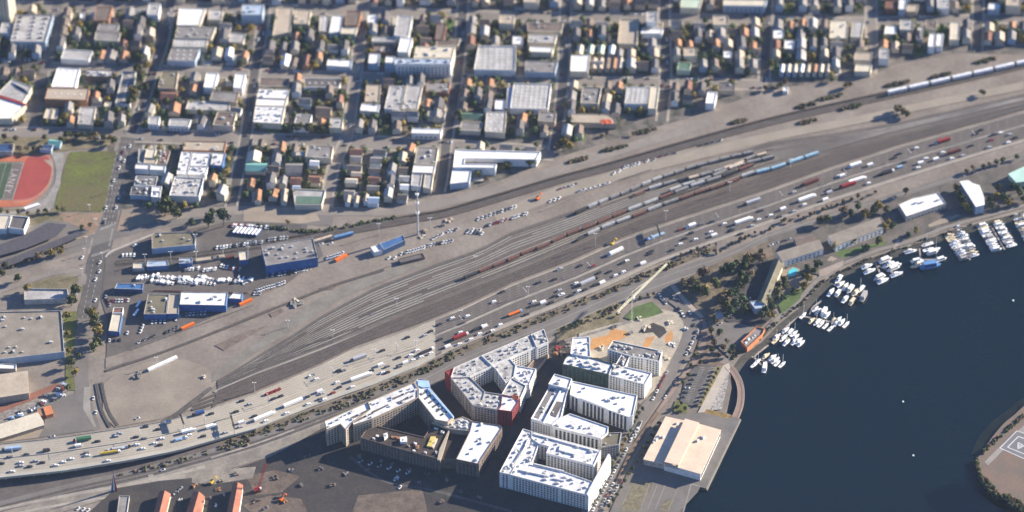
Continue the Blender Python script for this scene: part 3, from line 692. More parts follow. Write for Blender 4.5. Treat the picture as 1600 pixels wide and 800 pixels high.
CITYROW = [(-200, 12, 'strip above the top street'), (12, 118, 'upper city row'), (118, 222, 'middle city row'), (222, 345, 'city row beside the railway')]
def cityplace(u, v):
    lo = interp(u, [(0,9),(900,28),(1600,28)]); mi = interp(u, [(0,104),(720,125),(1200,133),(1600,133)]); e = interp(u, [(0,209),(560,222),(866,240),(1600,240)])
    r_ = 'top edge row' if v < lo else 'upper city row' if v < mi else 'middle city row' if v < e else 'lowest city row'
    c = 1
    for k in range(0, 10):
        a = sorted((q[1], q[0]) for q in AVE[k])
        if u > interp(v, a): c = k+2
    return f'in {ORD[min(10, c)]} block of the {r_}', (r_, c)
def cent(px): return (sum(p[0] for p in px)/len(px), sum(p[1] for p in px)/len(px))
def C(tile, s, h, roof, wall, desc, cat='building', name='city_building', **k):
    px = T(tile, s); o = building(px, h, roof, wall, name=name, **k)
    if '@' in desc: d, pl = desc.split('@'); reg(o, d.strip(), pl.strip(), cat)
    else:
        pl, _ = cityplace(*cent(px)); reg(o, desc, pl, cat)
    return o
# ---- city buildings traced from the photograph
C(Z1,'-14 -30 10 -27 19 -42 -4 -46', 62, 'grey', 'cream', 'tall cream slab tower @cut off by the top left corner', 'tower', 'apartment_tower', win=dict(sp=4.2, fl=3.4, ww=2.2, wh=1.5))
GAR = C(A00,'105 95 335 95 285 265 65 262', 12, 'pale grey', 'pale blue', 'parking garage with roof deck', 'garage', 'parking_garage', par=1.1, win=dict(sp=5, fl=3.2, ww=3.6, wh=1.2))
C(A00,'400 310 580 320 555 378 380 368', 7, 'pale grey', 'white', 'flat pale grey roofed store', 'shop', 'shop')
C(A00,'620 315 660 315 645 365 608 365', 7, 'orange', 'cream', 'orange gable house', 'house', 'house', gable=True)
C(A00,'668 315 735 315 718 365 655 365', 7, 'grey', 'pale grey', 'grey gable house', 'house', 'house', gable=True)
C(A00,'748 320 805 320 795 370 740 364', 7, 'orange', 'tan', 'orange gable house', 'house', 'house', gable=True)
C(A00,'620 150 745 152 735 195 605 190', 7, 'grey', 'pale grey', 'grey flat roofed house', 'house', 'house')
C(A00,'600 198 755 206 740 260 590 252', 7, 'grey', 'cream', 'wide grey roofed house', 'house', 'house')
C(A00,'600 45 705 40 680 130 585 130', 8, 'brown', 'orange', 'brown roofed block with orange side wall', 'building')
C(A00,'1120 50 1285 55 1250 160 1105 160', 10, 'white', 'cream', 'bright white roofed warehouse', 'warehouse', 'warehouse')
C(A00,'1110 166 1350 172 1322 242 1092 238', 9, 'grey', 'cream', 'long grey warehouse', 'warehouse', 'warehouse', units=5)
C(A00,'1088 243 1300 248 1290 296 1078 292', 8, 'pale grey', 'cream', 'sawtooth roofed shed', 'warehouse', 'warehouse', sky=(4.5,6))
C(A00,'1075 300 1250 305 1220 385 1045 380', 8, 'grey', 'pale blue', 'low grey warehouse with vents', 'warehouse', 'warehouse', sky=(7,7))
C(A00,'1515 30 1650 30 1640 95 1508 95', 13, 'pale blue', 'pale blue', 'pale blue roofed block', 'building', units=4)
C(A00,'1440 205 1535 215 1520 270 1430 265', 6, 'pale grey', 'cream', 'pale grey roofed workshop', 'workshop', 'workshop')
C(A00,'1330 295 1392 297 1380 350 1322 348', 7, 'tan', 'cream', 'tan gable house', 'house', 'house', gable=True)
C(A00,'1412 297 1462 298 1452 350 1402 348', 7, 'white', 'pale blue', 'white gable house', 'house', 'house', gable=True)
C(A00,'360 425 500 432 470 548 320 545', 9, 'white', 'white', 'bright white roofed hall', 'hall', 'hall', sky=(6,7))
C(A00,'300 550 560 554 545 628 280 620', 9.5, 'tan', 'orange', 'tan roofed hall with orange walls', 'hall', 'hall', sky=(7,9))
C(A00,'545 437 715 442 705 482 538 478', 6, 'pale grey', 'brown', 'grey flat roof with clutter', 'building', units=6)
C(A00,'770 447 850 452 812 655 720 650', 6, 'grey', 'white', 'long narrow grey shed', 'warehouse', 'warehouse', sky=(5,6))
C(A00,'1010 447 1115 447 1100 555 988 552', 8, 'olive', 'tan', 'olive brown roofed block', 'building', units=3)
C(A00,'1010 565 1110 570 1098 620 1000 615', 7, 'red brown', 'orange', 'red brown hipped house', 'house', 'house', gable=True)
C(A00,'1060 640 1130 645 1120 700 1050 695', 7, 'orange', 'tan', 'orange roofed house', 'house', 'house', gable=True)
C(A00,'1290 458 1365 460 1340 552 1272 548', 9, 'white', 'white', 'bright white roofed shed', 'shed', 'shed')
C(A00,'1472 462 1537 465 1515 557 1458 548', 9, 'white', 'white', 'bright white roofed shed', 'shed', 'shed')
C(A00,'1330 570 1495 580 1480 640 1310 627', 8, 'grey', 'tan', 'wide grey roofed shop', 'shop', 'shop')
C(A00,'1178 630 1440 642 1430 693 1160 685', 6, 'pale grey', 'cream', 'long low pale roof', 'shop', 'shop', units=3)
C(A00,'930 730 1000 732 990 780 924 776', 7, 'pale grey', 'white', 'white fronted shop', 'shop', 'shop', win=dict(sp=4))
C(A00,'1060 745 1195 750 1180 792 1052 787', 7, 'pale grey', 'white', 'white fronted shop', 'shop', 'shop', win=dict(sp=4))
C(A00,'1360 700 1480 706 1458 790 1330 782', 8, 'brown', 'cream', 'brown flat roofed shop', 'shop', 'shop', units=3)
C(A00,'290 680 328 680 310 745 270 741', 6, 'cream', 'tan', 'cream roofed house', 'house', 'house')
C(A00,'334 682 370 684 352 748 316 745', 6, 'cream', 'tan', 'cream roofed house', 'house', 'house')
C(A00,'500 670 600 675 580 782 484 776', 6, 'pale grey', 'cream', 'pale grey roofed workshop', 'workshop', 'workshop', units=2)
C(A00,'655 640 697 641 685 669 650 667', 4, 'cream', 'cream', 'small cream shed', 'shed', 'shed')
C(A00,'500 85 530 85 530 115 500 115', 4, 'white', 'white', 'small white shed', 'shed', 'shed'); C(A00,'570 80 600 80 600 112 570 112', 4, 'white', 'white', 'small white shed', 'shed', 'shed')
o = C(A00,'-20 590 75 495 200 545 145 640 60 612', 9, 'pale grey', 'cream', 'college hall with dark solar panels on roof @by the left edge above the stadium', 'hall', 'college_hall')
for i in range(5):                         # solar panels along its roof
    p = at(30+i*4-6, 134+i*2.2, 9.6)
    mb = MB(); mb.box(0,0,.35,2.2,13,.12,R(38)); mb.bar((0,-3,0),(0,-3,.4),.1); mb.bar((0,3,0),(0,3,.4),.1); mb.build('solar_panel', [PM('dark blue')], o, (p.x-o.location.x, p.y-o.location.y, 9.1))
C(A00,'-20 625 60 612 165 652 75 742 -20 745', 8.5, 'white', 'cream', 'white roofed college hall with red ridge @by the left edge above the stadium', 'hall', 'college_hall')
o = REG[-1][0]; p0, p1 = at(0,151,9.4), at(41,164,9.4); mb = MB(); mb.bar((p0.x-o.location.x,p0.y-o.location.y,9.4),(p1.x-o.location.x,p1.y-o.location.y,9.4),.9); mb.build('ridge_band', [M_red], o)
W = dict(sp=5)
C(A40,'130 50 232 50 215 200 103 226', 6, 'tan', 'cream', 'beige roofed warehouse', 'warehouse', 'warehouse')
C(A40,'245 60 345 65 330 150 236 150', 7, 'tan', 'cream', 'beige roofed workshop', 'workshop', 'workshop', units=2)
C(A40,'400 100 460 100 448 200 393 196', 7, 'pale grey', 'cream', 'narrow pale roofed shop', 'shop', 'shop', sky=(5,5))
C(A40,'475 95 545 100 530 200 455 210', 8, 'white', 'pale blue', 'white roofed block', 'building')
C(A40,'565 70 660 70 640 160 552 160', 9, 'brown', 'orange', 'brown roof above an orange wall', 'building')
C(A40,'540 168 635 172 622 215 530 212', 7, 'cream', 'cream', 'cream roofed house', 'house', 'house')
C(A40,'885 100 978 105 955 228 865 223', 11, 'pale grey', 'white', 'tall pale grey roofed hall', 'hall', 'hall')
C(A40,'905 236 980 240 955 330 885 326', 11, 'white', 'white', 'bright white tall block', 'building')
C(A40,'730 230 880 235 875 262 722 262', 8, 'pale grey', 'cream', 'long pale roof beside the white block', 'building')
C(A40,'740 275 860 280 850 330 730 325', 5, 'brown', 'red brown', 'low brown roofed block', 'building', units=3)
C(A40,'1000 292 1245 292 1228 362 985 362', 17, 'cream', 'cream', 'cream roofed upper storey block', 'apartments', 'apartment_block', units=6)
C(A40,'880 368 1228 370 1216 402 872 400', 18, 'pale blue', 'white', 'long white apartment block with window bays', 'apartments', 'apartment_block', win=dict(sp=4, ww=2.2, fl=3.3), units=7)
C(A40,'710 335 775 337 766 402 700 397', 9, 'white', 'pale blue', 'white roofed cube house', 'house', 'house')
C(A40,'812 352 872 356 865 396 805 394', 14, 'white', 'pale blue', 'white stair tower', 'building')
C(A40,'1390 290 1625 292 1620 442 1362 438', 9, 'pale grey', 'white', 'large warehouse with a grid of skylights', 'warehouse', 'warehouse', sky=(6.2,5.2), par=1.2)
C(A40,'450 370 600 376 592 422 440 412', 6, 'white', 'pale blue', 'white roofed shop', 'shop', 'shop')
C(A40,'160 340 217 341 202 410 153 406', 6, 'white', 'cream', 'white gable house', 'house', 'house', gable=True)
C(A40,'225 360 262 362 250 412 214 410', 6, 'brown', 'cream', 'brown gable house', 'house', 'house', gable=True)
C(A40,'300 342 345 344 330 410 290 406', 7, 'red brown', 'orange', 'red brown gable house', 'house', 'house', gable=True)
C(A40,'1130 150 1190 150 1170 250 1118 250', 8, 'brown', 'red brown', 'brown roofed block', 'building')
C(A40,'1130 256 1280 244 1262 288 1122 288', 7, 'brown', 'cream', 'brown flat roofed shop', 'shop', 'shop')
C(A40,'20 555 210 562 195 620 5 612', 8, 'white', 'cream', 'white warehouse with roof hatches', 'warehouse', 'warehouse', units=5)
C(A40,'5 614 194 622 183 665 -2 660', 7.5, 'white', 'cream', 'plain white warehouse bay', 'warehouse', 'warehouse')
C(A40,'-3 662 182 668 160 775 -18 765', 8, 'textured white', 'cream', 'stained white warehouse', 'warehouse', 'warehouse', units=12)
C(A40,'300 490 535 492 520 550 298 546', 5, 'dark grey', 'white', 'dark roofed garage with white vents', 'garage', 'garage', sky=(7,9))
C(A40,'25 487 212 490 203 543 18 540', 5, 'brown', 'cream', 'dark brown flat roof', 'building')
C(A40,'380 655 475 660 462 715 372 710', 7, 'brown', 'tan', 'brown roofed house', 'house', 'house', gable=True)
C(A40,'255 716 350 720 330 800 232 798', 7, 'grey', 'white', 'grey roof with white rim', 'shop', 'shop', units=2)
C(A40,'690 530 780 532 770 642 680 636', 7, 'tan', 'tan', 'tan roofed block', 'building', units=3)
C(A40,'662 650 775 656 764 702 650 692', 7, 'white', 'white', 'white roofed shop', 'shop', 'shop')
C(A40,'835 540 932 540 903 690 803 680', 8, 'pale grey', 'white', 'pale roofed warehouse bay', 'warehouse', 'warehouse', units=6)
C(A40,'942 532 1042 536 1010 680 912 684', 8.4, 'pale grey', 'cream', 'pale roofed warehouse bay', 'warehouse', 'warehouse', units=5)
C(A40,'1070 510 1213 515 1203 580 1060 575', 6, 'grey', 'orange', 'grey roof with orange side wall', 'shop', 'shop', units=2)
C(A40,'1110 640 1185 645 1175 688 1104 684', 6, 'brown', 'cream', 'brown roofed house', 'house', 'house', gable=True)
C(A40,'1075 692 1185 697 1178 735 1068 728', 7, 'tan', 'pale grey', 'tan roofed house', 'house', 'house')
C(B40,'975 4 1165 8 1152 38 972 34', 8, 'white', 'white', 'white shop with awnings', 'shop', 'shop', win=dict(sp=5, ww=3))
C(A40,'1295 700 1420 702 1402 740 1282 734', 6, 'green', 'cream', 'grey green roofed house', 'house', 'house', gable=True)
C(A40,'1285 760 1420 768 1400 822 1270 815', 6, 'grey', 'cream', 'grey roofed workshop', 'workshop', 'workshop')
C(A40,'1440 700 1565 700 1555 832 1430 824', 8, 'pale grey', 'cream', 'pale roofed workshop hall', 'workshop', 'workshop', sky=(12,6))
C(A40,'1495 625 1557 625 1550 688 1490 685', 9, 'white', 'bright blue', 'small white and blue block', 'building')
C(A40,'1572 545 1640 545 1636 680 1562 678', 7, 'pale blue', 'cream', 'pale blue roofed block', 'building', units=3)
C(A80,'10 525 245 527 225 685 -12 680', 8, 'pale grey', 'white', 'large warehouse with dotted roof lights', 'warehouse', 'warehouse', sky=(5.4,5.4), par=1.0)
C(A80,'85 382 285 387 270 455 80 450', 8, 'grey', 'pale blue', 'grey roofed block', 'building', units=3)
C(A80,'112 290 262 296 250 330 105 325', 7, 'white', 'cream', 'white roofed shop', 'shop', 'shop')
C(A80,'95 140 320 142 308 200 98 198', 7, 'brown', 'cream', 'brown flat roofed row', 'shop', 'shop', units=3)
C(A80,'105 215 280 220 268 270 98 266', 7, 'pale grey', 'cream', 'pale grey roofed row', 'shop', 'shop', units=3)
C(A80,'370 345 490 345 475 450 363 448', 8, 'white', 'cream', 'bright white roofed hall', 'hall', 'hall')
C(A80,'675 122 795 122 780 280 660 276', 7, 'tan', 'cream', 'tan flat roof with pale rim', 'building', par=1.4)
C(A80,'812 180 945 182 935 212 805 210', 7, 'white', 'white', 'white roofed house', 'house', 'house'); C(A80,'830 140 945 142 938 172 822 170', 6, 'brown', 'cream', 'brown roofed house', 'house', 'house')
C(A80,'718 545 862 545 845 650 703 650', 9, 'pale grey', 'white', 'white ribbed warehouse', 'warehouse', 'warehouse', sky=(4.5,5))
C(A80,'868 540 920 540 902 682 850 680', 9, 'cream', 'cream', 'narrow cream roofed block', 'building')
C(A80,'440 545 560 550 540 652 428 648', 8, 'grey', 'cream', 'square grey block with roof pavilion', 'building', units=3, par=1.2)
C(A80,'1222 575 1282 577 1266 650 1210 648', 9, 'white', 'white', 'small bright white block', 'building')
C(A80,'1042 390 1122 395 1110 440 1030 438', 7, 'green', 'pale green', 'green roofed house', 'house', 'house')
C(A80,'1058 -10 1190 -8 1172 52 1052 48', 9, 'pale green', 'cream', 'pale green roofed hall', 'hall', 'hall')
C(A80,'1322 -5 1595 0 1580 40 1318 36', 10, 'cream', 'pale blue', 'long cream roofed hall', 'hall', 'hall', win=dict(sp=5))
C(A80,'375 712 605 716 645 742 652 775 368 765', 7, 'tan', 'tan', 'tan block with orange red mural', 'building')
o = REG[-1][0]; p = at(948,190,7.6); mb = MB()
for i in range(5): mb.box(i*2.4-5, (i % 2)*2-1, 7.0, 2.0, 7, .5+.3*(i % 3), R(10)); 
mb.build('mural_roof', [mat('orange red paint', (.55,.12,.05), var=.3, scale=.3)], o, (p.x-o.location.x, p.y-o.location.y, 0))
for i in range(4): C(A80, f'{412+i*66} 282 {448+i*66} 283 {440+i*66} 335 {404+i*66} 333', 7, ['cream','pale green','pale green','white'][i], 'cream', 'narrow pale row house', 'house', 'house', gable=True)
for i in range(5): C(A80, f'{500+i*42} 362 {532+i*42} 363 {524+i*42} 425 {492+i*42} 423', 6.5, ['tan','tan','brown','orange','cream'][i], 'tan', 'narrow tan row house', 'house', 'house', gable=True)
C(A120,'390 130 507 130 495 240 383 240', 8, 'cream', 'cream', 'large cream roofed block', 'apartments', 'apartment_block', units=4)
C(A120,'525 135 600 137 585 235 515 232', 7, 'pale grey', 'cream', 'pale grey roofed block', 'building')
C(A120,'735 160 810 165 800 215 725 215', 7, 'white', 'cream', 'white roofed house', 'house', 'house')
C(A120,'1010 213 1050 213 1042 295 1000 292', 10, 'white', 'white', 'tall bright white house', 'house', 'house'); C(A120,'1058 213 1098 214 1088 290 1050 288', 9, 'white', 'white', 'tall bright white house', 'house', 'house')
C(A120,'1140 140 1202 140 1194 250 1134 250', 8, 'cream', 'cream', 'cream roofed block', 'building')
C(A120,'935 170 975 170 964 252 928 250', 8, 'cream', 'pale grey', 'narrow cream house', 'house', 'house')
C(A120,'1380 20 1455 25 1445 62 1373 60', 8, 'white', 'pale blue', 'white roofed block', 'building')
C(A120,'820 -5 867 -5 860 62 815 60', 9, 'white', 'pale blue', 'white roofed block', 'building'); C(A120,'872 30 942 30 930 76 866 75', 7, 'tan', 'tan', 'tan roofed house', 'house', 'house')
C(A120,'735 5 812 5 805 55 730 55', 7, 'red brown', 'red brown', 'red brown roofed block', 'building')
for i in range(8): C(A120, f'{78+i*41} 402 {104+i*41} 403 {98+i*41} 448 {72+i*41} 446', 8, ['white','cream','cream','white','tan','orange','cream','tan'][i], 'pale blue' if i < 3 else 'cream', 'narrow gabled row house', 'house', 'house', gable=True)
C(A120,'545 328 652 330 645 378 536 376', 7, 'tan', 'cream', 'tan roofed house', 'house', 'house'); C(A120,'548 402 650 408 640 450 540 448', 7, 'cream', 'cream', 'cream roofed house', 'house', 'house')
C(A120,'95 545 128 548 124 572 92 570', 4, 'white', 'white', 'tiny white hut', 'hut', 'hut')
# ---- row between the second street and the railway
C(B00,'-40 102 88 100 76 150 -40 150', 6, 'dark blue', 'pale grey', 'solar panelled stand @above the running track', 'building', 'stadium_building')
C(B00,'312 66 388 70 372 108 300 102', 6, 'teal', 'pale blue', 'teal roofed pavilion @between running track and grass field', 'pavilion', 'pavilion', gable=True)
C(B00,'262 104 335 108 320 138 250 134', 5, 'dark blue', 'pale blue', 'blue roofed pavilion @between running track and grass field', 'pavilion', 'pavilion')
C(B00,'920 128 978 133 962 190 902 186', 7, 'cream', 'cream', 'small cream roofed shop', 'shop', 'shop')
C(B00,'868 132 915 135 898 222 862 218', 5, 'grey', 'white', 'narrow grey shed', 'shed', 'shed'); C(B00,'905 192 985 196 975 222 898 220', 6, 'tan', 'cream', 'tan roofed shop', 'shop', 'shop')
C(B00,'850 226 940 230 932 262 842 256', 7, 'white', 'pale blue', 'white roofed shop', 'shop', 'shop'); C(B00,'944 230 1036 236 1028 268 936 262', 7.4, 'white', 'pale blue', 'white roofed shop', 'shop', 'shop')
C(B00,'850 302 985 306 973 365 838 360', 6, 'grey', 'white', 'grey roof with debris', 'workshop', 'workshop', units=6)
C(B00,'950 366 1012 367 1000 436 944 432', 7, 'white', 'white', 'white roofed block', 'building', units=3); C(B00,'822 370 942 374 936 425 812 420', 6, 'dark grey', 'pale blue', 'dark roofed workshop', 'workshop', 'workshop', units=4)
C(B00,'985 140 1065 145 1040 225 990 222', 4, 'red brown', 'tan', 'cluttered reddish yard shed', 'shed', 'shed', units=8)
C(B00,'1155 83 1416 88 1402 146 1143 140', 8, 'tan', 'orange', 'tan warehouse with ridge and orange side', 'warehouse', 'warehouse', units=3)
C(B00,'1135 150 1202 154 1172 292 1104 288', 8, 'textured white', 'white', 'stained white workshop', 'workshop', 'workshop', units=5)
C(B00,'1208 155 1322 158 1302 240 1190 238', 8, 'textured white', 'white', 'stained white workshop', 'workshop', 'workshop', units=6)
C(B00,'1330 155 1412 160 1390 238 1315 232', 9, 'textured white', 'bright blue', 'white workshop with blue front', 'workshop', 'workshop', units=3)
C(B00,'1190 245 1302 246 1282 296 1178 292', 7.5, 'textured white', 'white', 'stained white workshop', 'workshop', 'workshop', units=5)
C(B00,'1092 308 1276 316 1245 432 1058 426', 9, 'textured grey', 'white', 'big mottled grey workshop', 'workshop', 'workshop', units=12, par=1.2)
Z7 = (380,200,5.71)
C(Z7,'578 155 803 165 786 272 552 257', 8, 'grey', 'cream', 'grey warehouse with bright side wall', 'warehouse', 'warehouse', units=3)
C(Z7,'480 205 552 210 540 250 468 246', 6, 'pale grey', 'cream', 'low pale roof', 'shop', 'shop')
C(Z7,'440 545 735 560 700 690 462 690', 7, 'pale grey', 'cream', 'pale warehouse with green roof panel', 'warehouse', 'warehouse', par=1.0)
o = REG[-1][0]; pts = [at(*p, 7.3) for p in T(Z7,'482 608 700 612 690 676 470 676')]
mb = MB(); mb.prism([(p.x-o.location.x, p.y-o.location.y) for p in pts], 7.05, 7.4); mb.build('green_roof_panel', [PM('green')], o)
C(Z1,'652 230 685 231 681 257 647 256', 8, 'grey', 'cream', 'grey roofed warehouse', 'warehouse', 'warehouse', units=4)
C(Z1,'646.5 258 680.5 259 678 271 644 270', 8, 'white', 'cream', 'white roofed middle bay', 'warehouse', 'warehouse')
C(Z1,'644 271.5 660 272 657 292 642 290', 7, 'pale grey', 'white', 'narrow pale shed', 'shed', 'shed'); C(Z1,'664 272 677.5 273 674 296 661 293', 7, 'pale grey', 'cream', 'narrow pale shed', 'shed', 'shed')
C(Z1,'711 234 845 238 838 250 727 248 725 256 776 257 774 263 708 262', 10, 'white', 'white', 'large L shaped white roofed depot', 'depot', 'depot', par=.9)
C(Z1,'707 263.5 737 264.5 733 285 703 288', 8, 'white', 'pale blue', 'bright white depot wing', 'depot', 'depot')
C(Z1,'728 249.5 800 251 798 255 727 254.5', 5, 'brown', 'brown', 'narrow brown depot canopy', 'canopy', 'canopy', par=0)
for s, rf, wl in (('45 205 160 205 150 290 30 290','cream','cream'),('30 305 215 305 200 375 20 370','teal','cream'),('385 305 530 305 520 385 375 380','grey','pale blue'),('325 120 380 125 370 205 315 200','orange','cream'),('445 140 490 145 478 215 430 210','brown','cream'),
    ('140 100 200 105 188 165 130 160','brown','cream'),('60 100 115 100 105 155 48 155','dark grey','pale blue'),('40 450 110 455 95 520 30 515','orange','tan'),('110 545 165 550 155 645 100 640','orange','cream'),('240 545 320 545 300 610 225 610','orange','cream'),
    ('345 540 400 545 385 650 335 645','tan','cream'),('430 430 520 430 510 490 420 488','red brown','orange'),('590 415 690 420 680 480 580 475','red brown','cream'),('445 510 510 512 503 545 438 542','pale blue','white'),('600 280 680 285 670 330 592 325','white','white'),
    ('920 445 1020 448 1010 485 908 482','cream','cream'),('905 545 995 548 985 605 898 600','grey','white'),('918 600 962 602 950 660 908 656','tan','white'),('995 605 1035 607 1025 665 985 662','tan','white'),('1080 590 1120 592 1110 650 1072 648','tan','white'),('1120 605 1215 608 1205 665 1112 662','pale blue','white'),
    ('960 175 1070 180 1060 230 950 225','red brown','cream'),('960 240 1060 242 1050 292 950 290','grey','cream'),('930 320 1060 325 1048 375 920 370','dark grey','cream'),('970 385 1060 390 1052 425 962 422','tan','orange'),('1170 170 1280 180 1268 235 1160 228','dark grey','pale blue'),
    ('1140 250 1240 255 1228 310 1130 305','grey','white'),('1125 345 1225 350 1213 400 1115 395','dark grey','pale blue'),('1120 425 1225 430 1213 480 1110 475','red brown','cream'),('1110 505 1215 510 1203 550 1100 546','grey','cream')):
    C(Z7, s, 7.5, rf, wl, f'{rf} gabled house', 'house', 'house', gable=True)
for s, rf, wl in (('895 150 945 152 937 205 888 202','tan','cream'),('895 238 950 240 943 275 888 273','brown','cream'),('900 292 960 294 953 330 893 328','pale grey','white'),('905 345 958 347 950 380 900 378','white','white'),('890 405 950 408 940 445 880 442','dark grey','pale grey')):
    C(B40, s, 7.5, rf, wl, f'{rf} gabled house', 'house', 'house', gable=True)

# ---- yard buildings
Z3 = (160,340,4.0)
def Y(tile, s, h, roof, wall, label, cat='building', name='building', **k):
    o = building(T(tile, s), h, roof, wall, name=name, **k); name_it(o, label, cat); return o
Y(Z3,'308 108 330 97 562 92 582 130 580 172 310 197', 7.5, 'olive', 'pale blue', 'gravel roofed depot office with bluish wall beside two dark trees', 'office', 'depot_office', units=4, par=.9)
Y(Z3,'192 285 264 285 262 318 190 320', 4.5, 'cream', 'pale grey', 'small cream roofed shed left of the steel blue shed', 'shed', 'shed')
Y(Z3,'282 272 410 268 413 302 276 310', 6, 'pale blue', 'blue', 'steel blue roofed long shed above the lot of white cars', 'shed', 'shed')
Y(Z3,'480 255 562 252 562 286 478 290', 6, 'pale blue', 'blue', 'square steel blue roofed shed right of the long blue shed', 'shed', 'shed', units=2)
Y(Z3,'850 215 906 209 912 264 858 270', 7, 'cream', 'bright blue', 'small cream roofed tower with blue walls beside the big blue warehouse', 'building')
Y(Z3,'92 412 258 414 250 452 76 446', 5, 'blue', 'dark blue', 'low blue roofed workshop below the avenue corner', 'workshop', 'workshop', units=1)
Y(Z3,'285 480 415 482 398 606 258 606', 7.5, 'olive', 'bright blue', 'brown roofed warehouse with blue front and three roof vents', 'warehouse', 'warehouse', units=5)
Y(Z3,'418 478 482 482 477 604 402 604', 7, 'tan', 'bright blue', 'yellowish roofed warehouse bay joined to the brown roof', 'warehouse', 'warehouse')
Y(Z3,'494 466 785 469 773 552 482 546', 9, 'white', 'bright blue', 'pale roofed warehouse with tall blue front wall', 'warehouse', 'warehouse', units=5)
Y(Z3,'822 470 880 476 870 512 788 506', 6, 'white', 'bright blue', 'small white roofed annex with blue wall', 'annex', 'annex')
Y(Z3,'62 602 126 606 106 716 38 710', 6, 'cream', 'bright blue', 'narrow cream roofed shop with blue end by the olive trees', 'shop', 'shop')
Y(Z3,'70 565 132 565 125 598 62 598', 5, 'red brown', 'white', 'dark red roofed annex behind the narrow cream shop', 'annex', 'annex')
Y((380,330,5.333),'150 292 582 226 622 388 190 458', 12.5, 'grey', 'bright blue', 'big grey roofed warehouse with bright blue long wall', 'warehouse', 'warehouse', units=14)
Y(Z1,'593 381 630 367.5 633 376 600 391', 7, 'blue', 'dark blue', 'long blue roofed shed beside the tall mast', 'shed', 'shed')
Y(Z1,'579 386.5 593 382 599 391 585 395', 6, 'white', 'white', 'short white roofed shed joined to the blue shed', 'shed', 'shed')
Y(Z1,'622 405 660 396 664 402 626 411', 3, 'dark grey', 'brown', 'low dark store of piled timber in the rail yard', 'store', 'yard_store')
Y(C00,'-60 352 382 345 402 602 -60 655', 8.5, 'dusty', 'pale blue', 'huge flat tan warehouse at the left edge', 'warehouse', 'warehouse', units=16, par=1.0)
o = bpy.context.scene.objects[-1]
Y(Z1,'38 452 106 453 104.5 468 38 470', 6, 'pale grey', 'pale grey', 'pale walled roofless looking store below the slip road', 'store', 'store', par=1.6)
Y(C00,'-60 668 102 680 98 708 -60 704', 5, 'white', 'pale grey', 'long white trailer shaped shed below the tan warehouse', 'shed', 'shed')
Y(Z1,'-20 588 43 580 45 614 -20 624', 9, 'tan', 'tan', 'ribbed tan hall at the left edge above the scrap yard', 'hall', 'hall', par=0)
Y(Z1,'68 637 79 634 83 646 72 649', 5, 'bright orange', 'bright orange', 'orange box shaped store beside the scrap yard', 'store', 'store', par=0); Y(Z1,'58 641 67 638 70 648 62 650', 4, 'orange', 'red brown', 'lower rust orange store beside the scrap yard', 'store', 'store', par=0)
Y(Z1,'-15 668 59 645 67 658 69 664 -15 690', 5, 'cream', 'tan', 'wide cream tarpaulin hall next to the freeway', 'hall', 'hall', par=0)
Y((130,620,4.445),'530 652 604 668 566 830 484 830', 9, 'brick red', 'cream', 'first long red roofed shed from left at the bottom edge', 'shed', 'shed', gable=True)
Y((130,620,4.445),'765 652 842 685 812 830 705 830', 9, 'brick red', 'cream', 'second long red roofed shed from left at the bottom edge', 'shed', 'shed', gable=True)
Y((130,620,4.445),'1042 598 1107 608 1074 830 992 830', 11, 'brick red', 'white', 'third red roofed shed with bright white side and roof ribs', 'shed', 'shed', gable=True)
Y((130,620,4.445),'250 690 322 690 302 830 232 830', 4, 'grey', 'pale grey', 'plain grey roofed shed at the bottom left', 'shed', 'shed')
Y(Z1,'67 552 75 551 76 553 68 554', 5, 'white', 'white', 'tiny white hut at the corner of the tan warehouse', 'hut', 'hut')
for s, t in (('-60 400 -20 390 40 366 75 348 105 351 88 369 40 388 -10 402 -60 420', 'upper dark solar canopy over the left parking lot'), ('-60 428 20 402 122 361 135 365 50 402 -10 424 -60 442', 'lower dark solar canopy over the left parking lot')):
    px = T(Z1, s); P = ccw([tuple(at(u, v, 4.5))[:2] for u, v in px]); c = (sum(p[0] for p in P)/len(P), sum(p[1] for p in P)/len(P)); L = [(p[0]-c[0], p[1]-c[1]) for p in P]
    o = empty('solar_canopy', (*c, 0)); mb = MB(); mb.prism(L, 4.2, 4.5, bottom=True); mb.build('roof', [mat('solar panels', (.075,.07,.082), var=.12, scale=.2)], o)
    for p in inset(L, 2)[::2]: mb = MB(); mb.bar((*p, 0), (*p, 4.2), .25); mb.build('post', [M_steel], o)
    name_it(o, t, 'canopy')
o = Y(B00,'75 550 182 560 150 640 52 627', 7, 'dark grey', 'white', 'white rimmed hall with dark solar roof left of the canopies', 'hall', 'hall', par=1.3)
Y(B00,'-60 540 68 548 40 632 -60 632', 7, 'cream', 'white', 'cream roofed hall cut by the left edge below the stadium', 'hall', 'hall')
Y(B00,'150 497 235 470 250 478 160 508', 3, 'white', 'white', 'long white bleacher roof at the curve of the running track', 'bleacher', 'bleacher', par=0)
Y((500,280,1),'0 0 5 0 4 4 -1 4', 3, 'tan', 'tan', 'tiny tan hut on the verge by the frontage street', 'hut', 'hut', taken=False)

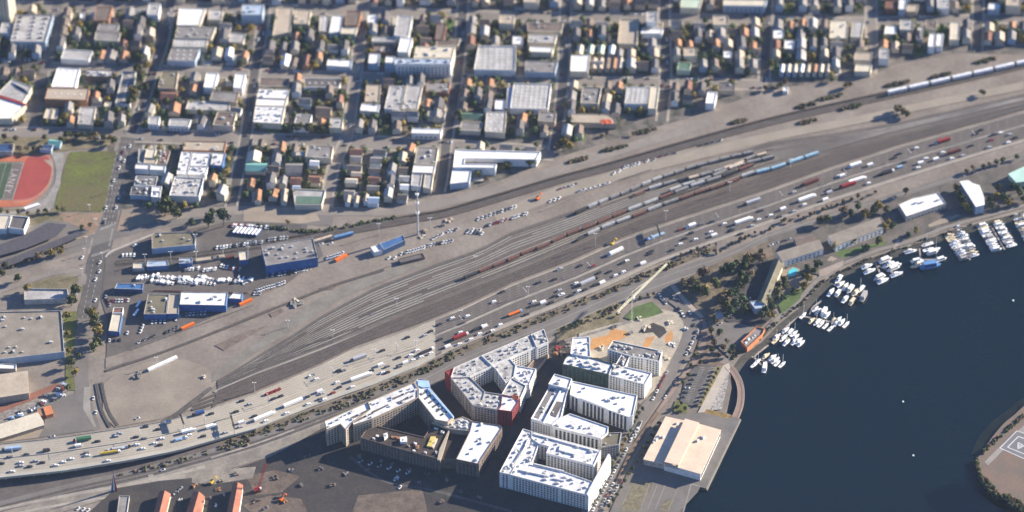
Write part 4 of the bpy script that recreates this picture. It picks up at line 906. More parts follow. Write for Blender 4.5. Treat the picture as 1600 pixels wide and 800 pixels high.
# ---- apartment blocks by the water
def block(label, pieces, name='apartment_building', win=None, group='apartment blocks near the water'):
    """several roof levels of ONE building: pieces = (tile, outline, height, roof, wall, units, window?)"""
    allp = []
    for tl, s, h, *_ in pieces:
        allp.append([tuple(at(u, v, h))[:2] for u, v in T(tl, s)])
    cx = sum(p[0] for q in allp for p in q)/sum(len(q) for q in allp); cy = sum(p[1] for q in allp for p in q)/sum(len(q) for q in allp)
    root = empty(name, (cx, cy, 0)); cand = []
    loc = [ccw([(x-cx, y-cy) for x, y in q]) for q in allp]
    for k, (tl, s, h, roof, wall, un, wi) in enumerate(pieces):
        L = loc[k]; BUILT.append(ccw(allp[k])); I = inset(L, .5); n = len(L); par = .9
        mb = MB(); mb.prism(L, -.3, h+par, cap=False)
        for i in range(n):
            j = (i+1) % n
            mb.face([(*L[i], h+par), (*L[j], h+par), (*I[j], h+par), (*I[i], h+par)]); mb.face([(*I[j], h), (*I[i], h), (*I[i], h+par), (*I[j], h+par)])
        mb.build('wall', [PM(wall, 'wall')], root); mb = MB(); mb.face([(x, y, h) for x, y in I]); mb.build('roof', [PM(roof)], root)
        I2 = inset(L, 2.5); xs = [p[0] for p in I2]; ys = [p[1] for p in I2]; c = t = 0; seen = []
        e = max(range(n), key=lambda i: (Vector(L[i])-Vector(L[i-1])).length); d = Vector(L[e])-Vector(L[e-1]); a = math.atan2(d.y, d.x)
        while c < un and t < 500:
            t += 1; x, y = rnd.uniform(min(xs), max(xs)), rnd.uniform(min(ys), max(ys))
            if not inside(x, y, I2) or any(abs(x-q[0])+abs(y-q[1]) < 3.6 for q in seen): continue
            seen.append((x, y)); c += 1; kk = rnd.choice(['vent', 'unit', 'vent']); link('roof_'+kk, unit_mesh(kk), root, (x, y, h), a)
        if not wi: continue
        sp, ww, wh = wi
        for i in range(n):
            A, B = Vector(L[i]), Vector(L[(i+1) % n]); d = B-A; ln = d.length
            if ln < 5: continue
            d.normalize(); nr = Vector((d.y, -d.x))
            if nr.y > -.1: continue
            m = (A+B)/2+nr*1.5
            if any(q != k and inside(m.x, m.y, loc[q]) for q in range(len(loc))): continue
            cols = int((ln-1.2)//sp)
            for f in range(int((h-1)//3.1)):
                for j in range(cols):
                    p = A+d*(ln/2+(j-(cols-1)/2)*sp)+nr*.04
                    if any(q != k and inside(p.x, p.y, loc[q]) for q in range(len(loc))): continue
                    cand.append((nr.y+f*.001, p.x, p.y, 1+3.1*f+1.6, math.atan2(d.y, d.x), ww, wh))
    cand.sort(key=lambda q: q[0]); rest = MB()
    for i, (q, x, y, z, r, ww, wh) in enumerate(cand):
        if i < 100: link('window', win_mesh(ww, wh), root, (x, y, z), r)
        else: rest.box(x, y, z-wh/2, ww, .2, wh, r)
    if rest.v: o = rest.build('window', [M_glass], root); o['kind'] = 'stuff'
    name_it(root, label, 'apartments', group); return root
def at_part(root, px, h): p = at(*px, h); return (p.x-root.location.x, p.y-root.location.y, h)
H1 = (500,590,4.707)
M_bluetarp = mat('blue roof sheet', (.35,.52,.75), var=.15, scale=.1)
b1 = block('unfinished triangular apartment block with white roofs, slots and a dark brown wing', [
 (H1,'35 322 150 272 350 185 370 235 240 330 190 388 150 345 48 385', 24, 'white', 'tan', 10, (3.2,1.5,1.6)),
 (H1,'352 184 690 40 722 90 720 150 385 305 245 352 240 332 372 236', 24.6, 'textured white', 'tan', 14, (3.2,1.5,1.6)),
 (H1,'692 40 722 8 795 22 812 80 985 288 940 330 850 312 724 152 726 90', 24, 'white', 'tan', 4, (3.2,1.5,1.6)),
 (H1,'298 445 332 395 425 360 765 440 790 405 820 330 950 380 940 420 885 606 600 530', 17, 'dark brown', 'brown', 0, (3.4,1.4,1.5)),
 (H1,'952 384 1100 400 1042 520 1000 604 890 604 942 420', 13, 'dark brown', 'brown', 0, None),
 (H1,'850 312 940 330 1050 290 1120 322 1100 395 955 380 822 330', 19, 'textured grey', 'tan', 12, None),
 (H1,'1120 322 1322 354 1340 372 1186 600 1170 640 1000 604 1042 520 1102 396', 19.5, 'white', 'brown', 9, (3.8,2.2,1.7)),
], 'apartment_building')
mb = MB()                                    # blue sheeting at the apex and dark slots on the north-east wing
for s, h in (('718 22 800 28 812 72 760 78 722 62', 24.1),):
    mb.prism([at_part(b1, q, h)[:2] for q in T(H1, s)], h, h+.9)
mb.build('roof_sheet', [M_bluetarp], b1)
mb = MB(); pl = [at_part(b1, q, 24)[:2] for q in T(H1,'800 78 985 292 978 300 790 90')]; mb.prism(pl, 24.0, 25.6); mb.build('roof_sheet', [M_bluetarp], b1)
for i in range(6):
    mb = MB(); x, y = 735+i*29, 122+i*30
    mb.prism([at_part(b1, q, 24.1)[:2] for q in T(H1, f'{x} {y} {x+48} {y-27} {x+56} {y-17} {x+9} {y+12}')], 24.0, 24.25); mb.build('roof_slot', [PM('dark grey')], b1)
for s in ('225 292 355 232 368 240 235 303','245 318 380 258 392 264 255 330','530 152 655 98 662 106 540 162','565 180 680 128 688 138 572 190','380 250 500 195 506 203 390 260'):
    mb = MB(); mb.prism([at_part(b1, q, 24.9)[:2] for q in T(H1, s)], 24.3, 25.0); mb.build('roof_slot', [PM('dark grey')], b1)
PILES = [('465 430 495 418 500 440 475 465', 'white', 3), ('590 455 640 450 640 490 590 490', 'white', 3.4), ('525 432 590 440 585 455 522 447','orange',1), ('815 440 850 440 840 480 820 515 785 510 800 480','yellow',1.6),
 ('700 500 730 505 725 530 705 528','orange',1.6), ('845 450 865 455 835 525 820 515','cream',1.4), ('850 545 862 548 860 565 848 562','white',1.5), ('415 425 432 428 430 440 412 436','white',1.2), ('385 445 405 448 402 458 384 455','white',1.2),
 ('690 480 712 485 708 495 688 492','white',1.2), ('765 550 785 555 782 562 762 558','white',1), ('680 535 702 540 700 546 678 542','white',1), ('840 370 870 376 866 386 838 382','white',1), ('890 395 915 402 910 415 886 410','white',1.4), ('645 500 660 503 658 512 644 510','tan',1)]
for s, c, hh in PILES:
    P = [at(u, v, 17) for u, v in T(H1, s)]; c0 = sum((Vector(p[:2]) for p in P), Vector((0,0)))/len(P)
    mb = MB(); L = [(p.x-c0.x, p.y-c0.y) for p in P]; mb.prism(L, 0, hh, bottom=True); 
    for k in range(3): mb.box(rnd.uniform(-1,1), rnd.uniform(-1,1), hh, 1.2, .9, .5, rnd.random()*3)
    o = mb.build('material_stack', [PM(c)], None, (c0.x, c0.y, 17.02)); reg(o, f'{c} stack of building materials', 'on the dark roof of the unfinished block', 'stack', 'stacks on the unfinished roof')
mb = MB(); Pw = [at_part(b1, q, 19)[:2] for q in T(H1,'945 385 955 380 915 520 885 606 862 600 880 520')]; mb.prism(Pw, 17, 18.6); mb.build('timber_wall', [PM('tan')], b1)
H2 = (680,500,4.445)
block('five sided grey roofed apartment block with dark courtyard and red corners', [
 (H2,'110 402 130 335 318 252 390 326 240 396', 21, 'textured grey', 'white', 10, (3.0,1.5,1.7)),
 (H2,'66 362 128 336 108 400', 22, 'red', 'red', 0, None),
 (H2,'320 251 665 104 700 190 660 208 392 318', 21.5, 'textured grey', 'white', 16, (2.8,1.5,1.7)),
 (H2,'665 103 755 66 787 155 710 190 702 189', 22, 'textured grey', 'white', 6, (2.8,1.9,1.7)),
 (H2,'395 322 520 272 560 318 545 398 490 440 440 372 418 340', 20, 'textured grey', 'white', 3, (2.8,1.4,1.7)),
 (H2,'562 318 640 332 702 343 655 450 632 455 600 440 548 398', 19.5, 'textured white', 'white', 8, (3.0,1.5,1.7)),
 (H2,'530 402 600 442 632 458 592 550 562 540 462 518', 20, 'textured grey', 'white', 5, (3.0,1.5,1.7)),
 (H2,'108 404 240 398 345 500 330 560 260 594 205 522', 21, 'textured grey', 'pale grey', 10, (3.2,1.5,1.7)),
 (H2,'262 595 332 560 346 502 462 520 455 600 432 626', 20.5, 'textured grey', 'pale grey', 8, (3.2,1.5,1.7)),
 (H2,'434 627 456 600 462 522 560 542 578 572 535 640', 21, 'textured white', 'red', 2, (3.2,1.5,1.7)),
])
Y(H2,'640 330 700 260 790 240 700 352', 5, 'brown', 'tan', 'low dark roofed podium right of the five sided block', 'podium', 'podium')
Y(H2,'535 522 580 530 578 556 540 552', 20.9, 'bright orange', 'bright orange', 'small orange rooftop room on the five sided block', 'rooftop room', 'rooftop_room', z0=20, taken=False)
H3 = (820,510,4.2125)
block('white roofed apartment block with teal glass fronts beside the orange soil', [
 (H3,'315 76 425 72 432 205 300 182', 20, 'textured white', 'white', 6, None),
 (H3,'300 184 432 206 578 250 550 320 248 252 266 212', 19, 'textured white', 'glass green', 14, (4.5,.9,2.6)),
 (H3,'580 95 905 165 887 235 788 212 692 198 640 182 545 152', 20, 'grey', 'white', 16, (3.2,1.5,1.7)),
 (H3,'640 184 692 200 662 268 588 290 552 320 580 250 600 248', 19.5, 'grey', 'white', 6, None),
 (H3,'590 290 662 268 836 310 790 385 640 346 552 322', 19.6, 'textured white', 'white', 10, (3.0,1.4,1.7)),
])
b4 = block('white apartment block with two wings round a long courtyard, between its neighbours', [
 (H3,'155 382 195 315 310 348 288 412 226 400', 22, 'textured white', 'white', 2, None),
 (H3,'160 402 226 402 288 414 274 455 238 600 178 650 40 610', 19, 'textured white', 'white', 5, (2.8,1.5,1.7)),
 (H3,'310 362 740 456 712 590 684 600 540 548 362 482 296 452', 20, 'white', 'white', 10, (4.2,2.4,2.7)),
 (H3,'180 652 240 602 298 576 550 664 546 702 500 740 182 662', 19, 'textured white', 'white', 8, (4.2,2.4,2.7)),
 (H3,'505 738 548 704 636 700 622 780 500 800', 17, 'olive', 'pale grey', 2, (2.8,1.8,1.6)),
])
H5 = (770,650,5.335)
b5 = block('large white ring shaped apartment block with many square windows at the bottom edge', [
 (H5,'56 472 190 222 252 110 322 132 318 195 150 492', 21, 'textured white', 'white', 14, (3.5,1.9,1.9)),
 (H5,'320 190 385 236 330 385 300 402 152 492', 20.2, 'textured white', 'white', 8, (3.5,1.9,1.9)),
 (H5,'324 133 430 162 900 292 842 416 445 312 470 256 385 234 322 190', 21.4, 'textured white', 'white', 13, (3.4,1.8,1.8)),
 (H5,'152 494 300 404 590 466 832 552 780 660 560 603', 21, 'textured white', 'white', 14, (3.2,1.9,1.8)),
])
mb = MB(); mb.prism([at_part(b5, q, 22.6)[:2] for q in T(H5,'782 650 836 545 960 318 974 316 985 345 800 672')], -.3, 22.6); mb.build('end_wall', [PM('white','wall')], b5)
P = [at_part(b5, q, 20)[:2] for q in T(H5,'516 590 575 604 574 608 515 594')]; mb = MB(); mb.prism(P, -.3, 20.9); mb.build('stair_panel', [PM('dark grey')], b5)
def upstand(root, tl, s, h, hh=1.5, m='white', nm='roof_upstand'):
    mb = MB(); mb.prism([at_part(root, q, h)[:2] for q in T(tl, s)], h, h+hh); mb.build(nm, [PM(m)], root)
upstand(b4, H3, '185 488 252 502 205 598 135 570', 19, .4, 'dark grey', 'roof_terrace'); upstand(b4, H3, '168 410 198 416 92 606 62 598', 19, .4, 'grey', 'roof_terrace')
upstand(b4, H3, '232 428 240 430 128 645 118 642', 19, 1.8); upstand(b4, H3, '365 480 372 470 545 535 540 548', 20, 1.5)
for s in ('215 448 470 505 468 512 212 456', '345 402 590 462 588 468 343 408', '505 520 600 540 598 548 503 528', '180 470 205 440 212 444 188 474'): upstand(b5, H5, s, 21, 1.6)
for s in ('268 250 276 254 168 432 160 428', '300 190 306 192 180 420 174 418'): upstand(b5, H5, s, 21, 1.6)
for s in ('340 148 880 296 876 304 336 156', '560 250 700 288 690 330 550 290'): upstand(b5, H5, s, 21.4, 1.4)
# ---- terminal building on the wharf
TM = (940,560,3.335)
t = empty('terminal_building', tuple(at(1078,705,0))); cx, cy = t.location.x, t.location.y
def lc(s, h): return [(p.x-cx, p.y-cy) for p in (at(u, v, h) for u, v in T(TM, s))]
for nm, s, h in (('side_aisle','336 306 452 332 336 552 220 526',8.5), ('main_hall','436 324 620 376 516 602 326 548',10.5)):
    L = ccw(lc(s, h)); mb = MB(); mb.prism(L, -.3, h, cap=False); mb.build('wall', [PM('white' if nm == 'main_hall' else 'pale grey','wall')], t)
    mb = MB(); mb.prism(inset(L, -.6), h, h+.5, bottom=True); mb.build('roof', [PM('peach')], t)
A_, B_2, C_, D_ = lc('436 324 506 344 398 562 330 546', 12.6)
mb = MB(); mb.prism([A_, B_2, C_, D_], 8, 12.6, cap=False); mb.build('clerestory', [PM('pale grey','wall')], t)
mb = MB(); mb.prism(inset(ccw([A_, B_2, C_, D_]), -.5), 14.5, 14.9, bottom=True); mb.build('roof', [PM('peach')], t)
E1, E2 = Vector(lc('619 377 517 600', 10.5)[0]), Vector(lc('619 377 517 600', 10.5)[1]); d = (E2-E1); n_ = 14; rr = math.atan2(d.y, d.x)
for i in range(n_):
    p = E1+d*((i+.5)/n_); nn = Vector((-d.y, d.x)).normalized()*.45
    if nn.x < 0: nn = -nn
    mb = MB(); mb.box(0,0,0,3.4,.2,4.6); mb.build('window', [M_glass], t, (p.x+nn.x*.25, p.y+nn.y*.25, 3.2), rr)
for s, h, k in (('285 425',9.1,'unit'),('300 405',9.1,'vent'),('320 410',9.1,'unit'),('270 438',9.1,'vent'),('500 430',11.1,'unit'),('520 410',11.1,'vent'),('530 415',11.1,'unit'),('415 440',13.0,'vent'),('390 340',9.1,'vent')):
    u, v = T(TM, s)[0]; p = at(u, v, h); link('roof_'+k, unit_mesh(k), t, (p.x-cx, p.y-cy, h), .9)
name_it(t, 'broad cream roofed terminal hall standing on the wharf', 'terminal')
# ---- marina side buildings
HZ = (1100,340,3.077)
Y(HZ,'340 192 378 225 298 412 256 398', 10, 'olive', 'cream', 'steep hotel wing with dormers and bright cream front', 'hotel', 'hotel_building', gable=True, win=dict(sp=5))
Y(HZ,'218 404 256 400 294 414 286 436 246 440', 8, 'pale blue', 'pale blue', 'pale blue end house of the steep hotel wing', 'hotel', 'hotel_building')
Y(HZ,'350 168 552 108 574 150 384 210', 9.5, 'dusty', 'white', 'middle hotel wing with white front above the pool', 'hotel', 'hotel_building', par=0, win=dict(sp=5))
Y(Z1,'1294 369 1374 340 1380 356 1306 384', 9.5, 'dusty', 'white', 'right hotel wing with dormers and white front', 'hotel', 'hotel_building', par=0, win=dict(sp=5))
Y(Z1,'1240 370 1270 364 1276 374 1246 384', 8, 'brown', 'tan', 'small brown gabled hotel wing behind the middle wing', 'hotel', 'hotel_building', gable=True)
for base in (((1304,378),(1374,352),5,8.5), ((1226,398),(1280,382),4,8.5), ((1214,408),(1200,462),4,10)):
    (x0,y0),(x1,y1),k,h = base
    for i in range(k):
        f = (i+.5)/k; p = at(x0+(x1-x0)*f, y0+(y1-y0)*f, h-1); mb = MB()
        mb.box(0,0,-2.0,2.6,3.2,3.0); mb.prism([(-1.6,-1.8),(1.6,-1.8),(1.6,1.8),(-1.6,1.8)], 1, 1.25, bottom=True)
        hs = [o for o in bpy.data.objects if o.name.startswith('hotel_building')]; o_ = min(hs, key=lambda q: (q.location.x-p.x)**2+(q.location.y-p.y)**2)
        mb.build('dormer', [PM('dark grey')], o_, (p.x-o_.location.x, p.y-o_.location.y, h-1.2), R(-15))
Y(Z1,'1404 320 1426 310 1466 301 1478 318 1416 339', 8, 'white', 'pale grey', 'white flat roofed office by the marina', 'office', 'office_building', units=3, win=dict(sp=4))
Y(Z1,'1500 284 1513 282 1520 287 1530 290 1537 308 1538 320 1525 323', 12, 'white', 'pale blue', 'tall bright white curved roof hall by the marina', 'hall', 'hall', par=0)
Y(Z1,'1576 272 1600 261 1650 255 1650 278 1588 285', 8, 'mint', 'pale green', 'mint green roofed hall at the right edge', 'hall', 'hall', par=0)
Y((1140,470,6.155),'108 398 262 255 338 275 318 322 170 462', 5, 'grey', 'bright orange', 'small grey roofed restaurant with orange red rim on the shore', 'restaurant', 'restaurant', par=1.3, units=4)
Y(Z1,'1118 489 1126 486 1131 496 1121 500', 5, 'pale grey', 'tan', 'little pale grey hut among the park trees', 'hut', 'hut')
# ---------------------------------------------------------------- trees
def crown_mesh(name, r, hgt, seed, m, n=300, flat=.85):
    q = random.Random(seed); mb = MB(); cl = []
    for i in range(7):
        a = q.uniform(0, 6.28); d = q.uniform(.15, .62)*r; cl.append((math.cos(a)*d, math.sin(a)*d, hgt+q.uniform(-.3, .45)*r, q.uniform(.38, .6)*r))
    cl.append((0, 0, hgt+.3*r, .6*r))
    for i in range(n):
        cx, cy, cz, cr = q.choice(cl); v = Vector((q.gauss(0,1), q.gauss(0,1), q.gauss(0,.8))).normalized()*cr*q.uniform(.55, 1.08); v.z *= flat
        p = Vector((cx, cy, cz))+v; s = q.uniform(.4, .85)*(r/5)**.5
        t = Vector((q.gauss(0,1), q.gauss(0,1), q.gauss(0,1))).normalized(); u = v.normalized().cross(t).normalized() if v.length > .01 else t; w_ = (u.cross(v.normalized())+v.normalized()*q.uniform(-.5,.5))
        mb.face([p-u*s-w_*s*.7, p+u*s-w_*s*.8, p+u*s*.8+w_*s, p-u*s*.7+w_*s*.9])
    return mb.mesh(name, [m])
def trunk_mesh(r, hgt):
    mb = MB(); mb.bar((0,0,-.3), (0,0,hgt*.7), .05*r+.1, 0, 6)
    for k in range(4):
        a = k*1.6+.3; mb.bar((0,0,hgt*.55), (math.cos(a)*r*.45, math.sin(a)*r*.45, hgt*.95), .03*r+.04)
    return mb.mesh('trunk', [M_bark])
TREES = {}
def tree_proto(ci, k, tall):
    key = (ci, k, tall)
    if key not in TREES:
        hg = 8.5 if tall else 6
        TREES[key] = (crown_mesh('crown', 5, hg, ci*31+k*7+tall, M_leaf[ci]), trunk_mesh(5, hg))
    return TREES[key]
TCOL = ['olive', 'dark green', 'yellowish', 'brown']
NTREE = [0]; FARTREES = []
def tree(u, v, r, ci, place, tall=False, group=None, name='tree', order='left'):
    NTREE[0] += 1
    if NTREE[0] > 290: FARTREES.append((u, v, r, ci)); return
    cm, tm = tree_proto(ci, rnd.randrange(4), tall); p = gat(u, v); o = empty(name, (p.x, p.y, p.z), rnd.uniform(0, 6.28)); s = r/5; o.scale = (s, s, s*rnd.uniform(.85, 1.15))
    link('crown', cm, o); link('trunk', tm, o); big = 'tall' if r > 7 else 'small' if r < 3.4 else 'round'
    reg(o, f'{big} {TCOL[ci]} tree', place, 'tree', group, order); return o
def trees(s, r, ci, place, group=None, **k):
    for u, v in T(Z1, s): tree(u, v, r*rnd.uniform(.85, 1.15), ci if isinstance(ci, int) else rnd.choice(ci), place, group=group, **k)
g1 = 'trees beside the left avenue'
trees('118 464 112 478 142 500 149 514 152 526 155 540 146 550 150 505', 6.5, [0,0,2], 'beside the left avenue', g1)
trees('104 500 105 530 108 552 112 574 118 588 106 612 122 560', 4.6, [0,2], 'on the left avenue verge', g1)
trees('62 406 80 401 10 418 3 432 -4 425 42 456 28 440 95 398', 4.8, [0,2,3], 'on the slip road verge')
trees('258 338 268 334 276 341 262 330', 7, [0,3], 'on the brown lot below the white shops')
tree(326, 356, 8.5, 1, 'right of the gravel roofed office', True); tree(350, 354, 8.2, 1, 'right of the gravel roofed office', True); trees('332 340 300 352', 5, 1, 'behind the gravel roofed office')
trees('222 130 225 147 216 114 210 152 229 108 206 166 219 96', 6.5, [0,0,1,2], 'along the avenue beside the narrow grey shed')
trees('104 217 112 216 121 217 130 216 140 217 150 218 161 217 172 220 178 226 98 224', 4.2, [0,2,0], 'above the grass field', 'trees above the grass field')
trees('18 236 30 237 42 236 54 238 64 236 8 218 24 220 70 219', 3.6, [3,3,0], 'above the running track')
trees('2 333 12 335 30 336 44 337 60 334 72 333 90 330 100 331 141 356 128 360', 3.2, [3,0], 'below the running track')
trees('458 203 465 207 474 204 484 208 496 206 505 209 512 204', 5.5, [0,2,0], 'along the second street near the beige gap', 'street trees on the second city street')
trees('882 230 874 234 888 234', 6.5, [2,3], 'at the end of the second street'); trees('827 262 835 258 785 266 792 264', 5, 0, 'beside the white depot')
trees('1400 178 1406 174 1411 179 1416 183', 5, [0,3], 'alone on the dirt beside the railway')
trees('1533 148 1537 150', 4, 3, 'right of the lone dirt trees'); trees('940 214 948 212 990 212 760 282 450 352', 2.8, [2,3], 'on the dry railway verge'); trees('1218 138 1227 134 1300 128 1322 138 1328 136 1196 142', 3.8, [3,0], 'at the edge of the city dirt verge')
g2 = 'park trees between the street and the hotel'
for i in range(64):
    u, v = rnd.uniform(1066, 1190), rnd.uniform(398, 498)
    if v < 446-(u-1055)*.42+8 or (u > 1150 and v > 425 and u+v > 1600) or (u < 1100 and v > 462): continue
    tree(u, v, rnd.uniform(4.2, 7.4), rnd.choice([0,1,3,1,2,0]), 'in the park left of the hotel', group=g2)
for s, c in (('1200 475 1206 487 1212 470 1196 492 1190 500 1204 498 1216 462 1226 446 1256 452 1262 440 1270 430 1262 425 1278 420 1255 436 1240 462 1224 470 1228 452 1214 450', [1,1,0,2]),):
    trees(s, 5, c, 'between the steep hotel wing and the shore', 'hotel garden trees')
trees('1304 392 1318 386 1332 382 1388 352 1394 358 1380 362 1372 384 1352 392 1420 372 1432 366', 4.6, [1,0,2], 'below the right hotel wing', 'hotel garden trees')
trees('1415 306 1318 338 1340 330 1352 340 1365 335 1372 328 1384 333 1330 340 1290 352 1280 350', 5.2, [2,0,1,3], 'above the right hotel wing')
trees('1492 300 1497 310 1502 320 1508 330 1514 334 1546 318 1556 312 1566 316 1550 328 1560 300 1580 298 1588 302 1592 310 1574 322 1600 318', 5.4, [1,0,2,1], 'round the curved white hall', 'trees round the curved hall')
trees('1546 262 1556 258 1566 256 1510 272 1520 268 1588 250 1536 266', 3.6, [3,0], 'on the frontage verge near the mint hall')
for i in range(34):
    u = 1062+i*9.2+rnd.uniform(-3, 3); tree(u, interp(u, RR)-9+rnd.uniform(-3, 3) if u > 1110 else interp(u, FB)+3, rnd.uniform(1.8, 3.2), rnd.choice([0,3,3]), 'on the verge between freeway and frontage road', group='small trees along the frontage road')
g3 = 'street trees beside the apartment blocks'
for i in range(22):
    f = i/21; u = 1003-f*78; v = 642+f*150; tree(u+rnd.uniform(-2,2), v, 2.6, rnd.choice([0,2,1]), 'on the street right of the white blocks', group=g3)
for i in range(14):
    f = i/13; tree(1030-f*78, 665+f*130, 2.8, rnd.choice([0,1,1]), 'on the street left of the terminal', group=g3)
for i in range(9): f = i/8; tree(1122-f*27, 580+f*52, 2.0, rnd.choice([0,2]), 'in the bed left of the lagoon', group='bed trees by the lagoon')
trees('1118 508 1110 520 1124 525 1116 540 1130 548 1142 556 1112 552 1146 548 1136 538 1122 560', 4.2, [1,0,3], 'between brown path and restaurant')
trees('1088 560 1080 575 1076 590 1066 600 1090 548 1095 570', 3.0, [0,1], 'along the brown path')
trees('1058 640 1064 634 1070 642', 2.5, 1, 'on the small lawn by the terminal'); trees('985 470 1000 468 1012 464 1022 462 965 494', 2.4, 0, 'round the small lawn below the crane')
for i in range(7): trees(f'{40+i*9} {706+i*3}', 0.1, 0, 'x') if False else None

def clumps(name, pts, size, ms, label, cat, n, hgt=1.6):
    """low growth nobody could count: many leaf clumps in one object"""
    mbs = MB(); q = random.Random(len(pts)*7+n)
    for i in range(n):
        k = q.uniform(0, len(pts)-1.001); j = int(k); f = k-j; u = pts[j][0]*(1-f)+pts[j+1][0]*f; v = pts[j][1]*(1-f)+pts[j+1][1]*f; wv = pts[j][2]*(1-f)+pts[j+1][2]*f
        v += q.uniform(-wv, wv)/2
        if q.random() < .3+.3*math.sin(u*.13)+.2*math.sin(u*.31): continue
        p = gat(u, v); mi = q.randrange(len(ms)); r = size*q.uniform(.5, 1.3)
        for t in range(9):
            d = Vector((q.gauss(0,1), q.gauss(0,1), abs(q.gauss(0,1)))).normalized(); c = Vector((p.x, p.y, p.z+.2))+Vector((d.x*r, d.y*r, d.z*r*hgt*.7)); s = r*.55
            a = d.cross(Vector((q.random(), q.random(), q.random()+.1))).normalized(); b = a.cross(d)
            mbs.face([c-a*s-b*s, c+a*s-b*s, c+a*s+b*s, c-a*s+b*s], mi)
    o = mbs.build(name, ms); name_it(o, label, cat); o['kind'] = 'stuff'; return o
V1 = [(345,698,12),(400,681,14),(525,635,15),(582,614,14),(650,585,14),(700,559,14),(800,518,12),(925,467,11),(1025,424,10),(1110,390,8)]
clumps('shrubbery', V1, 1.2, [M_leaf[0], M_leaf[3]], 'straggly shrubs on the verge along the lower freeway edge', 'shrubs', 620)
clumps('shrubbery', [(180,745,5),(250,728,6),(300,716,8),(345,702,10),(400,690,10)], 1.3, [M_leaf[0], M_leaf[3]], 'sparse shrubs below the elevated freeway', 'shrubs', 60)
clumps('shrubbery', [(400,352,3),(470,362,4),(500,362,5),(560,350,5),(620,340,4)], 1.4, [M_leaf[1], M_leaf[0]], 'dark hedge between frontage street and upper railway', 'shrubs', 150)
clumps('shrubbery', [(1524,718,8),(1532,745,14),(1548,765,16),(1575,780,16),(1600,795,14)], 1.7, [M_leaf[0], M_leaf[1], M_leaf[3]], 'grey green shrubs along the island shore', 'shrubs', 230)
clumps('shrubbery', [(1534,708,6),(1555,690,6),(1578,668,6),(1600,650,5)], 1.3, [M_leaf[3], M_leaf[1]], 'reddish scrub above the island path', 'shrubs', 110)
for i, (u, v, wd) in enumerate(((905,250,34),(962,232,40),(1010,205,30),(1298,152,40),(1403,131,38),(1262,190,28),(1330,168,30),(1470,118,30),(1540,95,34),(1260,165,30),(1155,190,26))):
    clumps('shrubbery', [(u-wd/2, v+wd*.12, 3),(u, v, 6),(u+wd/2, v-wd*.12, 3)], 1.5, [M_leaf[1], M_leaf[3]], f'{ORD[i+1] if i < 10 else "11th"} dark scrub patch on the dry verge of the upper railway', 'scrub', 80)
clumps('shrubbery', [(1143,560,5),(1180,535,6),(1215,502,6),(1250,476,6),(1285,440,5),(1340,412,4),(1420,384,4),(1520,350,3)], 1.0, [M_leaf[1], M_leaf[3]], 'low dark growth on the rocky marina shore', 'shrubs', 300)
clumps('shrubbery', [(870,520,6),(900,508,10),(940,492,12),(965,480,10)], 1.2, [M_leaf[3], M_leaf[0]], 'dry scrub left of the small lawn', 'shrubs', 90)
clumps('shrubbery', [(100,385,4),(60,400,6),(20,416,6),(-20,430,6)], 1.3, [M_leaf[3], M_leaf[2]], 'dry scrub on the lower edge of the boulevard', 'shrubs', 110)

trees('1132 478 1140 470 1148 462 1156 455 1150 478 1160 470 1166 440 1172 432 1140 486 1164 486 1126 470 1158 440', 6.5, [1,0,1,3], 'in the shaded hotel lot', 'trees of the hotel lot')
# ---------------------------------------------------------------- city infill: houses, shops and back garden trees
def fill_box(x, y, r, m): return [(x-r, y-m), (x+r, y-m), (x+r, y+m), (x-r, y+m)]
HP = []
def house_proto(kind, roof, wall, wx, dy, h):
    L = [(-wx/2,-dy/2),(wx/2,-dy/2),(wx/2,dy/2),(-wx/2,dy/2)]; root = empty('proto', (0,0,0)); 
    if kind == 'gable': build_gable(root, L, h, PM(wall,'wall'), PM(roof))
    else:
        mb = MB(); mb.prism(L, -.3, h+.6, cap=False); I = inset(L, .4)
        for i in range(4):
            j = (i+1) % 4; mb.face([(*L[i],h+.6),(*L[j],h+.6),(*I[j],h+.6),(*I[i],h+.6)]); mb.face([(*I[j],h),(*I[i],h),(*I[i],h+.6),(*I[j],h+.6)])
        mb.build('wall', [PM(wall,'wall')], root); mb = MB(); mb.face([(*p, h) for p in I]); mb.build('roof', [PM(roof)], root)
        link('roof_vent', unit_mesh('vent'), root, (wx*.2, dy*.15, h))
    ch = [(c.data, tuple(c.location), c.name.split('.')[0]) for c in root.children]
    for c in list(root.children): bpy.data.objects.remove(c)
    bpy.data.objects.remove(root); return dict(kind=kind, roof=roof, parts=ch, w=wx, d=dy)
HOUSE = [house_proto('gable', r_, w_, wx, dy, h) for r_, w_, wx, dy, h in (('grey','cream',8.5,13,7.5),('dark grey','pale grey',9,14,8),('brown','cream',8,12,7),('tan','tan',9,12,7),('red brown','cream',8,13,7.5),('dark grey','white',8,15,8.5),('grey','pale blue',9,13,8),('brown','tan',12,9,7),('grey','white',13,9,7.5),('orange','cream',8,11,7),('pale grey','cream',9,14,8))]
FLAT = [house_proto('flat', r_, w_, wx, dy, h) for r_, w_, wx, dy, h in (('pale grey','cream',14,16,6),('grey','tan',17,14,7),('brown','cream',13,17,6.5),('tan','cream',16,15,9),('white','pale grey',11,14,6),('dark grey','tan',18,13,6),('pale grey','white',12,18,10))]
def crosses(P, Q):
    for x, y in P:
        if inside(x, y, Q): return True
    for x, y in Q:
        if inside(x, y, P): return True
    return False
LOWB = [(200,345),(330,330),(500,332),(620,322),(680,300),(760,280),(800,262),(860,236),(930,216),(1000,194),(1075,174),(1200,134),(1360,110),(1500,74),(1620,74)]
def avx(k, v): 
    if k >= 9: return interp(v, [(q[1], q[0]) for q in AVE[9]])+(0 if k == 9 else 160)
    a = [(q[1], q[0]) for q in AVE[k]]; return interp(v, a)
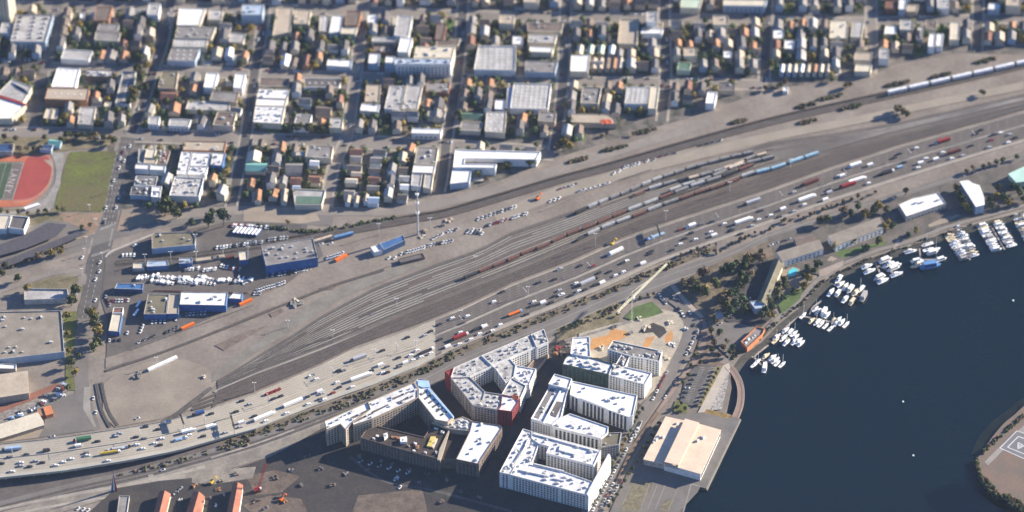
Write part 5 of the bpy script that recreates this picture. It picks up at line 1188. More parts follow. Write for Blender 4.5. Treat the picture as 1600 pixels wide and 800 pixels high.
bb = [(min(p[0] for p in Q)-2, max(p[0] for p in Q)+2, min(p[1] for p in Q)-2, max(p[1] for p in Q)+2, Q) for Q in BUILT]
nh = nf = 0; GREEN = []
ROWS = [(-66,2,4),(18,97,5),(113,202,5),(225,332,6)]
LOT = MB(); LOTM = [M_asph, M_conc2, M_lawn, mat('yard dirt', (.17,.135,.10), var=.3, scale=.2), mat('dark yard', (.05,.055,.035), var=.4, scale=.2), M_asph2]
FARH = []
for ri in (3, 2, 1, 0):
    va, vb, nr = ROWS[ri]
    for k in range(-1, 10):
        for j in range(nr):
            vm = va+(vb-va)*(j+.5)/nr
            off = interp(avx(k, vm), [(0,0),(700,15),(900,20),(1600,26)])*(1 if ri < 3 else .35)*(1 if ri else .9)
            v = vm+off*(.9 if ri == 1 else 1); xa, xb = avx(k, v)+9, avx(k+1, v)-9; n = max(1, int((xb-xa)/17.5))
            for i in range(n):
                u = xa+(xb-xa)*(i+.5)/n+rnd.uniform(-1.5, 1.5)
                if v > interp(u, LOWB)-8 or (ri == 3 and u < 215): continue
                pc = [at(u+a*8.4+b*.6, v+b*8.2) for a, b in ((-1,1),(1,1),(1,-1),(-1,-1))]
                if rnd.random() < .85: LOT.face([(c.x, c.y, CITYZ+.003) for c in pc], rnd.choice([0,1,2,3,3,4,4,4,5,0]))
                big = rnd.random() < .2
                pr = rnd.choice(FLAT if big else HOUSE); p = at(u, v+rnd.uniform(-1.5, 1.5)); x0 = avx(k, v-10); x1 = avx(k, v+10); a0, a1 = at(x0, v-10), at(x1, v+10)
                rot = math.atan2(a0.y-a1.y, a0.x-a1.x)-math.pi/2+rnd.uniform(-.03, .03); sx = rnd.uniform(.85, 1.1)
                c_, s_ = math.cos(rot), math.sin(rot); Q = [(p.x+(a*pr['w']/2+a*1)*c_-(b*pr['d']/2+b)*s_, p.y+(a*pr['w']/2+a)*s_+(b*pr['d']/2+b)*c_) for a, b in ((-1,-1),(1,-1),(1,1),(-1,1))]
                hit = any(l < p.x+12 and r_ > p.x-12 and b_ < p.y+14 and t_ > p.y-14 and crosses(Q, K) for l, r_, b_, t_, K in bb)
                place, _ = cityplace(u, v)
                if hit or rnd.random() < .09:
                    if not any(l < p.x+4 and r_ > p.x-4 and b_ < p.y+4 and t_ > p.y-4 and inside(p.x, p.y, K) for l, r_, b_, t_, K in bb): GREEN.append((u, v, place))
                    continue
                if pr['kind'] == 'gable':
                    if nh >= 215:
                        FARH.append((pr, p, rot, sx, Q)); bb.append((min(q[0] for q in Q), max(q[0] for q in Q), min(q[1] for q in Q), max(q[1] for q in Q), Q)); continue
                    nh += 1
                else: nf += 1
                o = empty('house' if pr['kind'] == 'gable' else 'flat_roofed_shop', (p.x, p.y, 0), rot); o.scale = (sx, sx, rnd.uniform(.95, 1.45))
                for me, loc, nm in pr['parts']: link(nm, me, o, loc)
                reg(o, f"{pr['roof']} gabled house" if pr['kind'] == 'gable' else f"{pr['roof']} flat roofed shop", place, 'house' if pr['kind'] == 'gable' else 'shop', 'houses of the city blocks' if pr['kind'] == 'gable' else 'small shops of the city blocks')
                bb.append((min(q[0] for q in Q), max(q[0] for q in Q), min(q[1] for q in Q), max(q[1] for q in Q), Q))
                if rnd.random() < .6: GREEN.append((u+9, v-9, place))
                if rnd.random() < .3: GREEN.append((u-8, v+9, place))
structure('city_lots', LOT, LOTM)
if FARH:                                # the farthest, smallest houses: one object
    mb = MB(); ms = []
    for pr, p, rot, sx, Q in FARH:
        zs = rnd.uniform(.95, 1.45)
        for me, loc, nm in pr['parts']:
            if nm not in ('wall', 'roof'): continue
            m = me.materials[0]
            if m not in ms: ms.append(m)
            k = len(mb.v); c_, s_ = math.cos(rot), math.sin(rot)
            for v_ in me.vertices: x, y, z = v_.co; x *= sx; y *= sx; mb.v.append((p.x+x*c_-y*s_, p.y+x*s_+y*c_, z*zs))
            for f in me.polygons: mb.f.append(tuple(k+i for i in f.vertices)); mb.m.append(ms.index(m))
    o = mb.build('distant_houses', ms); name_it(o, 'crowd of small houses in the farthest city blocks', 'houses'); o['kind'] = 'stuff'
GREEN.sort(key=lambda q: -q[1])
for u, v, place in GREEN:
    p = at(u, v)
    if any(l < p.x+2 and r_ > p.x-2 and b_ < p.y+2 and t_ > p.y-2 and inside(p.x, p.y, K) for l, r_, b_, t_, K in bb): continue
    tree(u, v, rnd.uniform(3.2, 6), rnd.choice([1,1,0,0,1,2]), place, group='trees of the city blocks')
if FARTREES:                             # the smallest, blurred trees of the far blocks: one object
    mb = MB(); q = random.Random(3)
    for u, v, r, ci in FARTREES:
        p = at(u, v); mb.bar((p.x, p.y, 0), (p.x, p.y, 3.5), .25, 4)
        for i in range(95):
            d = Vector((q.gauss(0,1), q.gauss(0,1), q.gauss(0,.8))).normalized(); c = Vector((p.x, p.y, 4.2))+d*r*q.uniform(.4, 1); a = d.cross(Vector((q.random(), q.random(), .3+q.random()))).normalized()*.8; b = a.cross(d).normalized()*.8
            mb.face([c-a-b, c+a-b, c+a+b, c-a+b], ci)
    o = mb.build('garden_trees', M_leaf+[M_bark]); name_it(o, 'many small garden trees between the houses of the far city', 'trees'); o['kind'] = 'stuff'
print('houses', nh, 'flats', nf, 'green', len(GREEN))
# ---------------------------------------------------------------- vehicles
CARC = {'white': (.86,.86,.85), 'silver': (.42,.43,.45), 'dark': (.035,.035,.04), 'red': (.26,.03,.025), 'blue': (.03,.08,.25), 'cream': (.55,.48,.36), 'green': (.05,.16,.08), 'orange': (.75,.16,.02), 'yellow': (.62,.42,.04), 'grey': (.16,.16,.17), 'pale blue': (.32,.44,.58), 'brown': (.14,.045,.035), 'black': (.02,.02,.02)}
def paint(c): return mat(c+' car paint', CARC[c], rough=.35, var=0, spec=.5)
M_tyre = mat('tyre rubber', (.015,.015,.015), var=0)
CP = {}
def car_mesh(c, kind):
    if (c, kind) not in CP:
        mb = MB(); g = MB()
        if kind == 'car':
            L = [(-2.3,.35),(2.3,.35),(2.3,.75),(1.2,.95),(-2.2,1.0)]
            for a, b in ((0,1),): pass
            mb.box(0,0,.3,4.6,1.85,.6,0,0,.97); mb.box(-.3,0,1.38,1.9,1.45,.1,0,0,.9)
            g.box(-.25,0,.9,2.9,1.7,.5,0,0,.74)
        elif kind == 'van':
            mb.box(-.2,0,.35,5.0,2.0,1.75,0,0,.95); mb.box(2.4,0,.35,.9,1.9,.7); g.box(2.25,0,1.1,.7,1.8,.75,0,0,.8)
        elif kind == 'pickup':
            mb.box(0,0,.35,5.4,1.95,.6,0,0,.98); mb.box(.3,0,1.5,1.6,1.6,.1); g.box(.35,0,.95,2.2,1.8,.58,0,0,.78); mb.box(-2.55,0,.95,.2,1.9,.35); mb.box(-1.6,.9,.95,2.0,.12,.35); mb.box(-1.6,-.9,.95,2.0,.12,.35)
        for x in (-1.4, 1.45):
            for y in (-.85, .85): mb.bar((x, y-.12, .34), (x, y+.12, .34), .34, 1, 8)
        CP[(c, kind)] = (mb.mesh(kind+'_body', [paint(c), M_tyre]), g.mesh('windows', [M_glass]))
    return CP[(c, kind)]
NCAR = [0]; EXTRA = MB(); EXC = ['white','silver','dark','grey','red']
def car(u, v, a, c, place, kind='car', h=0, group='vehicles', sc_=1.32, name=None, order='left'):
    p = at(u, v, h) if h else gat(u, v)
    if NCAR[0] >= 318:
        EXTRA.box(p.x, p.y, p.z+.3, 4.8, 2, .65, a, EXC.index(c) if c in EXC else 0); EXTRA.box(p.x, p.y, p.z+.95, 2.6, 1.7, .5, a, 5, .75); return
    NCAR[0] += 1
    b, g = car_mesh(c, kind); nm = {'car':'car','van':'van','pickup':'pickup_truck'}[kind]
    o = link(nm, b, None, (p.x, p.y, p.z+.05), a); o.scale = (sc_,)*3; link('windows', g, o)
    reg(o, f"{c} {nm.replace('_',' ')}", place, nm.replace('_',' '), group, order); return o
def truck(u, v, a, length, cab, box, place, style='trailer', h=0, cabside=1, group='trucks on the freeway', wd=3.2):
    """length in metres; cabside +1: the cab leads to the right of the photograph"""
    p = at(u, v, h) if h else gat(u, v); o = empty('truck', (p.x, p.y, p.z+.05), a if cabside > 0 else a+math.pi); Lb = length-2.9
    mb = MB(); mb.box(length/2-1.2, 0, .6, 2.4, 2.4, 2.2, 0, 0, .9); mb.box(length/2+.1,0,.6,.6,2.2,1.0); c = mb.build('cab', [paint(cab)], o)
    mb = MB(); mb.box(length/2-.25, 0, 1.9, .5, 2.1, .7, 0, 0, .85); mb.build('windscreen', [M_glass], c)
    mb = MB()
    if style == 'trailer': mb.box(-1.45, 0, 1.1, Lb, wd, 2.9)
    elif style == 'flat': mb.box(-1.45, 0, 1.1, Lb, wd, .5); mb.box(-2.2, 0, 1.6, Lb*.5, wd*.8, .9)
    elif style == 'tank': mb.bar((-1.45-Lb/2, 0, 2.2), (-1.45+Lb/2, 0, 2.2), 1.25, 0, 12)
    elif style == 'carrier':
        mb.box(-1.45,0,.9,Lb,wd,.3)
        for k in range(3): mb.box(-1.45-Lb/2+Lb*(k+.5)/3,0,1.2,Lb/4,wd*.8,1.4,0,0,.8)
    mb.build('trailer', [paint(box)], o)
    mb = MB()
    for x in (length/2-1.4, length/2-4.2, -length/2+1.2, -length/2+2.5):
        for y in (-1, 1): mb.bar((x, y-.15, .5), (x, y+.15, .5), .5, 0, 8)
    mb.build('wheels', [M_tyre], o)
    reg(o, f'{cab} cab {box} {dict(trailer="box",flat="flatbed",tank="tank",carrier="carrier")[style]} truck' if cab != box else f'{box} {dict(trailer="box",flat="flatbed",tank="tank",carrier="carrier")[style]} truck', place, 'truck', group); return o
def fwdir(u):
    a, b = at(u-6, fy(u-6,.5), hfw(u)), at(u+6, fy(u+6,.5), hfw(u)); return math.atan2(b.y-a.y, b.x-a.x)
def fwplace(u, v):
    t = (v-hfw(u)*0-interp(u,FT))/(interp(u,FB)-interp(u,FT)); cw = 'upper' if t < .43 else 'lower'
    seg = 'left elevated stretch' if u < 330 else 'pale concrete stretch' if u < 680 else 'stretch left of the crane' if u < 985 else 'stretch above the park' if u < 1200 else 'far right stretch'
    return f'{cw} carriageway, {seg}'
COLS = dict(w='white', s='silver', d='dark', r='red', b='blue', g='grey', c='cream', p='pale blue')
def fcars(tile, s):
    for item in s.split(';'):
        q = item.split()
        if len(q) < 3: continue
        u, v = T(tile, f'{q[0]} {q[1]}')[0]; kind = {'v':'van','p':'pickup'}.get(q[3] if len(q) > 3 else '', 'car')
        car(u, v+1, fwdir(u), COLS[q[2]], fwplace(u, v), kind, hfw(u), 'cars on the freeway')
fcars(D00, '10 495 d;165 440 d;290 415 d v;610 357 d;850 330 d;910 265 d;990 282 d;1320 185 d;1475 172 d;1510 105 d;265 490 d;185 515 d;1000 380 d;1270 325 d;1590 200 d;745 308 s p;725 325 s;490 385 w v;75 545 w;130 490 w;130 510 s;225 480 s;350 507 w;395 487 w;445 467 w;545 445 w;675 478 w;855 378 w;890 403 w;1010 340 w;965 370 w;1050 240 s v;1560 125 s;1410 303 s;1510 240 w v;1500 268 s;540 430 g;900 340 g;60 455 g;1180 318 w')
fcars(D40, '110 92 d;400 45 w v;410 58 s;325 125 w;155 75 d;60 230 w;480 55 r;425 97 w;320 80 d;190 182 w;400 92 g;520 20 d;600 18 w')
fcars(C40, '515 715 d;545 717 g;790 590 d;945 508 d;1055 495 s;1145 427 d;1150 520 d;1225 388 w;1320 375 w;1290 420 d;1485 285 w;1540 222 d;340 750 w;375 768 w;780 680 w v;820 690 g;720 717 d;790 728 w;820 727 d;505 790 w;965 620 w;1005 590 w;935 665 w v;980 650 w;1030 630 w;1090 608 w;890 635 d;895 690 g;1200 565 w v;1270 550 w;1275 477 w;1340 520 w;1395 485 w;1430 440 w v;1475 467 w;1525 430 w;1090 470 d;1220 530 d;350 745 g;1450 480 d')
fcars(C80, '165 165 d;265 145 d;300 80 s p;425 60 d;505 60 r;715 30 w;690 42 d;820 45 w v;610 97 d;645 120 w;695 98 w;545 103 d;400 170 w;415 217 w;310 240 w p;295 214 s;265 250 d;455 210 d;565 165 w v;245 290 d;135 285 w;195 290 w v;120 312 d;370 245 d;520 178 d;90 365 d')
fcars(B80, '1050 635 r;1050 725 w;1145 695 w;1240 650 w;1265 670 w v;1325 598 w;1380 627 g;1540 572 w;1370 640 d;1555 515 d;1250 585 d;860 785 d;1080 690 d;870 770 d;1000 762 d;1120 655 d;1180 600 g;1500 610 s;1430 660 d')
fcars(B120, '15 545 w;95 505 w v;70 555 d;160 520 s;225 478 w;360 447 w v;385 402 s v;440 300 w;465 298 w v;640 230 w v;625 345 w;825 245 p v;925 125 w;955 218 w v;985 190 w;935 248 w;1050 195 w v;1090 152 w;1145 190 w;1215 172 s;1300 35 d;1395 75 r;1380 120 s;1500 90 w;1450 30 w;1510 40 s;1330 12 d;790 185 d;820 160 d;1270 110 d;380 385 d;160 400 s;1545 60 d;1410 40 d;700 290 d;850 215 d')
def ftruck(tile, x, y, lpx, cab, box, style='trailer', side=1):
    u, v = T(tile, f'{x} {y}')[0]; truck(u, v+1, fwdir(u), lpx/4/1.55, cab, box, fwplace(u, v), style, hfw(u), side)
for a in ((D00,75,408,120,'grey','pale blue','trailer',-1),(D00,515,348,110,'red','green','trailer',-1),(D00,690,430,125,'white','yellow','tank',1),(D00,745,402,140,'black','silver','flat',1),(D00,1180,296,90,'white','white','trailer',1),(D00,1128,345,90,'white','pale blue','flat',1),(D00,1320,268,70,'white','white','trailer',1),(D00,1240,187,75,'dark','blue','trailer',-1),
  (D40,105,50,110,'red','red','carrier',1),(D40,240,118,150,'blue','white','trailer',1),(D40,55,205,150,'white','white','trailer',1),
  (C40,660,757,150,'white','white','trailer',1),(C40,640,640,110,'grey','silver','trailer',-1),(C40,1280,503,110,'white','red','trailer',1),(C40,1060,598,120,'white','dark','flat',1),(C40,1385,455,90,'white','dark','flat',1),
  (C80,480,160,125,'black','silver','trailer',1),(C80,20,358,100,'pale blue','orange','tank',1),(B80,645,778,120,'pale blue','white','trailer',-1),(B80,890,680,150,'blue','pale blue','flat',-1),(B80,1118,615,70,'white','white','trailer',-1),(B80,1500,465,120,'brown','silver','trailer',-1),(B80,1450,582,130,'white','white','trailer',1),
  (B120,245,440,130,'white','white','trailer',1),(B120,260,345,130,'dark','brown','trailer',-1),(B120,540,236,100,'pale blue','white','trailer',-1),(B120,560,328,130,'white','white','trailer',1),(B120,495,362,120,'dark','red','trailer',-1),(B120,750,278,90,'white','dark','trailer',1),(B120,1090,85,110,'pale blue','red','trailer',-1),(B120,1165,150,95,'dark','brown','trailer',1)):
    ftruck(*a)
# parked vehicles
def row(tile, s, n, cols, ang, place, h=0, kinds='c', group=None, jit=.4, sc=1.2):
    """n vehicles from the first to the last point; ang = heading as drawn in the photo, degrees above the horizontal"""
    (x0, y0), (x1, y1) = T(tile, s); a = R(ang); A, B = at(x0, y0), at(x0+10*math.cos(a), y0-10*math.sin(a)); rot = math.atan2(B.y-A.y, B.x-A.x)
    for i in range(n):
        f = i/(n-1) if n > 1 else 0; c = rnd.choice(cols.split()) if ' ' in cols else cols
        k = {'c':'car','v':'van','p':'pickup'}[rnd.choice(kinds)]
        car(x0+(x1-x0)*f+rnd.uniform(-jit,jit), y0+(y1-y0)*f+rnd.uniform(-jit,jit), rot+(math.pi if rnd.random() < .5 else 0)+rnd.uniform(-.05,.05), COLS[c], place, kind=k, h=h, group=group or 'parked vehicles in the yards', sc_=sc)
WL = 'in the white fleet lot above the blue warehouses'
for s, n in (('218 388 285 378',6),('228 372 270 366',3),('305 374 345 362',4),('350 378 538 384',14),('310 398 440 415',10),('480 405 590 415',9),('500 392 640 402',11),('600 372 690 392',8),('610 408 700 418',5),('715 398 800 394',7),('830 404 935 392',8),('852 380 880 382',2)):
    row(Z3, s, n, 'w w w w s', 62, WL, kinds='cvc', sc=1.02)
row(Z3, '520 328 600 318', 6, 'w s w g', 60, 'above the right half of the fleet lot'); row(Z3, '635 332 705 324', 6, 'w s w', 60, 'above the right half of the fleet lot'); row(Z3, '742 306 858 326', 7, 'w s r w', 60, 'above the right half of the fleet lot')
row(Z3, '130 240 200 238', 4, 'w', 80, 'left of the gravel roofed office'); row(Z3, '206 178 207 180', 1, 'w', 20, 'left of the gravel roofed office')
row(Z3, '718 190 840 178', 7, 'w w s d', 70, 'between gravel roofed office and big blue warehouse'); row(Z3, '855 172 995 156', 9, 'w d s g', 70, 'between gravel roofed office and big blue warehouse')
row(Z3, '808 52 920 56', 9, 'w w s r', 60, 'in the top parking row by the sand verge'); row(Z3, '935 60 1040 64', 8, 'd w w s', 60, 'in the top parking row by the sand verge')
Z4 = (380,330,5.333)
row(Z4, '175 548 395 520', 10, 'w s d w', 75, 'in front of the big blue wall'); row(Z4, '440 508 560 478', 6, 'w s w', 75, 'in front of the big blue wall')
row(Z4, '110 670 345 598', 12, 'w w s w', 75, 'in the white row below the big blue warehouse', kinds='vc'); row(Z4, '95 690 140 690', 3, 'w s', 75, 'at the left end of the white row')
row(Z4, '8 600 70 575', 5, 'w', 60, WL); row(Z4, '215 240 365 228', 7, 'w w s d', 80, 'behind the big blue warehouse'); row(Z4, '10 268 150 258', 7, 'd s g', 80, 'behind the big blue warehouse')
row(Z4, '700 392 830 352', 7, 'w', 70, 'above the orange container', kinds='v'); row(Z4, '650 278 730 270', 2, 'w c', 20, 'below the railway coaches', kinds='p')
row(Z3, '310 658 388 655', 4, 'w', 85, 'in front of the brown and blue warehouse'); row(Z3, '460 640 461 650', 1, 'w', 85, 'in front of the brown and blue warehouse'); row(Z3, '525 610 640 602', 6, 's w s', 80, 'in the shade of the tall blue front')
row(Z3, '45 772 112 768', 3, 'w d', 85, 'below the narrow cream shop'); row(Z3, '155 725 157 715', 1, 'w', 70, 'right of the narrow cream shop'); row(Z3, '238 715 252 680', 3, 'w', 60, 'below the brown roofed warehouse')
row(Z3, '400 718 470 688', 4, 'd g s', 60, 'beside the lower orange container'); row(Z3, '65 525 160 520', 6, 'r w s b', 80, 'below the low blue workshop'); row(Z3, '20 500 45 550', 4, 'd s r', 80, 'at the yard entrance by the avenue'); row(Z3, '230 782 330 740', 6, 'd s b g', 30, 'at the lower tip of the yard')
P_ = 'in the yard rows beside the tall mast'
row(B40, '1108 692 1160 668', 5, 'w w s', 40, P_, kinds='pc'); row(B40, '1205 650 1258 636', 4, 's w d', 40, P_, kinds='pc'); row(B40, '910 790 1050 750', 9, 'w w d', 60, P_, kinds='vc'); row(B40, '1075 738 1225 705', 9, 'w w s d', 60, P_, kinds='vc')
row(B40, '1322 652 1410 660', 5, 'w d w', 50, P_); row(B40, '1330 640 1400 640', 4, 'w s', 50, P_); row(B40, '1390 572 1590 505', 9, 's w p g', 70, 'in the upper row right of the mast'); row(B40, '1445 612 1560 575', 7, 'w s d r', 50, 'in the second row right of the mast')
row(C40, '830 14 866 16', 2, 'w', 40, P_, kinds='v')
Q_ = 'on the track beside the upper railway'
row(B80, '8 565 90 535', 7, 'w s w d', 60, Q_); row(B80, '2 500 20 495', 2, 'w', 60, Q_); row(B80, '300 385 400 355', 5, 'r s w g', 20, Q_); row(B80, '420 400 600 350', 7, 's w p', 20, Q_, kinds='pc'); row(B80, '638 285 670 272', 2, 'w', 40, Q_, kinds='v')
row(B80, '700 250 790 222', 5, 'w w s', 50, Q_, kinds='v'); row(B80, '845 206 888 200', 2, 's w', 40, Q_, kinds='v'); row(B80, '930 178 1015 158', 3, 'g r d', 15, Q_); row(B80, '1180 112 1290 86', 4, 'g d', 15, Q_); row(B80, '1304 80 1306 78', 1, 'w', 20, Q_, kinds='v'); row(B80, '240 462 295 442', 3, 'w c', 50, Q_, kinds='p')
S_ = 'parked along the street beside the white blocks'
row((940,560,3.335), '270 215 338 78', 8, 'w r w d s', 62, S_); row((940,560,3.335), '332 202 400 100', 7, 'd g w d r', 62, 'on the lot side of that street by the terminal'); row((940,560,3.335), '150 430 205 340', 6, 'w s w', 62, S_); row((940,560,3.335), '35 650 130 480', 7, 's w g w', 62, S_)
row((940,560,3.335), '425 205 485 90', 6, 'd d g w', 0, 'in the striped lot above the terminal'); row((940,560,3.335), '0 770 60 660', 5, 'w s w r', 62, S_)
row(D80, '800 260 770 330', 3, 'w', 62, S_, kinds='v'); row(D80, '680 610 600 740', 5, 'w r g s', 62, S_); row(D80, '590 640 510 790', 5, 'w s', 62, S_)
Z8 = (940,400,5)
row(Z8, '455 315 500 370', 5, 'b w p', 120, 'at the top of the curved street by the lawn', kinds='v'); row(Z8, '545 320 600 350', 4, 'd w g', 120, 'at the top of the curved street by the lawn'); row(Z8, '690 452 691 453', 1, 'w', 120, 'on the curved street beside the sand site', kinds='v'); row(Z8, '605 420 640 470', 3, 'w s d', 125, 'on the curved street beside the sand site', kinds='v')
row(Z8, '722 545 735 602', 2, 'd', 70, 'on the curved street beside the sand site'); row(Z8, '750 600 665 772', 5, 'w s d w', 62, 'on the curved street beside the sand site')
V_ = 'on the left avenue'
for s, c in (('625 42','w'),('620 97','w'),('598 150','w'),('515 10','w'),('598 280','w')): row(C00, s+' '+s, 1, c, 55, V_)
for s, c in (('665 502','w'),('725 499','w'),('775 207','w'),('750 192','w'),('770 152','r'),('812 115','w'),('745 252','c'),('712 332','b'),('745 437','b'),('650 590','d')): row(B00, s+' '+s, 1, c, 72, V_)
row(D80, '0 0 1 1', 0, 'w', 0, ''); row(C80, '1480 270 1300 430', 4, 's b w d', 30, 'in the shaded hotel lot'); row(B120, '20 735 130 700', 4, 'd s w', 20, 'behind the hotel wings')
row(A00, '125 112 95 235', 6, 'd w r d', 5, 'on the garage roof deck', h=12); row(A00, '215 115 185 240', 6, 'd s w', 5, 'on the garage roof deck', h=12); row(A00, '285 118 250 240', 5, 'd w d', 5, 'on the garage roof deck', h=12)
row(A00, '10 385 60 383', 4, 'w', 80, 'in the lot by the top left edge'); row(A00, '110 372 230 380', 6, 'd w g', 80, 'in the lot by the top left edge'); row(A00, '840 68 930 74', 6, 'w', 80, 'in the upper lot of white cars'); row(A00, '1050 80 1065 170', 4, 'd w', 80, 'on the shaded second avenue')
row(D00, '585 90 600 180', 2, 'w', 80, 'on the avenue below the yards'); row(D00, '330 330 331 331', 1, 'w', 10, 'in the works yard by the freeway', kinds='v'); row(D00, '860 220 862 220', 1, 'w', 20, 'on the bare field above the freeway', kinds='v'); row(D00, '1020 542 1021 542', 1, 'w', 20, 'on the gravel below the freeway'); row(D00, '490 780 550 790', 3, 'w', 40, 'left of the red roofed sheds'); row(D00, '1060 720 1130 655', 3, 'w s', 40, 'between the red roofed sheds')
row(D40, '655 490 950 560', 6, 'p w s', 30, 'in the shade below the triangular block'); row(D40, '870 600 900 650', 2, 'w p', 50, 'in the shade below the triangular block', kinds='v')
for k in range(1, 9):                      # street parking through the city
    for v in range(-10, 205, 9):
        u = avx(k, v)+rnd.choice([-3.4, 3.4])
        if v < interp(u, LOWB)-8 and rnd.random() < .45: a0, a1 = at(avx(k, v-5), v-5), at(avx(k, v+5), v+5); car(u, v, math.atan2(a0.y-a1.y, a0.x-a1.x), rnd.choice(EXC), cityplace(u, v)[0])
for tab in ([(0,104),(200,108),(400,116),(560,121),(720,125),(900,128),(1060,130),(1190,132)], [(0,9),(200,11),(400,13),(560,17),(720,24),(900,28),(1100,30),(1400,34),(1590,28)], [(10,209),(200,211),(400,219),(560,222),(700,229),(790,234)]):
    for u in range(int(tab[0][0]), int(tab[-1][0]), 11):
        if rnd.random() < .42: car(u, interp(u, tab)+rnd.choice([-6, 6]), 0, rnd.choice(EXC), '')
if EXTRA.v: o = EXTRA.build('parked_cars', [paint(c) for c in EXC]+[M_glass]); name_it(o, 'small cars parked and driving in the distant city streets', 'cars'); o['kind'] = 'stuff'
print('cars', NCAR)
# buses, containers and machines
def bus(u, v, ang, place, c1='white', c2='blue', n='bus'):
    p = gat(u, v); o = empty(n, (p.x, p.y, p.z+.03), ang); mb = MB(); mb.box(0,0,.5,11,2.6,2.3); mb.build('body', [paint(c2)], o); mb = MB(); mb.box(0,0,2.8,10.8,2.5,.3,0,0,.95); mb.build('roof', [paint(c1)], o)
    mb = MB(); [mb.bar((x, y-.15, .5), (x, y+.15, .5), .5, 0, 8) for x in (-3.5, 3.5) for y in (-1.1, 1.1)]; mb.build('wheels', [M_tyre], o)
    reg(o, f'white roofed {c2} bus', place, 'bus', 'parked buses'); return o
for i in range(7): u, v = T(Z3, f'{835+i*23} {88+i*2.5}')[0]; bus(u, v, R(62), 'in the bus row right of the dark trees')
for s, a in (('228 550', 75), ('212 605', 75)): u, v = T(Z3, s)[0]; bus(u, v, R(68), 'beside the brown roofed warehouse')
def container(u, v, a, ln, c, label, wd=2.6, hh=2.7):
    p = gat(u, v); o = empty('container', tuple(p), a); mb = MB(); mb.box(0,0,.15,ln,wd,hh); k = int(ln/1.2)
    for i in range(k): mb.box(-ln/2+ln*(i+.5)/k, 0, .2, .5, wd+.12, hh-.1)
    mb.build('body', [mat(c+' container', CARC.get(c, PAL.get(c, ((.3,.3,.3),0))[0]), var=.12)], o); mb = MB(); mb.box(ln/2+.03,0,.3,.06,wd*.9,hh*.85); mb.build('door', [M_steel], o)
    name_it(o, label, 'container'); return o
def gdir(u0, v0, u1, v1): a, b = at(u0, v0), at(u1, v1); return math.atan2(b.y-a.y, b.x-a.x)
container(293.5, 511.5, gdir(284,516,304,507), 15, 'orange', 'lower orange container at the yard fence'); container(384, 474, gdir(374,479,396,469), 15, 'orange', 'middle orange container at the yard fence'); container(533, 404, gdir(524,410,544,399), 15, 'orange', 'bright orange container below the railway coaches', 3.2)
container(254, 570, gdir(230,581,278,559), 34, 'white', 'long white trailer standing alone on the bare field', 3)
for i, (s, ln, c) in enumerate((('610 275',9,'tan'),('665 268',9,'tan'),('705 262',8,'grey'),('740 255',8,'tan'),('800 255',8,'brown'))):
    u, v = T(Z3, s)[0]; container(u, v, gdir(0,0,40,-5), ln, c, f'{ORD[i+1]} container from left in the row right of the square blue shed', 4)
for i in range(26):
    f = rnd.random(); u = 5+f*98; v = 668-f*60+rnd.uniform(-8, 8); c = rnd.choice(['white','silver','grey','pale blue','grey','brown']); p = gat(u, v); mb = MB()
    for k in range(4): mb.box(rnd.uniform(-2,2), rnd.uniform(-1.5,1.5), 0, rnd.uniform(1.5,4), rnd.uniform(1,2.5), rnd.uniform(1,2.6), rnd.uniform(0,3))
    o = mb.build('scrap_pile', [mat(c+' scrap', CARC[c], var=.3, scale=.5)], None, tuple(p)); reg(o, f'{c} scrap pile', 'in the scrap yard at the left edge', 'scrap pile', 'scrap piles at the left edge')
for i, (u, v, w_, c) in enumerate(((700,346,10,'tan'),(660,370,7,'cream'),(665,362,6,'tan'),(690,352,7,'grey'),(460,478,14,'grey'),(464,470,8,'cream'),(470,474,6,'grey'),(320,590,5,'cream'),(213,590,8,'grey'),(218,584,6,'grey'),(440,620,4,'grey'),(940,545,7,'cream'),(1010,515,8,'cream'),(1048,505,8,'cream'),(1050,540,7,'white'),(1042,560,7,'cream'),(1030,575,6,'cream'),(985,520,7,'grey'),(1000,500,7,'cream'),(960,512,8,'grey'),(872,545,8,'red'),(880,555,8,'brown'),(868,555,6,'orange'),(888,540,7,'grey'),(890,560,6,'brown'),(1072,515,5,'white'),(990,612,6,'cream'),(340,765,6,'orange'),(595,722,5,'grey'),(612,728,6,'dark grey'),(640,735,5,'grey'),(668,742,6,'brown'),(700,752,5,'grey'),(720,770,6,'dark grey'),(560,715,5,'grey'),(575,735,7,'brown'),(620,748,5,'white'),(655,756,5,'grey'),(480,715,6,'brown'),(500,735,7,'dark grey'),(455,735,6,'grey'),(430,748,7,'brown'),(520,760,6,'brown'),(470,760,5,'grey'),(540,742,6,'grey'),(750,780,6,'grey'),(690,785,7,'brown'),(400,785,7,'brown'),(415,795,6,'grey'),(350,775,5,'cream'),(345,752,6,'tan'),(370,742,6,'brown'),(277,770,4,'grey'),(282,782,4,'white'),(330,780,4,'grey'),(338,792,4,'white'),(304,760,6,'orange'),(435,778,7,'brown'),(446,785,6,'orange'))):
    p = gat(u, v); mb = MB()
    for k in range(6): mb.box(rnd.uniform(-1,1)*w_*.4, rnd.uniform(-1,1)*w_*.35, 0, rnd.uniform(.2,.5)*w_, rnd.uniform(.1,.3)*w_, rnd.uniform(.6,2.2), rnd.uniform(0,3))
    o = mb.build('material_pile', [mat(c+' pile', PAL.get(c, ((.4,.35,.28),0))[0], var=.25, scale=.4)], None, tuple(p))
    pl = 'on the white sand site' if u > 935 else 'beside the construction gap' if u > 860 else 'on the dark ground below the triangular block' if v > 700 and u > 440 else 'near the red roofed sheds' if v > 700 else 'on the rail yard dirt'; reg(o, f'{c} heap of materials', pl, 'pile', 'material piles')
for i, (u, v, w_, c) in enumerate(((860,562,3,'white'),(862,580,3,'white'))): pass
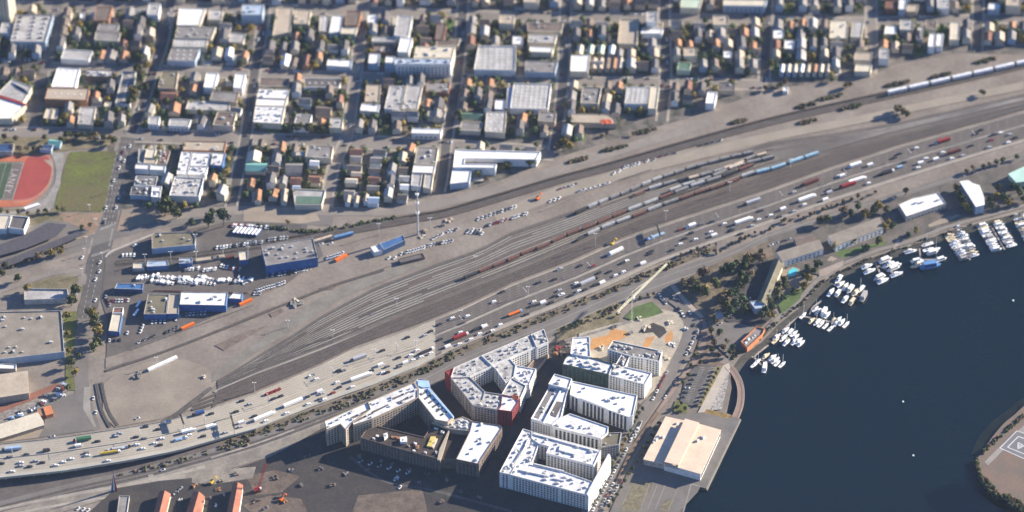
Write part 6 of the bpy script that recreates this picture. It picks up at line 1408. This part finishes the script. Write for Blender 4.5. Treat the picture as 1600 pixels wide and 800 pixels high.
# ---------------------------------------------------------------- trains
def wagon(u, v, a, ln, c, place, kind='hopper', name='freight_wagon', desc=None):
    p = at(u, v, 2); o = empty(name, (p.x, p.y, gz(p.x, p.y)+.25), a); w_ = 3.1; mb = MB()
    m = mat(c+' wagon', {'grey':(.23,.225,.22),'pale grey':(.36,.36,.36),'brown':(.15,.075,.062),'dark':(.045,.045,.05),'tan':(.50,.40,.30),'cream':(.58,.50,.42),'pale blue':(.30,.46,.56),'white':(.72,.72,.72),'blue':(.12,.25,.45),'silver':(.68,.69,.72)}[c], var=.16, scale=.3)
    if kind == 'hopper':
        mb.box(0,0,1.2,ln-1.6,w_,2.6); mb.box(0,0,3.8,ln-2.2,w_*.55,.35)
        for i in range(4): mb.box(-ln/2+ln*(i+.5)/4,0,1.3,.25,w_+.2,2.4)
    elif kind == 'tank': mb.bar((-(ln-1.6)/2,0,2.5),((ln-1.6)/2,0,2.5),1.5,0,10); mb.box(0,0,3.9,1.6,1.2,.6)
    elif kind == 'flat': mb.box(0,0,1.1,ln-1.4,w_,.4); mb.box(0,0,1.5,ln*.6,w_*.8,.8)
    elif kind == 'coach': mb.box(0,0,1.0,ln-.6,3.1,2.7,0,0,.98); mb.box(0,0,3.7,ln-1,2.5,.4)
    mb.build('body', [m], o); mb = MB(); mb.box(0,0,.8,ln-.4,2.4,.35)
    for x in (-ln/2+2.4, ln/2-2.4): mb.box(x,0,.25,2.6,2.3,.6)
    mb.build('underframe', [M_tyre], o)
    if kind == 'coach': mb = MB(); [mb.box(-ln/2+ln*(i+.5)/12,0,2.3,1.3,3.16,.7) for i in range(12)]; mb.build('windows', [M_glass], o)
    reg(o, desc or f'{c} {dict(hopper="freight wagon",tank="tank wagon",flat="flat wagon",coach="passenger coach")[kind]}', place, 'wagon', 'railway wagons'); return o
def wtrain(tile, s, place, kind='hopper'):
    it = [q.split() for q in s.split(';')]; P = [T(tile, f'{q[0]} {q[1]}')[0] for q in it]
    for i, q in enumerate(it):
        a, b = P[max(0, i-1)], P[min(len(P)-1, i+1)]; A, B = at(*a), at(*b); d = (B-A); n = (min(len(P)-1, i+1)-max(0, i-1))
        c = {'g':'grey','l':'pale grey','b':'brown','d':'dark','t':'tan','c':'cream','p':'pale blue','w':'white','u':'blue'}[q[2]]
        k = q[3] if len(q) > 3 else kind; wagon(P[i][0], P[i][1], math.atan2(d.y, d.x), min(22, d.length/n*.93), c, place, k)
wtrain(B80, '430 520 d;505 485 l;570 460 l;640 430 g;705 405 g;770 378 g;840 348 l;905 322 l;975 298 g;1045 275 g;1115 250 g;1185 232 g;1258 212 g;1330 193 g;1400 176 g;1475 160 g', 'on the uppermost train of the yard')
wtrain(B80, '795 408 b flat;895 370 l;985 345 g;1075 318 d flat', 'on the short second train')
wtrain(B80, '1135 312 t;1210 292 g;1290 270 g;1350 248 t;1420 225 t;1490 190 g;1560 170 t', 'on the pale third train')
wtrain(B80, '1020 382 l;1105 352 l;1200 325 g;1300 285 g;1400 240 c;1510 212 g;1600 190 g', 'on the fourth train with a cream wagon')
wtrain((0,0,1), '735 431 d;758 421.5 b;780 413 b;802 404 b;824 394 b;848.5 385 b;872.5 374 b;896 363.5 b;920 355 b;944 345 b;967.5 335 b;992 325 l;1017 316 l;1041 306.5 b;1065 297.5 g;1090 288 l;1115 281 g;1140 272 d;1166 262 b', 'on the long brown train')
wtrain((0,0,1), '907 372.5 d flat;927 362.5 l;950 352.5 l;974 344 l;999 335 b;1022.5 325 l;1047.5 316 g;1072.5 308 b;1095 300 b;1120 292.5 b;1145 283.5 b;1168 273 l;1192 267.5 p;1216 261 p;1244 251 p;1268 243 p', 'on the lowest train beside the main line')
for i in range(7):
    u, v = 1402+i*33.5, 143.2-i*7.5; wagon(u, v, gdir(1390,146,1600,99), 21.6, 'silver', 'on the upper railway at the right edge', 'coach', 'passenger_coach', 'silver white passenger coach').scale = (1.07, 1.3, 1.25)
wagon(505, 374, gdir(490,379,520,370), 21, 'tan', 'beside the big blue warehouse', 'coach', 'passenger_coach', 'faded tan railway coach'); wagon(537, 368.5, gdir(520,373,554,364), 22, 'blue', 'beside the big blue warehouse', 'coach', 'passenger_coach', 'blue and white railway coach')
# ---------------------------------------------------------------- boats and docks
def boat_mesh(c, kind, L_=11.5):
    mb = MB(); w_ = 3.6; hull = [(-L_/2,-w_*.42),(-L_/6,-w_/2),(L_*.2,-w_*.45),(L_*.38,-w_*.25),(L_/2,0),(L_*.38,w_*.25),(L_*.2,w_*.45),(-L_/6,w_/2),(-L_/2,w_*.42)]
    k = len(hull)
    for i in range(k):
        j = (i+1) % k; a, b = hull[i], hull[j]; mb.face([(a[0]*.9,a[1]*.7,-.3),(b[0]*.9,b[1]*.7,-.3),(b[0],b[1],1.2),(a[0],a[1],1.2)])
    mb.face([(x, y, 1.2) for x, y in hull]); g = MB()
    if kind == 'motor': mb.box(-.6,0,1.2,5,2.6,1.5,0,0,.8); mb.box(-1.4,0,2.7,2.6,2.0,.9,0,0,.85); g.box(.9,0,1.9,2.2,2.45,.5,0,0,.85)
    elif kind == 'sail': mb.box(.4,0,1.2,4.4,1.8,.7,0,0,.75); mb.bar((.8,0,1),(.8,0,15),.13); mb.bar((.8,0,2.6),(-4.2,0,2.7),.2); g.box(.4,0,1.35,4.5,1.2,.3)
    else: mb.box(-.6,0,1.2,7,3.0,2.4,0,0,.9); g.box(-.5,0,2.0,6.6,3.1,.7)
    return mb.mesh('hull', [mat(c+' boat', {'white':(.80,.79,.77),'cream':(.70,.60,.42),'blue':(.12,.26,.50),'grey':(.40,.38,.36)}[c], rough=.4, var=.06), M_glass]), g.mesh('cabin_windows', [M_glass])
BO = {}
def boat(u, v, deg, place, kind=None, c=None, ln=1.0):
    kind = kind or rnd.choice(['motor','motor','sail','house']); c = c or rnd.choice(['white']*7+['cream','grey'])
    if (c, kind) not in BO: BO[(c, kind)] = boat_mesh(c, kind)
    h, g = BO[(c, kind)]; p = at(u, v, -1.4); A, B = at(u, v, -1.4), at(u+10*math.cos(R(deg)), v-10*math.sin(R(deg)), -1.4)
    o = link('boat', h, None, (p.x, p.y, -2.2), math.atan2(B.y-A.y, B.x-A.x)+(math.pi if rnd.random() < .3 else 0)+rnd.uniform(-.06,.06)); o.scale = (ln*rnd.uniform(.92,1.15),)*3; link('cabin_windows', g, o)
    reg(o, f"{c} {dict(motor='motor boat',sail='sailing boat',house='houseboat')[kind]}", place, 'boat', 'boats in the marina', 'front'); return o
def dock(label, lines, wd=1.8):
    mb = MB()
    P0 = at(*lines[0][0], -1.7)
    for pts in lines:
        for a, b in zip(pts[:-1], pts[1:]):
            A, B = at(*a, -1.7), at(*b, -1.7); d = B-A; mb.box((A.x+B.x)/2-P0.x, (A.y+B.y)/2-P0.y, -.5, d.length, wd, .5, math.atan2(d.y, d.x))
            n = max(1, int(d.length/9))
            for i in range(n+1):
                q = A+d*(i/n); mb.bar((q.x-P0.x, q.y-P0.y, -1.5), (q.x-P0.x, q.y-P0.y, 1.4), .18)
    o = mb.build('dock', [M_wood if False else mat('grey dock planks', (.33,.29,.26), var=.15, scale=.4)], None, (P0.x, P0.y, -1.7)); name_it(o, label, 'dock', 'docks of the marina'); return o
ZB = (1140,470,6.155); ZC = (1280,330,5)
DK = ['nearest the terminal', 'below the red rimmed restaurant', 'right of the restaurant dock', 'below the hotel garden', 'below the curved plaza', 'below the right hotel wing', 'with dense rows, left one', 'with dense rows, right one', 'cut by the right edge']
def dl(i): return f'at the {ordn(i+1)} marina dock from left'
dock('first marina dock from left with gangway', [T(ZB,'145 480 230 545'), T(ZB,'370 425 250 520 235 550 320 575 480 600'), T(ZB,'250 560 330 640')])
dock('second marina dock from left with long gangway', [T(ZB,'665 140 540 255 480 320'), T(ZB,'480 330 700 400'), T(ZB,'520 345 560 380')])
dock('third marina dock from left below the hotel garden', [T(ZB,'880 0 800 60 770 130'), T(ZB,'690 145 1100 225')])
dock('fourth marina dock from left below the pool trees', [T(ZC,'60 500 90 560'), T(ZC,'90 560 340 680')])
dock('fifth marina dock from left below the curved plaza', [T(ZC,'430 350 440 400'), T(ZC,'400 400 600 490'), T(ZC,'440 400 500 540')])
dock('sixth marina dock from left below the right hotel wing', [T(ZC,'560 345 690 312'), T(ZC,'780 270 800 420'), T(ZC,'740 380 950 375')])
dock('seventh marina dock from left with dense rows', [T(ZC,'1060 160 1180 380'), T(ZC,'1060 160 1110 135 1230 120')])
dock('eighth marina dock from left with dense rows', [T(ZC,'1330 95 1450 300'), T(ZC,'1230 122 1540 45')])
dock('ninth marina dock cut off by the right edge', [T(ZC,'1560 40 1680 250')])
for s, dg, i in (('240 615 270 582 350 530 415 545 442 572',38,0),('460 600 507 612',42,0),('455 345 445 380 540 282 575 305 512 365 550 400 620 315 640 345 630 395 665 385 688 410',42,1),
                 ('708 140 828 80 850 108 940 135 790 190 840 210 880 222 925 240 975 262 1050 180 1080 205 1122 228 1030 215',46,2)):
    for u, v in T(ZB, s): boat(u, v, dg, dl(i), rnd.choice(['motor','sail','motor']), c='white' if rnd.random() < .85 else 'cream')
boat(*T(ZB,'337 642')[0], 75, dl(0), 'house', 'white', 1.3); boat(*T(ZB,'912 105')[0], 60, dl(2), 'house', 'white', 1.35); boat(*T(ZB,'1000 195')[0], 60, dl(2), 'sail', 'cream')
for u, v in T(ZC, '150 535 92 635 150 640 205 590 242 612 290 632 205 685 262 705'): boat(u, v, 52, dl(3), rnd.choice(['motor','house','motor']), ln=1.2, c='cream' if u > 1329 else 'white')
boat(*T(ZC,'350 665')[0], 58, dl(3), 'house', 'grey', 1.6); boat(*T(ZC,'325 610')[0], 50, dl(3), 'sail', 'white', 1.2); boat(*T(ZC,'170 570')[0], 40, dl(3), 'motor')
for u, v in T(ZC, '375 432 395 470 518 385 538 422 575 452 468 520 500 545 606 495 600 428'): boat(u, v, 24, dl(4), rnd.choice(['motor','motor','house']), 'white', 1.3)
for u, v in T(ZC, '715 315 842 262 855 300 885 325 905 300 762 390 795 408 760 428 905 395 952 378'): boat(u, v, 16, dl(5), rnd.choice(['motor','motor','house','sail']), None, 1.2)
boat(*T(ZC,'868 432')[0], 12, dl(5), 'house', 'blue', 2.1)
for (a0, a1, n, i) in (((1020,190,1075,130),(1130,370,1215,345),11,6),((1270,115,1395,90),(1385,300,1500,270),11,7),((1540,35,1600,25),(1640,220,1720,200),8,8)):
    for k in range(n):
        f = k/(n-1)
        for q in ((0,1),(2,3)):
            x = a0[q[0]]*(1-f)+a1[q[0]]*f; y = a0[q[1]]*(1-f)+a1[q[1]]*f; u, v = T(ZC, f'{x} {y}')[0]
            boat(u, v, 14, dl(i), rnd.choice(['motor','house','motor','sail']), rnd.choice(['white','white','grey','white','cream']), 1.0)
for (u, v, t) in ((1411,628,'small white buoy alone on the open water'),(1427,712,'pale buoy near the dark water off the island'),(1583,470,'tiny buoy near the right edge of the water')):
    p = at(u, v, -2.2); mb = MB(); mb.bar((0,0,-.3),(0,0,.8),1.0,0,10); mb.bar((0,0,.8),(0,0,1.8),.3,0,6); o = mb.build('buoy', [M_white], None, (p.x, p.y, -2.2)); name_it(o, t, 'buoy')
# curved footbridge, lagoon wall
c = smooth([(1138,572),(1147,582),(1155,597),(1158,614),(1156,634),(1149,653)], 5); g = [at(*p, .3) for p in c]
o = empty('footbridge', tuple(g[0])); mb = MB(); 
for i in range(len(g)-1):
    a, b = g[i]-g[0], g[i+1]-g[0]; d = (b-a); n = Vector((-d.y, d.x, 0)).normalized()*3.6
    for q in ([a+n, a-n, b-n, b+n],): mb.face([(p.x, p.y, .15) for p in q]); mb.face([(p.x, p.y, -.5) for p in q][::-1])
    for s in (1, -1):
        q = [(a+n*s), (b+n*s)]; f = [(q[0].x,q[0].y,-.5),(q[1].x,q[1].y,-.5),(q[1].x,q[1].y,.15),(q[0].x,q[0].y,.15)]; mb.face(f if s < 0 else f[::-1])
mb.build('deck', [mat('brown bridge deck', (.27,.19,.15), var=.1)], o)
for s in (1, -1):
    mb = MB()
    for i in range(len(g)-1):
        a, b = g[i]-g[0], g[i+1]-g[0]; d = (b-a); n = Vector((-d.y, d.x, 0)).normalized()*3.3*s; mb.bar(a+n+Vector((0,0,1.2)), b+n+Vector((0,0,1.2)), .12); mb.bar(a+n+Vector((0,0,.1)), a+n+Vector((0,0,1.2)), .1)
    mb.build('railing', [M_steel], o)
for i in range(2, len(g)-1, 4): mb = MB(); a = g[i]-g[0]; mb.bar((a.x,a.y,-3.2),(a.x,a.y,-.5),.5); mb.build('pier', [M_conc2], o)
name_it(o, 'brown curved footbridge arching over the small lagoon', 'footbridge')
mb = MB(); a, b = at(1139.5,580,0), at(1109,643,0); d = b-a; mb.box(0,0,-1,d.length,1.0,1.8,math.atan2(d.y,d.x)); o = mb.build('lagoon_wall', [M_white], None, ((a.x+b.x)/2,(a.y+b.y)/2,0)); name_it(o, 'long pale wall between promenade and lagoon rocks', 'wall')
pl = [at(u, v, .2) for u, v in T((1200,400,4), '128 100 150 80 180 82 186 98 160 128 125 132')]; c0 = pl[0]; mb = MB(); mb.prism([(p.x-c0.x, p.y-c0.y) for p in pl], 0, .25); o = mb.build('swimming_pool', [mat('pool water', (.10,.52,.60), rough=.1, var=.05)], None, (c0.x, c0.y, gz(c0.x, c0.y)+.02)); name_it(o, 'turquoise swimming pool inside the hotel angle', 'pool')
# ---------------------------------------------------------------- masts, cranes, poles, gantries
def lattice(mb, a, b, w_, n, m=0, r=.13):
    a, b = Vector(a), Vector(b); d = (b-a); u = d.normalized(); s = u.cross(Vector((0,0,1)) if abs(u.z) < .9 else Vector((1,0,0))).normalized(); t = u.cross(s)
    C4 = [(s+t)*w_/2, (s-t)*w_/2, (-s-t)*w_/2, (-s+t)*w_/2]
    for c_ in C4: mb.bar(a+c_, b+c_, r, m)
    for i in range(n):
        p, q = a+d*(i/n), a+d*((i+1)/n)
        for k in range(4): mb.bar(p+C4[k], q+C4[(k+1) % 4], r*.7, m)
b0 = gat(987, 503); o = empty('tower_crane', tuple(b0)); H_ = 33
mb = MB(); lattice(mb, (0,0,0), (0,0,H_), 1.8, 14); mb.build('mast', [M_yel], o)
tip, tail = at(1042, 414, H_)-b0, at(964, 490, H_)-b0; tip.z = tail.z = H_+1
mb = MB(); lattice(mb, (0,0,H_+1), tip, 1.5, 24, r=.17); mb.build('jib', [M_yel], o); mb = MB(); lattice(mb, (0,0,H_+1), tail, 1.5, 8, r=.17); mb.build('counter_jib', [M_yel], o)
mb = MB(); mb.box(tail.x*.92, tail.y*.92, H_-1.5, 3, 2.5, 3, math.atan2(tail.y, tail.x)); mb.build('counterweight', [M_conc2], o); mb = MB(); mb.bar((0,0,H_+1),(0,0,H_+9),.6); mb.bar((0,0,H_+9),tip*.62+Vector((0,0,H_*.38+.4)),.12); mb.bar((0,0,H_+9),tail*.9+Vector((0,0,H_*.1+.2)),.12); mb.build('tower_top', [M_yel], o)
mb = MB(); mb.box(1.8,0,H_-1.8,1.8,2.2,2.4); mb.build('cab', [M_white], o); name_it(o, 'cream tower crane with long jib over the embarcadero road and lawn', 'crane')
b0 = gat(403, 768); o = empty('crawler_crane', tuple(b0)); mb = MB(); tp = at(417, 722, 30)-b0; tp = Vector((9, 5, 33)); lattice(mb, (0,0,2.5), tp, 1.6, 16, r=.2); mb.build('boom', [M_red], o); mb = MB(); mb.box(0,0,1.2,7,4,2.6,.4); mb.build('body', [M_red], o); mb = MB(); mb.box(0,2.2,0,7.5,1.2,1.2,.4); mb.box(0,-2.2,0,7.5,1.2,1.2,.4); mb.build('crawler_tracks', [M_tyre], o); mb = MB(); mb.box(2.8,0,2.4,1.6,2.4,2.2,.4); mb.build('cab', [M_white], o); mb = MB(); mb.bar((-2,0,3.8),(-3,0,10),.15); mb.bar((-3,0,10),tp,.07); mb.build('gantry', [M_red], o); name_it(o, 'red lattice boom crawler crane right of the red roofed sheds', 'crane')
for u, v, c, t in ((331,756,'yellow','yellow excavator above the third red roofed shed'),(440,783,'orange','orange excavator right of the red crawler crane'),(840,312,'orange','orange excavator on the track beside the upper railway'),(957,382,'yellow','yellow track machine beside the freeway')):
    b0 = gat(u, v); o = empty('excavator', tuple(b0), 1.0); mb = MB(); mb.box(0,0,1.1,4,2.8,1.7); mb.build('body', [paint(c)], o); mb = MB(); mb.box(0,1.2,0,4.6,.8,1.1); mb.box(0,-1.2,0,4.6,.8,1.1); mb.build('crawler_tracks', [M_tyre], o); mb = MB(); mb.bar((1.6,0,2.4),(5.5,0,5.5),.4); mb.bar((5.5,0,5.5),(8,0,2),.3); mb.box(8,0,1.2,1.4,1.2,1.0); mb.build('arm', [paint(c)], o); mb = MB(); mb.box(.9,.6,2.8,1.4,1.2,1.2); mb.build('cab', [M_glass], o); name_it(o, t, 'excavator')
b0 = gat(653, 366); o = empty('radio_mast', tuple(b0)); mb = MB(); mb.bar((0,0,0),(0,0,30),1.0,0,8); mb.bar((0,0,30),(0,0,56),.75,0,8); mb.bar((0,0,56),(0,0,68),.4,0,8); mb.build('pole', [M_steel], o)
for z_ in (30, 44, 56): mb = MB(); mb.box(0,0,z_,3.6,3.6,.5); [mb.box(math.cos(q)*2, math.sin(q)*2, z_+.3, .5, .5, 2.4) for q in (0,1.57,3.14,4.71)]; mb.build('antenna_platform', [M_white], o)
name_it(o, 'very tall pale radio mast beside the blue roofed shed', 'mast')
def pole(u, v, h, label, arm=3, name='light_pole'):
    b0 = gat(u, v); o = empty(name, tuple(b0)); mb = MB(); mb.bar((0,0,-.2),(0,0,h),.28,0,6); mb.build('pole', [M_steel], o); mb = MB(); mb.bar((-arm/2,0,h),(arm/2,0,h),.16); mb.box(-arm/2,0,h-.2,1.2,.8,.3); mb.box(arm/2,0,h-.2,1.2,.8,.3); mb.build('lamp', [M_white], o)
    if label: name_it(o, label, 'light pole', 'light poles')
    else: reg(o, 'slender light pole', 'in the rail yard and depots', 'light pole', 'light poles')
for u, v, h in ((227,411,12),(267,409,14),(307,410,15),(349,404,14),(388,399,12),(306,382,14),(592,367,16),(672,357,15),(743,404,3),(245,572,12),(398,612,13),(585,560,13),(650,545,12),(720,498,12),(825,462,13),(930,385,18),(1040,345,14),(1140,300,14),(450,512,10),(620,480,12),(520,528,11),(1235,262,12)): pole(u, v, h, None)
for i in range(16):
    x = 20+i*100; b0 = at(x, fy(x,.43), hfw(x)); o = empty('freeway_lamp', tuple(b0), fwdir(x)); mb = MB(); mb.bar((0,0,0),(0,0,11),.2,0,6); mb.build('pole', [M_steel], o); mb = MB(); mb.bar((0,-3,11.2),(0,3,11.2),.12); mb.box(0,-3,11,.5,1.2,.25); mb.box(0,3,11,.5,1.2,.25); mb.build('lamp', [M_white], o); reg(o, 'double armed lamp post', 'on the freeway median', 'lamp post', 'freeway lamp posts')
def gantry(x, t0, t1, label):
    A, B = at(x, fy(x,t0), hfw(x)), at(x+7, fy(x+7,t1), hfw(x)); o = empty('sign_gantry', tuple(A)); d = B-A; d.z = 0; L = d.length; a = math.atan2(d.y, d.x); mb = MB(); lattice(mb, (0,0,7.5), (d.x,d.y,7.5), 1.3, 14, r=.16); mb.build('truss', [M_tie], o)
    for f in (0, 1): mb = MB(); mb.bar((d.x*f,d.y*f,-.2),(d.x*f,d.y*f,7.5),.35,0,6); mb.build('post', [M_steel], o)
    for f in (.3, .7): mb = MB(); mb.box(d.x*f, d.y*f, 6.2, 7, .25, 3.0, a); mb.build('sign_panel', [PM('dark grey')], o)
    name_it(o, label, 'sign gantry')
gantry(281, .0, .42, 'dark sign gantry over the upper carriageway of the pale viaduct'); gantry(360, .46, .99, 'sign gantry over the lower carriageway above the gravel band'); gantry(1025, .0, .42, 'sign gantry over the upper carriageway right of the blue truck')
b0 = gat(180, 768); o = empty('sail_sign', tuple(b0))
for i, (c, dx) in enumerate((('white',-1.6),('red',1.2),('pale blue',-3.2))): mb = MB(); q = [(dx-1.3,0,0),(dx+1.3,0,0),(-.4+dx*.1,0,28-i*3)]; mb.face(q); mb.face([(a_, .5, c_) for a_, b_, c_ in q][::-1]); [mb.face([(*q[j][:2],q[j][2]),(q[j][0],.5,q[j][2]),(q[(j+1)%3][0],.5,q[(j+1)%3][2]),(q[(j+1)%3][0],0,q[(j+1)%3][2])]) for j in range(3)]; mb.build('sail_panel', [paint(c)], o, None); 
mb = MB(); mb.bar((0,.25,0),(-.4,.25,30),.25); mb.build('post', [M_tie], o); name_it(o, 'tall red and white sail shaped sign tower below the viaduct', 'sign tower')
for (a, b, t) in (((845,331),(930,294),'long pale barrier rail on the track left of the pale track'),((969,281.5),(1018,266),'short pale barrier rail on the pale track right part'),((240,455),(386,459),'rust red fence between fleet lot and blue warehouses'),((205,548),(395,478),'tan boundary fence of the yard beside the bare dirt')):
    A, B = gat(*a), gat(*b); d = B-A; mb = MB(); n = max(2, int(d.length/6))
    for i in range(n+1): q = d*(i/n); mb.box(q.x, q.y, 0, .3, .3, 1.6)
    mb.box(d.x/2, d.y/2, .3, d.length, .7 if 'pale' in t else .25, 1.1, math.atan2(d.y, d.x)); o = mb.build('fence', [mat('rust fence', (.28,.09,.06), var=.2) if 'rust' in t else M_balpale], None, tuple(A)); name_it(o, t, 'fence')
for k, (u, v) in enumerate(((140,330),(150,352),(132,398),(165,352),(128,430),(175,300),(196,240),(120,470),(160,405),(135,380))): pole(u, v, 9, None, 2)
# ---------------------------------------------------------------- labels
from collections import defaultdict
G = defaultdict(list)
for r_ in REG: G[(r_[1], r_[2])].append(r_)
used = {}
for (d, pl), L in G.items():
    L.sort(key=lambda q: q[3])
    for i, r_ in enumerate(L):
        word_ = 'from left' if not ('marina dock' in pl) else 'counted from the front'
        t = f'{d} {pl}' if len(L) == 1 else f'{ordn(i+1)} {d} {word_} {pl}'
        if 'carriageway' in pl: t = f'{d} on the {pl}' if len(L) == 1 else f'{ordn(i+1)} {d} {word_} on the {pl}'
        r_[0]['label'] = t
        if len(t.split()) > 16: print('LONG', t)
for o in bpy.data.objects:
    if o.parent is None and 'label' in o: 
        if o['label'] in used: print('DUP', o['label'])
        used[o['label']] = 1
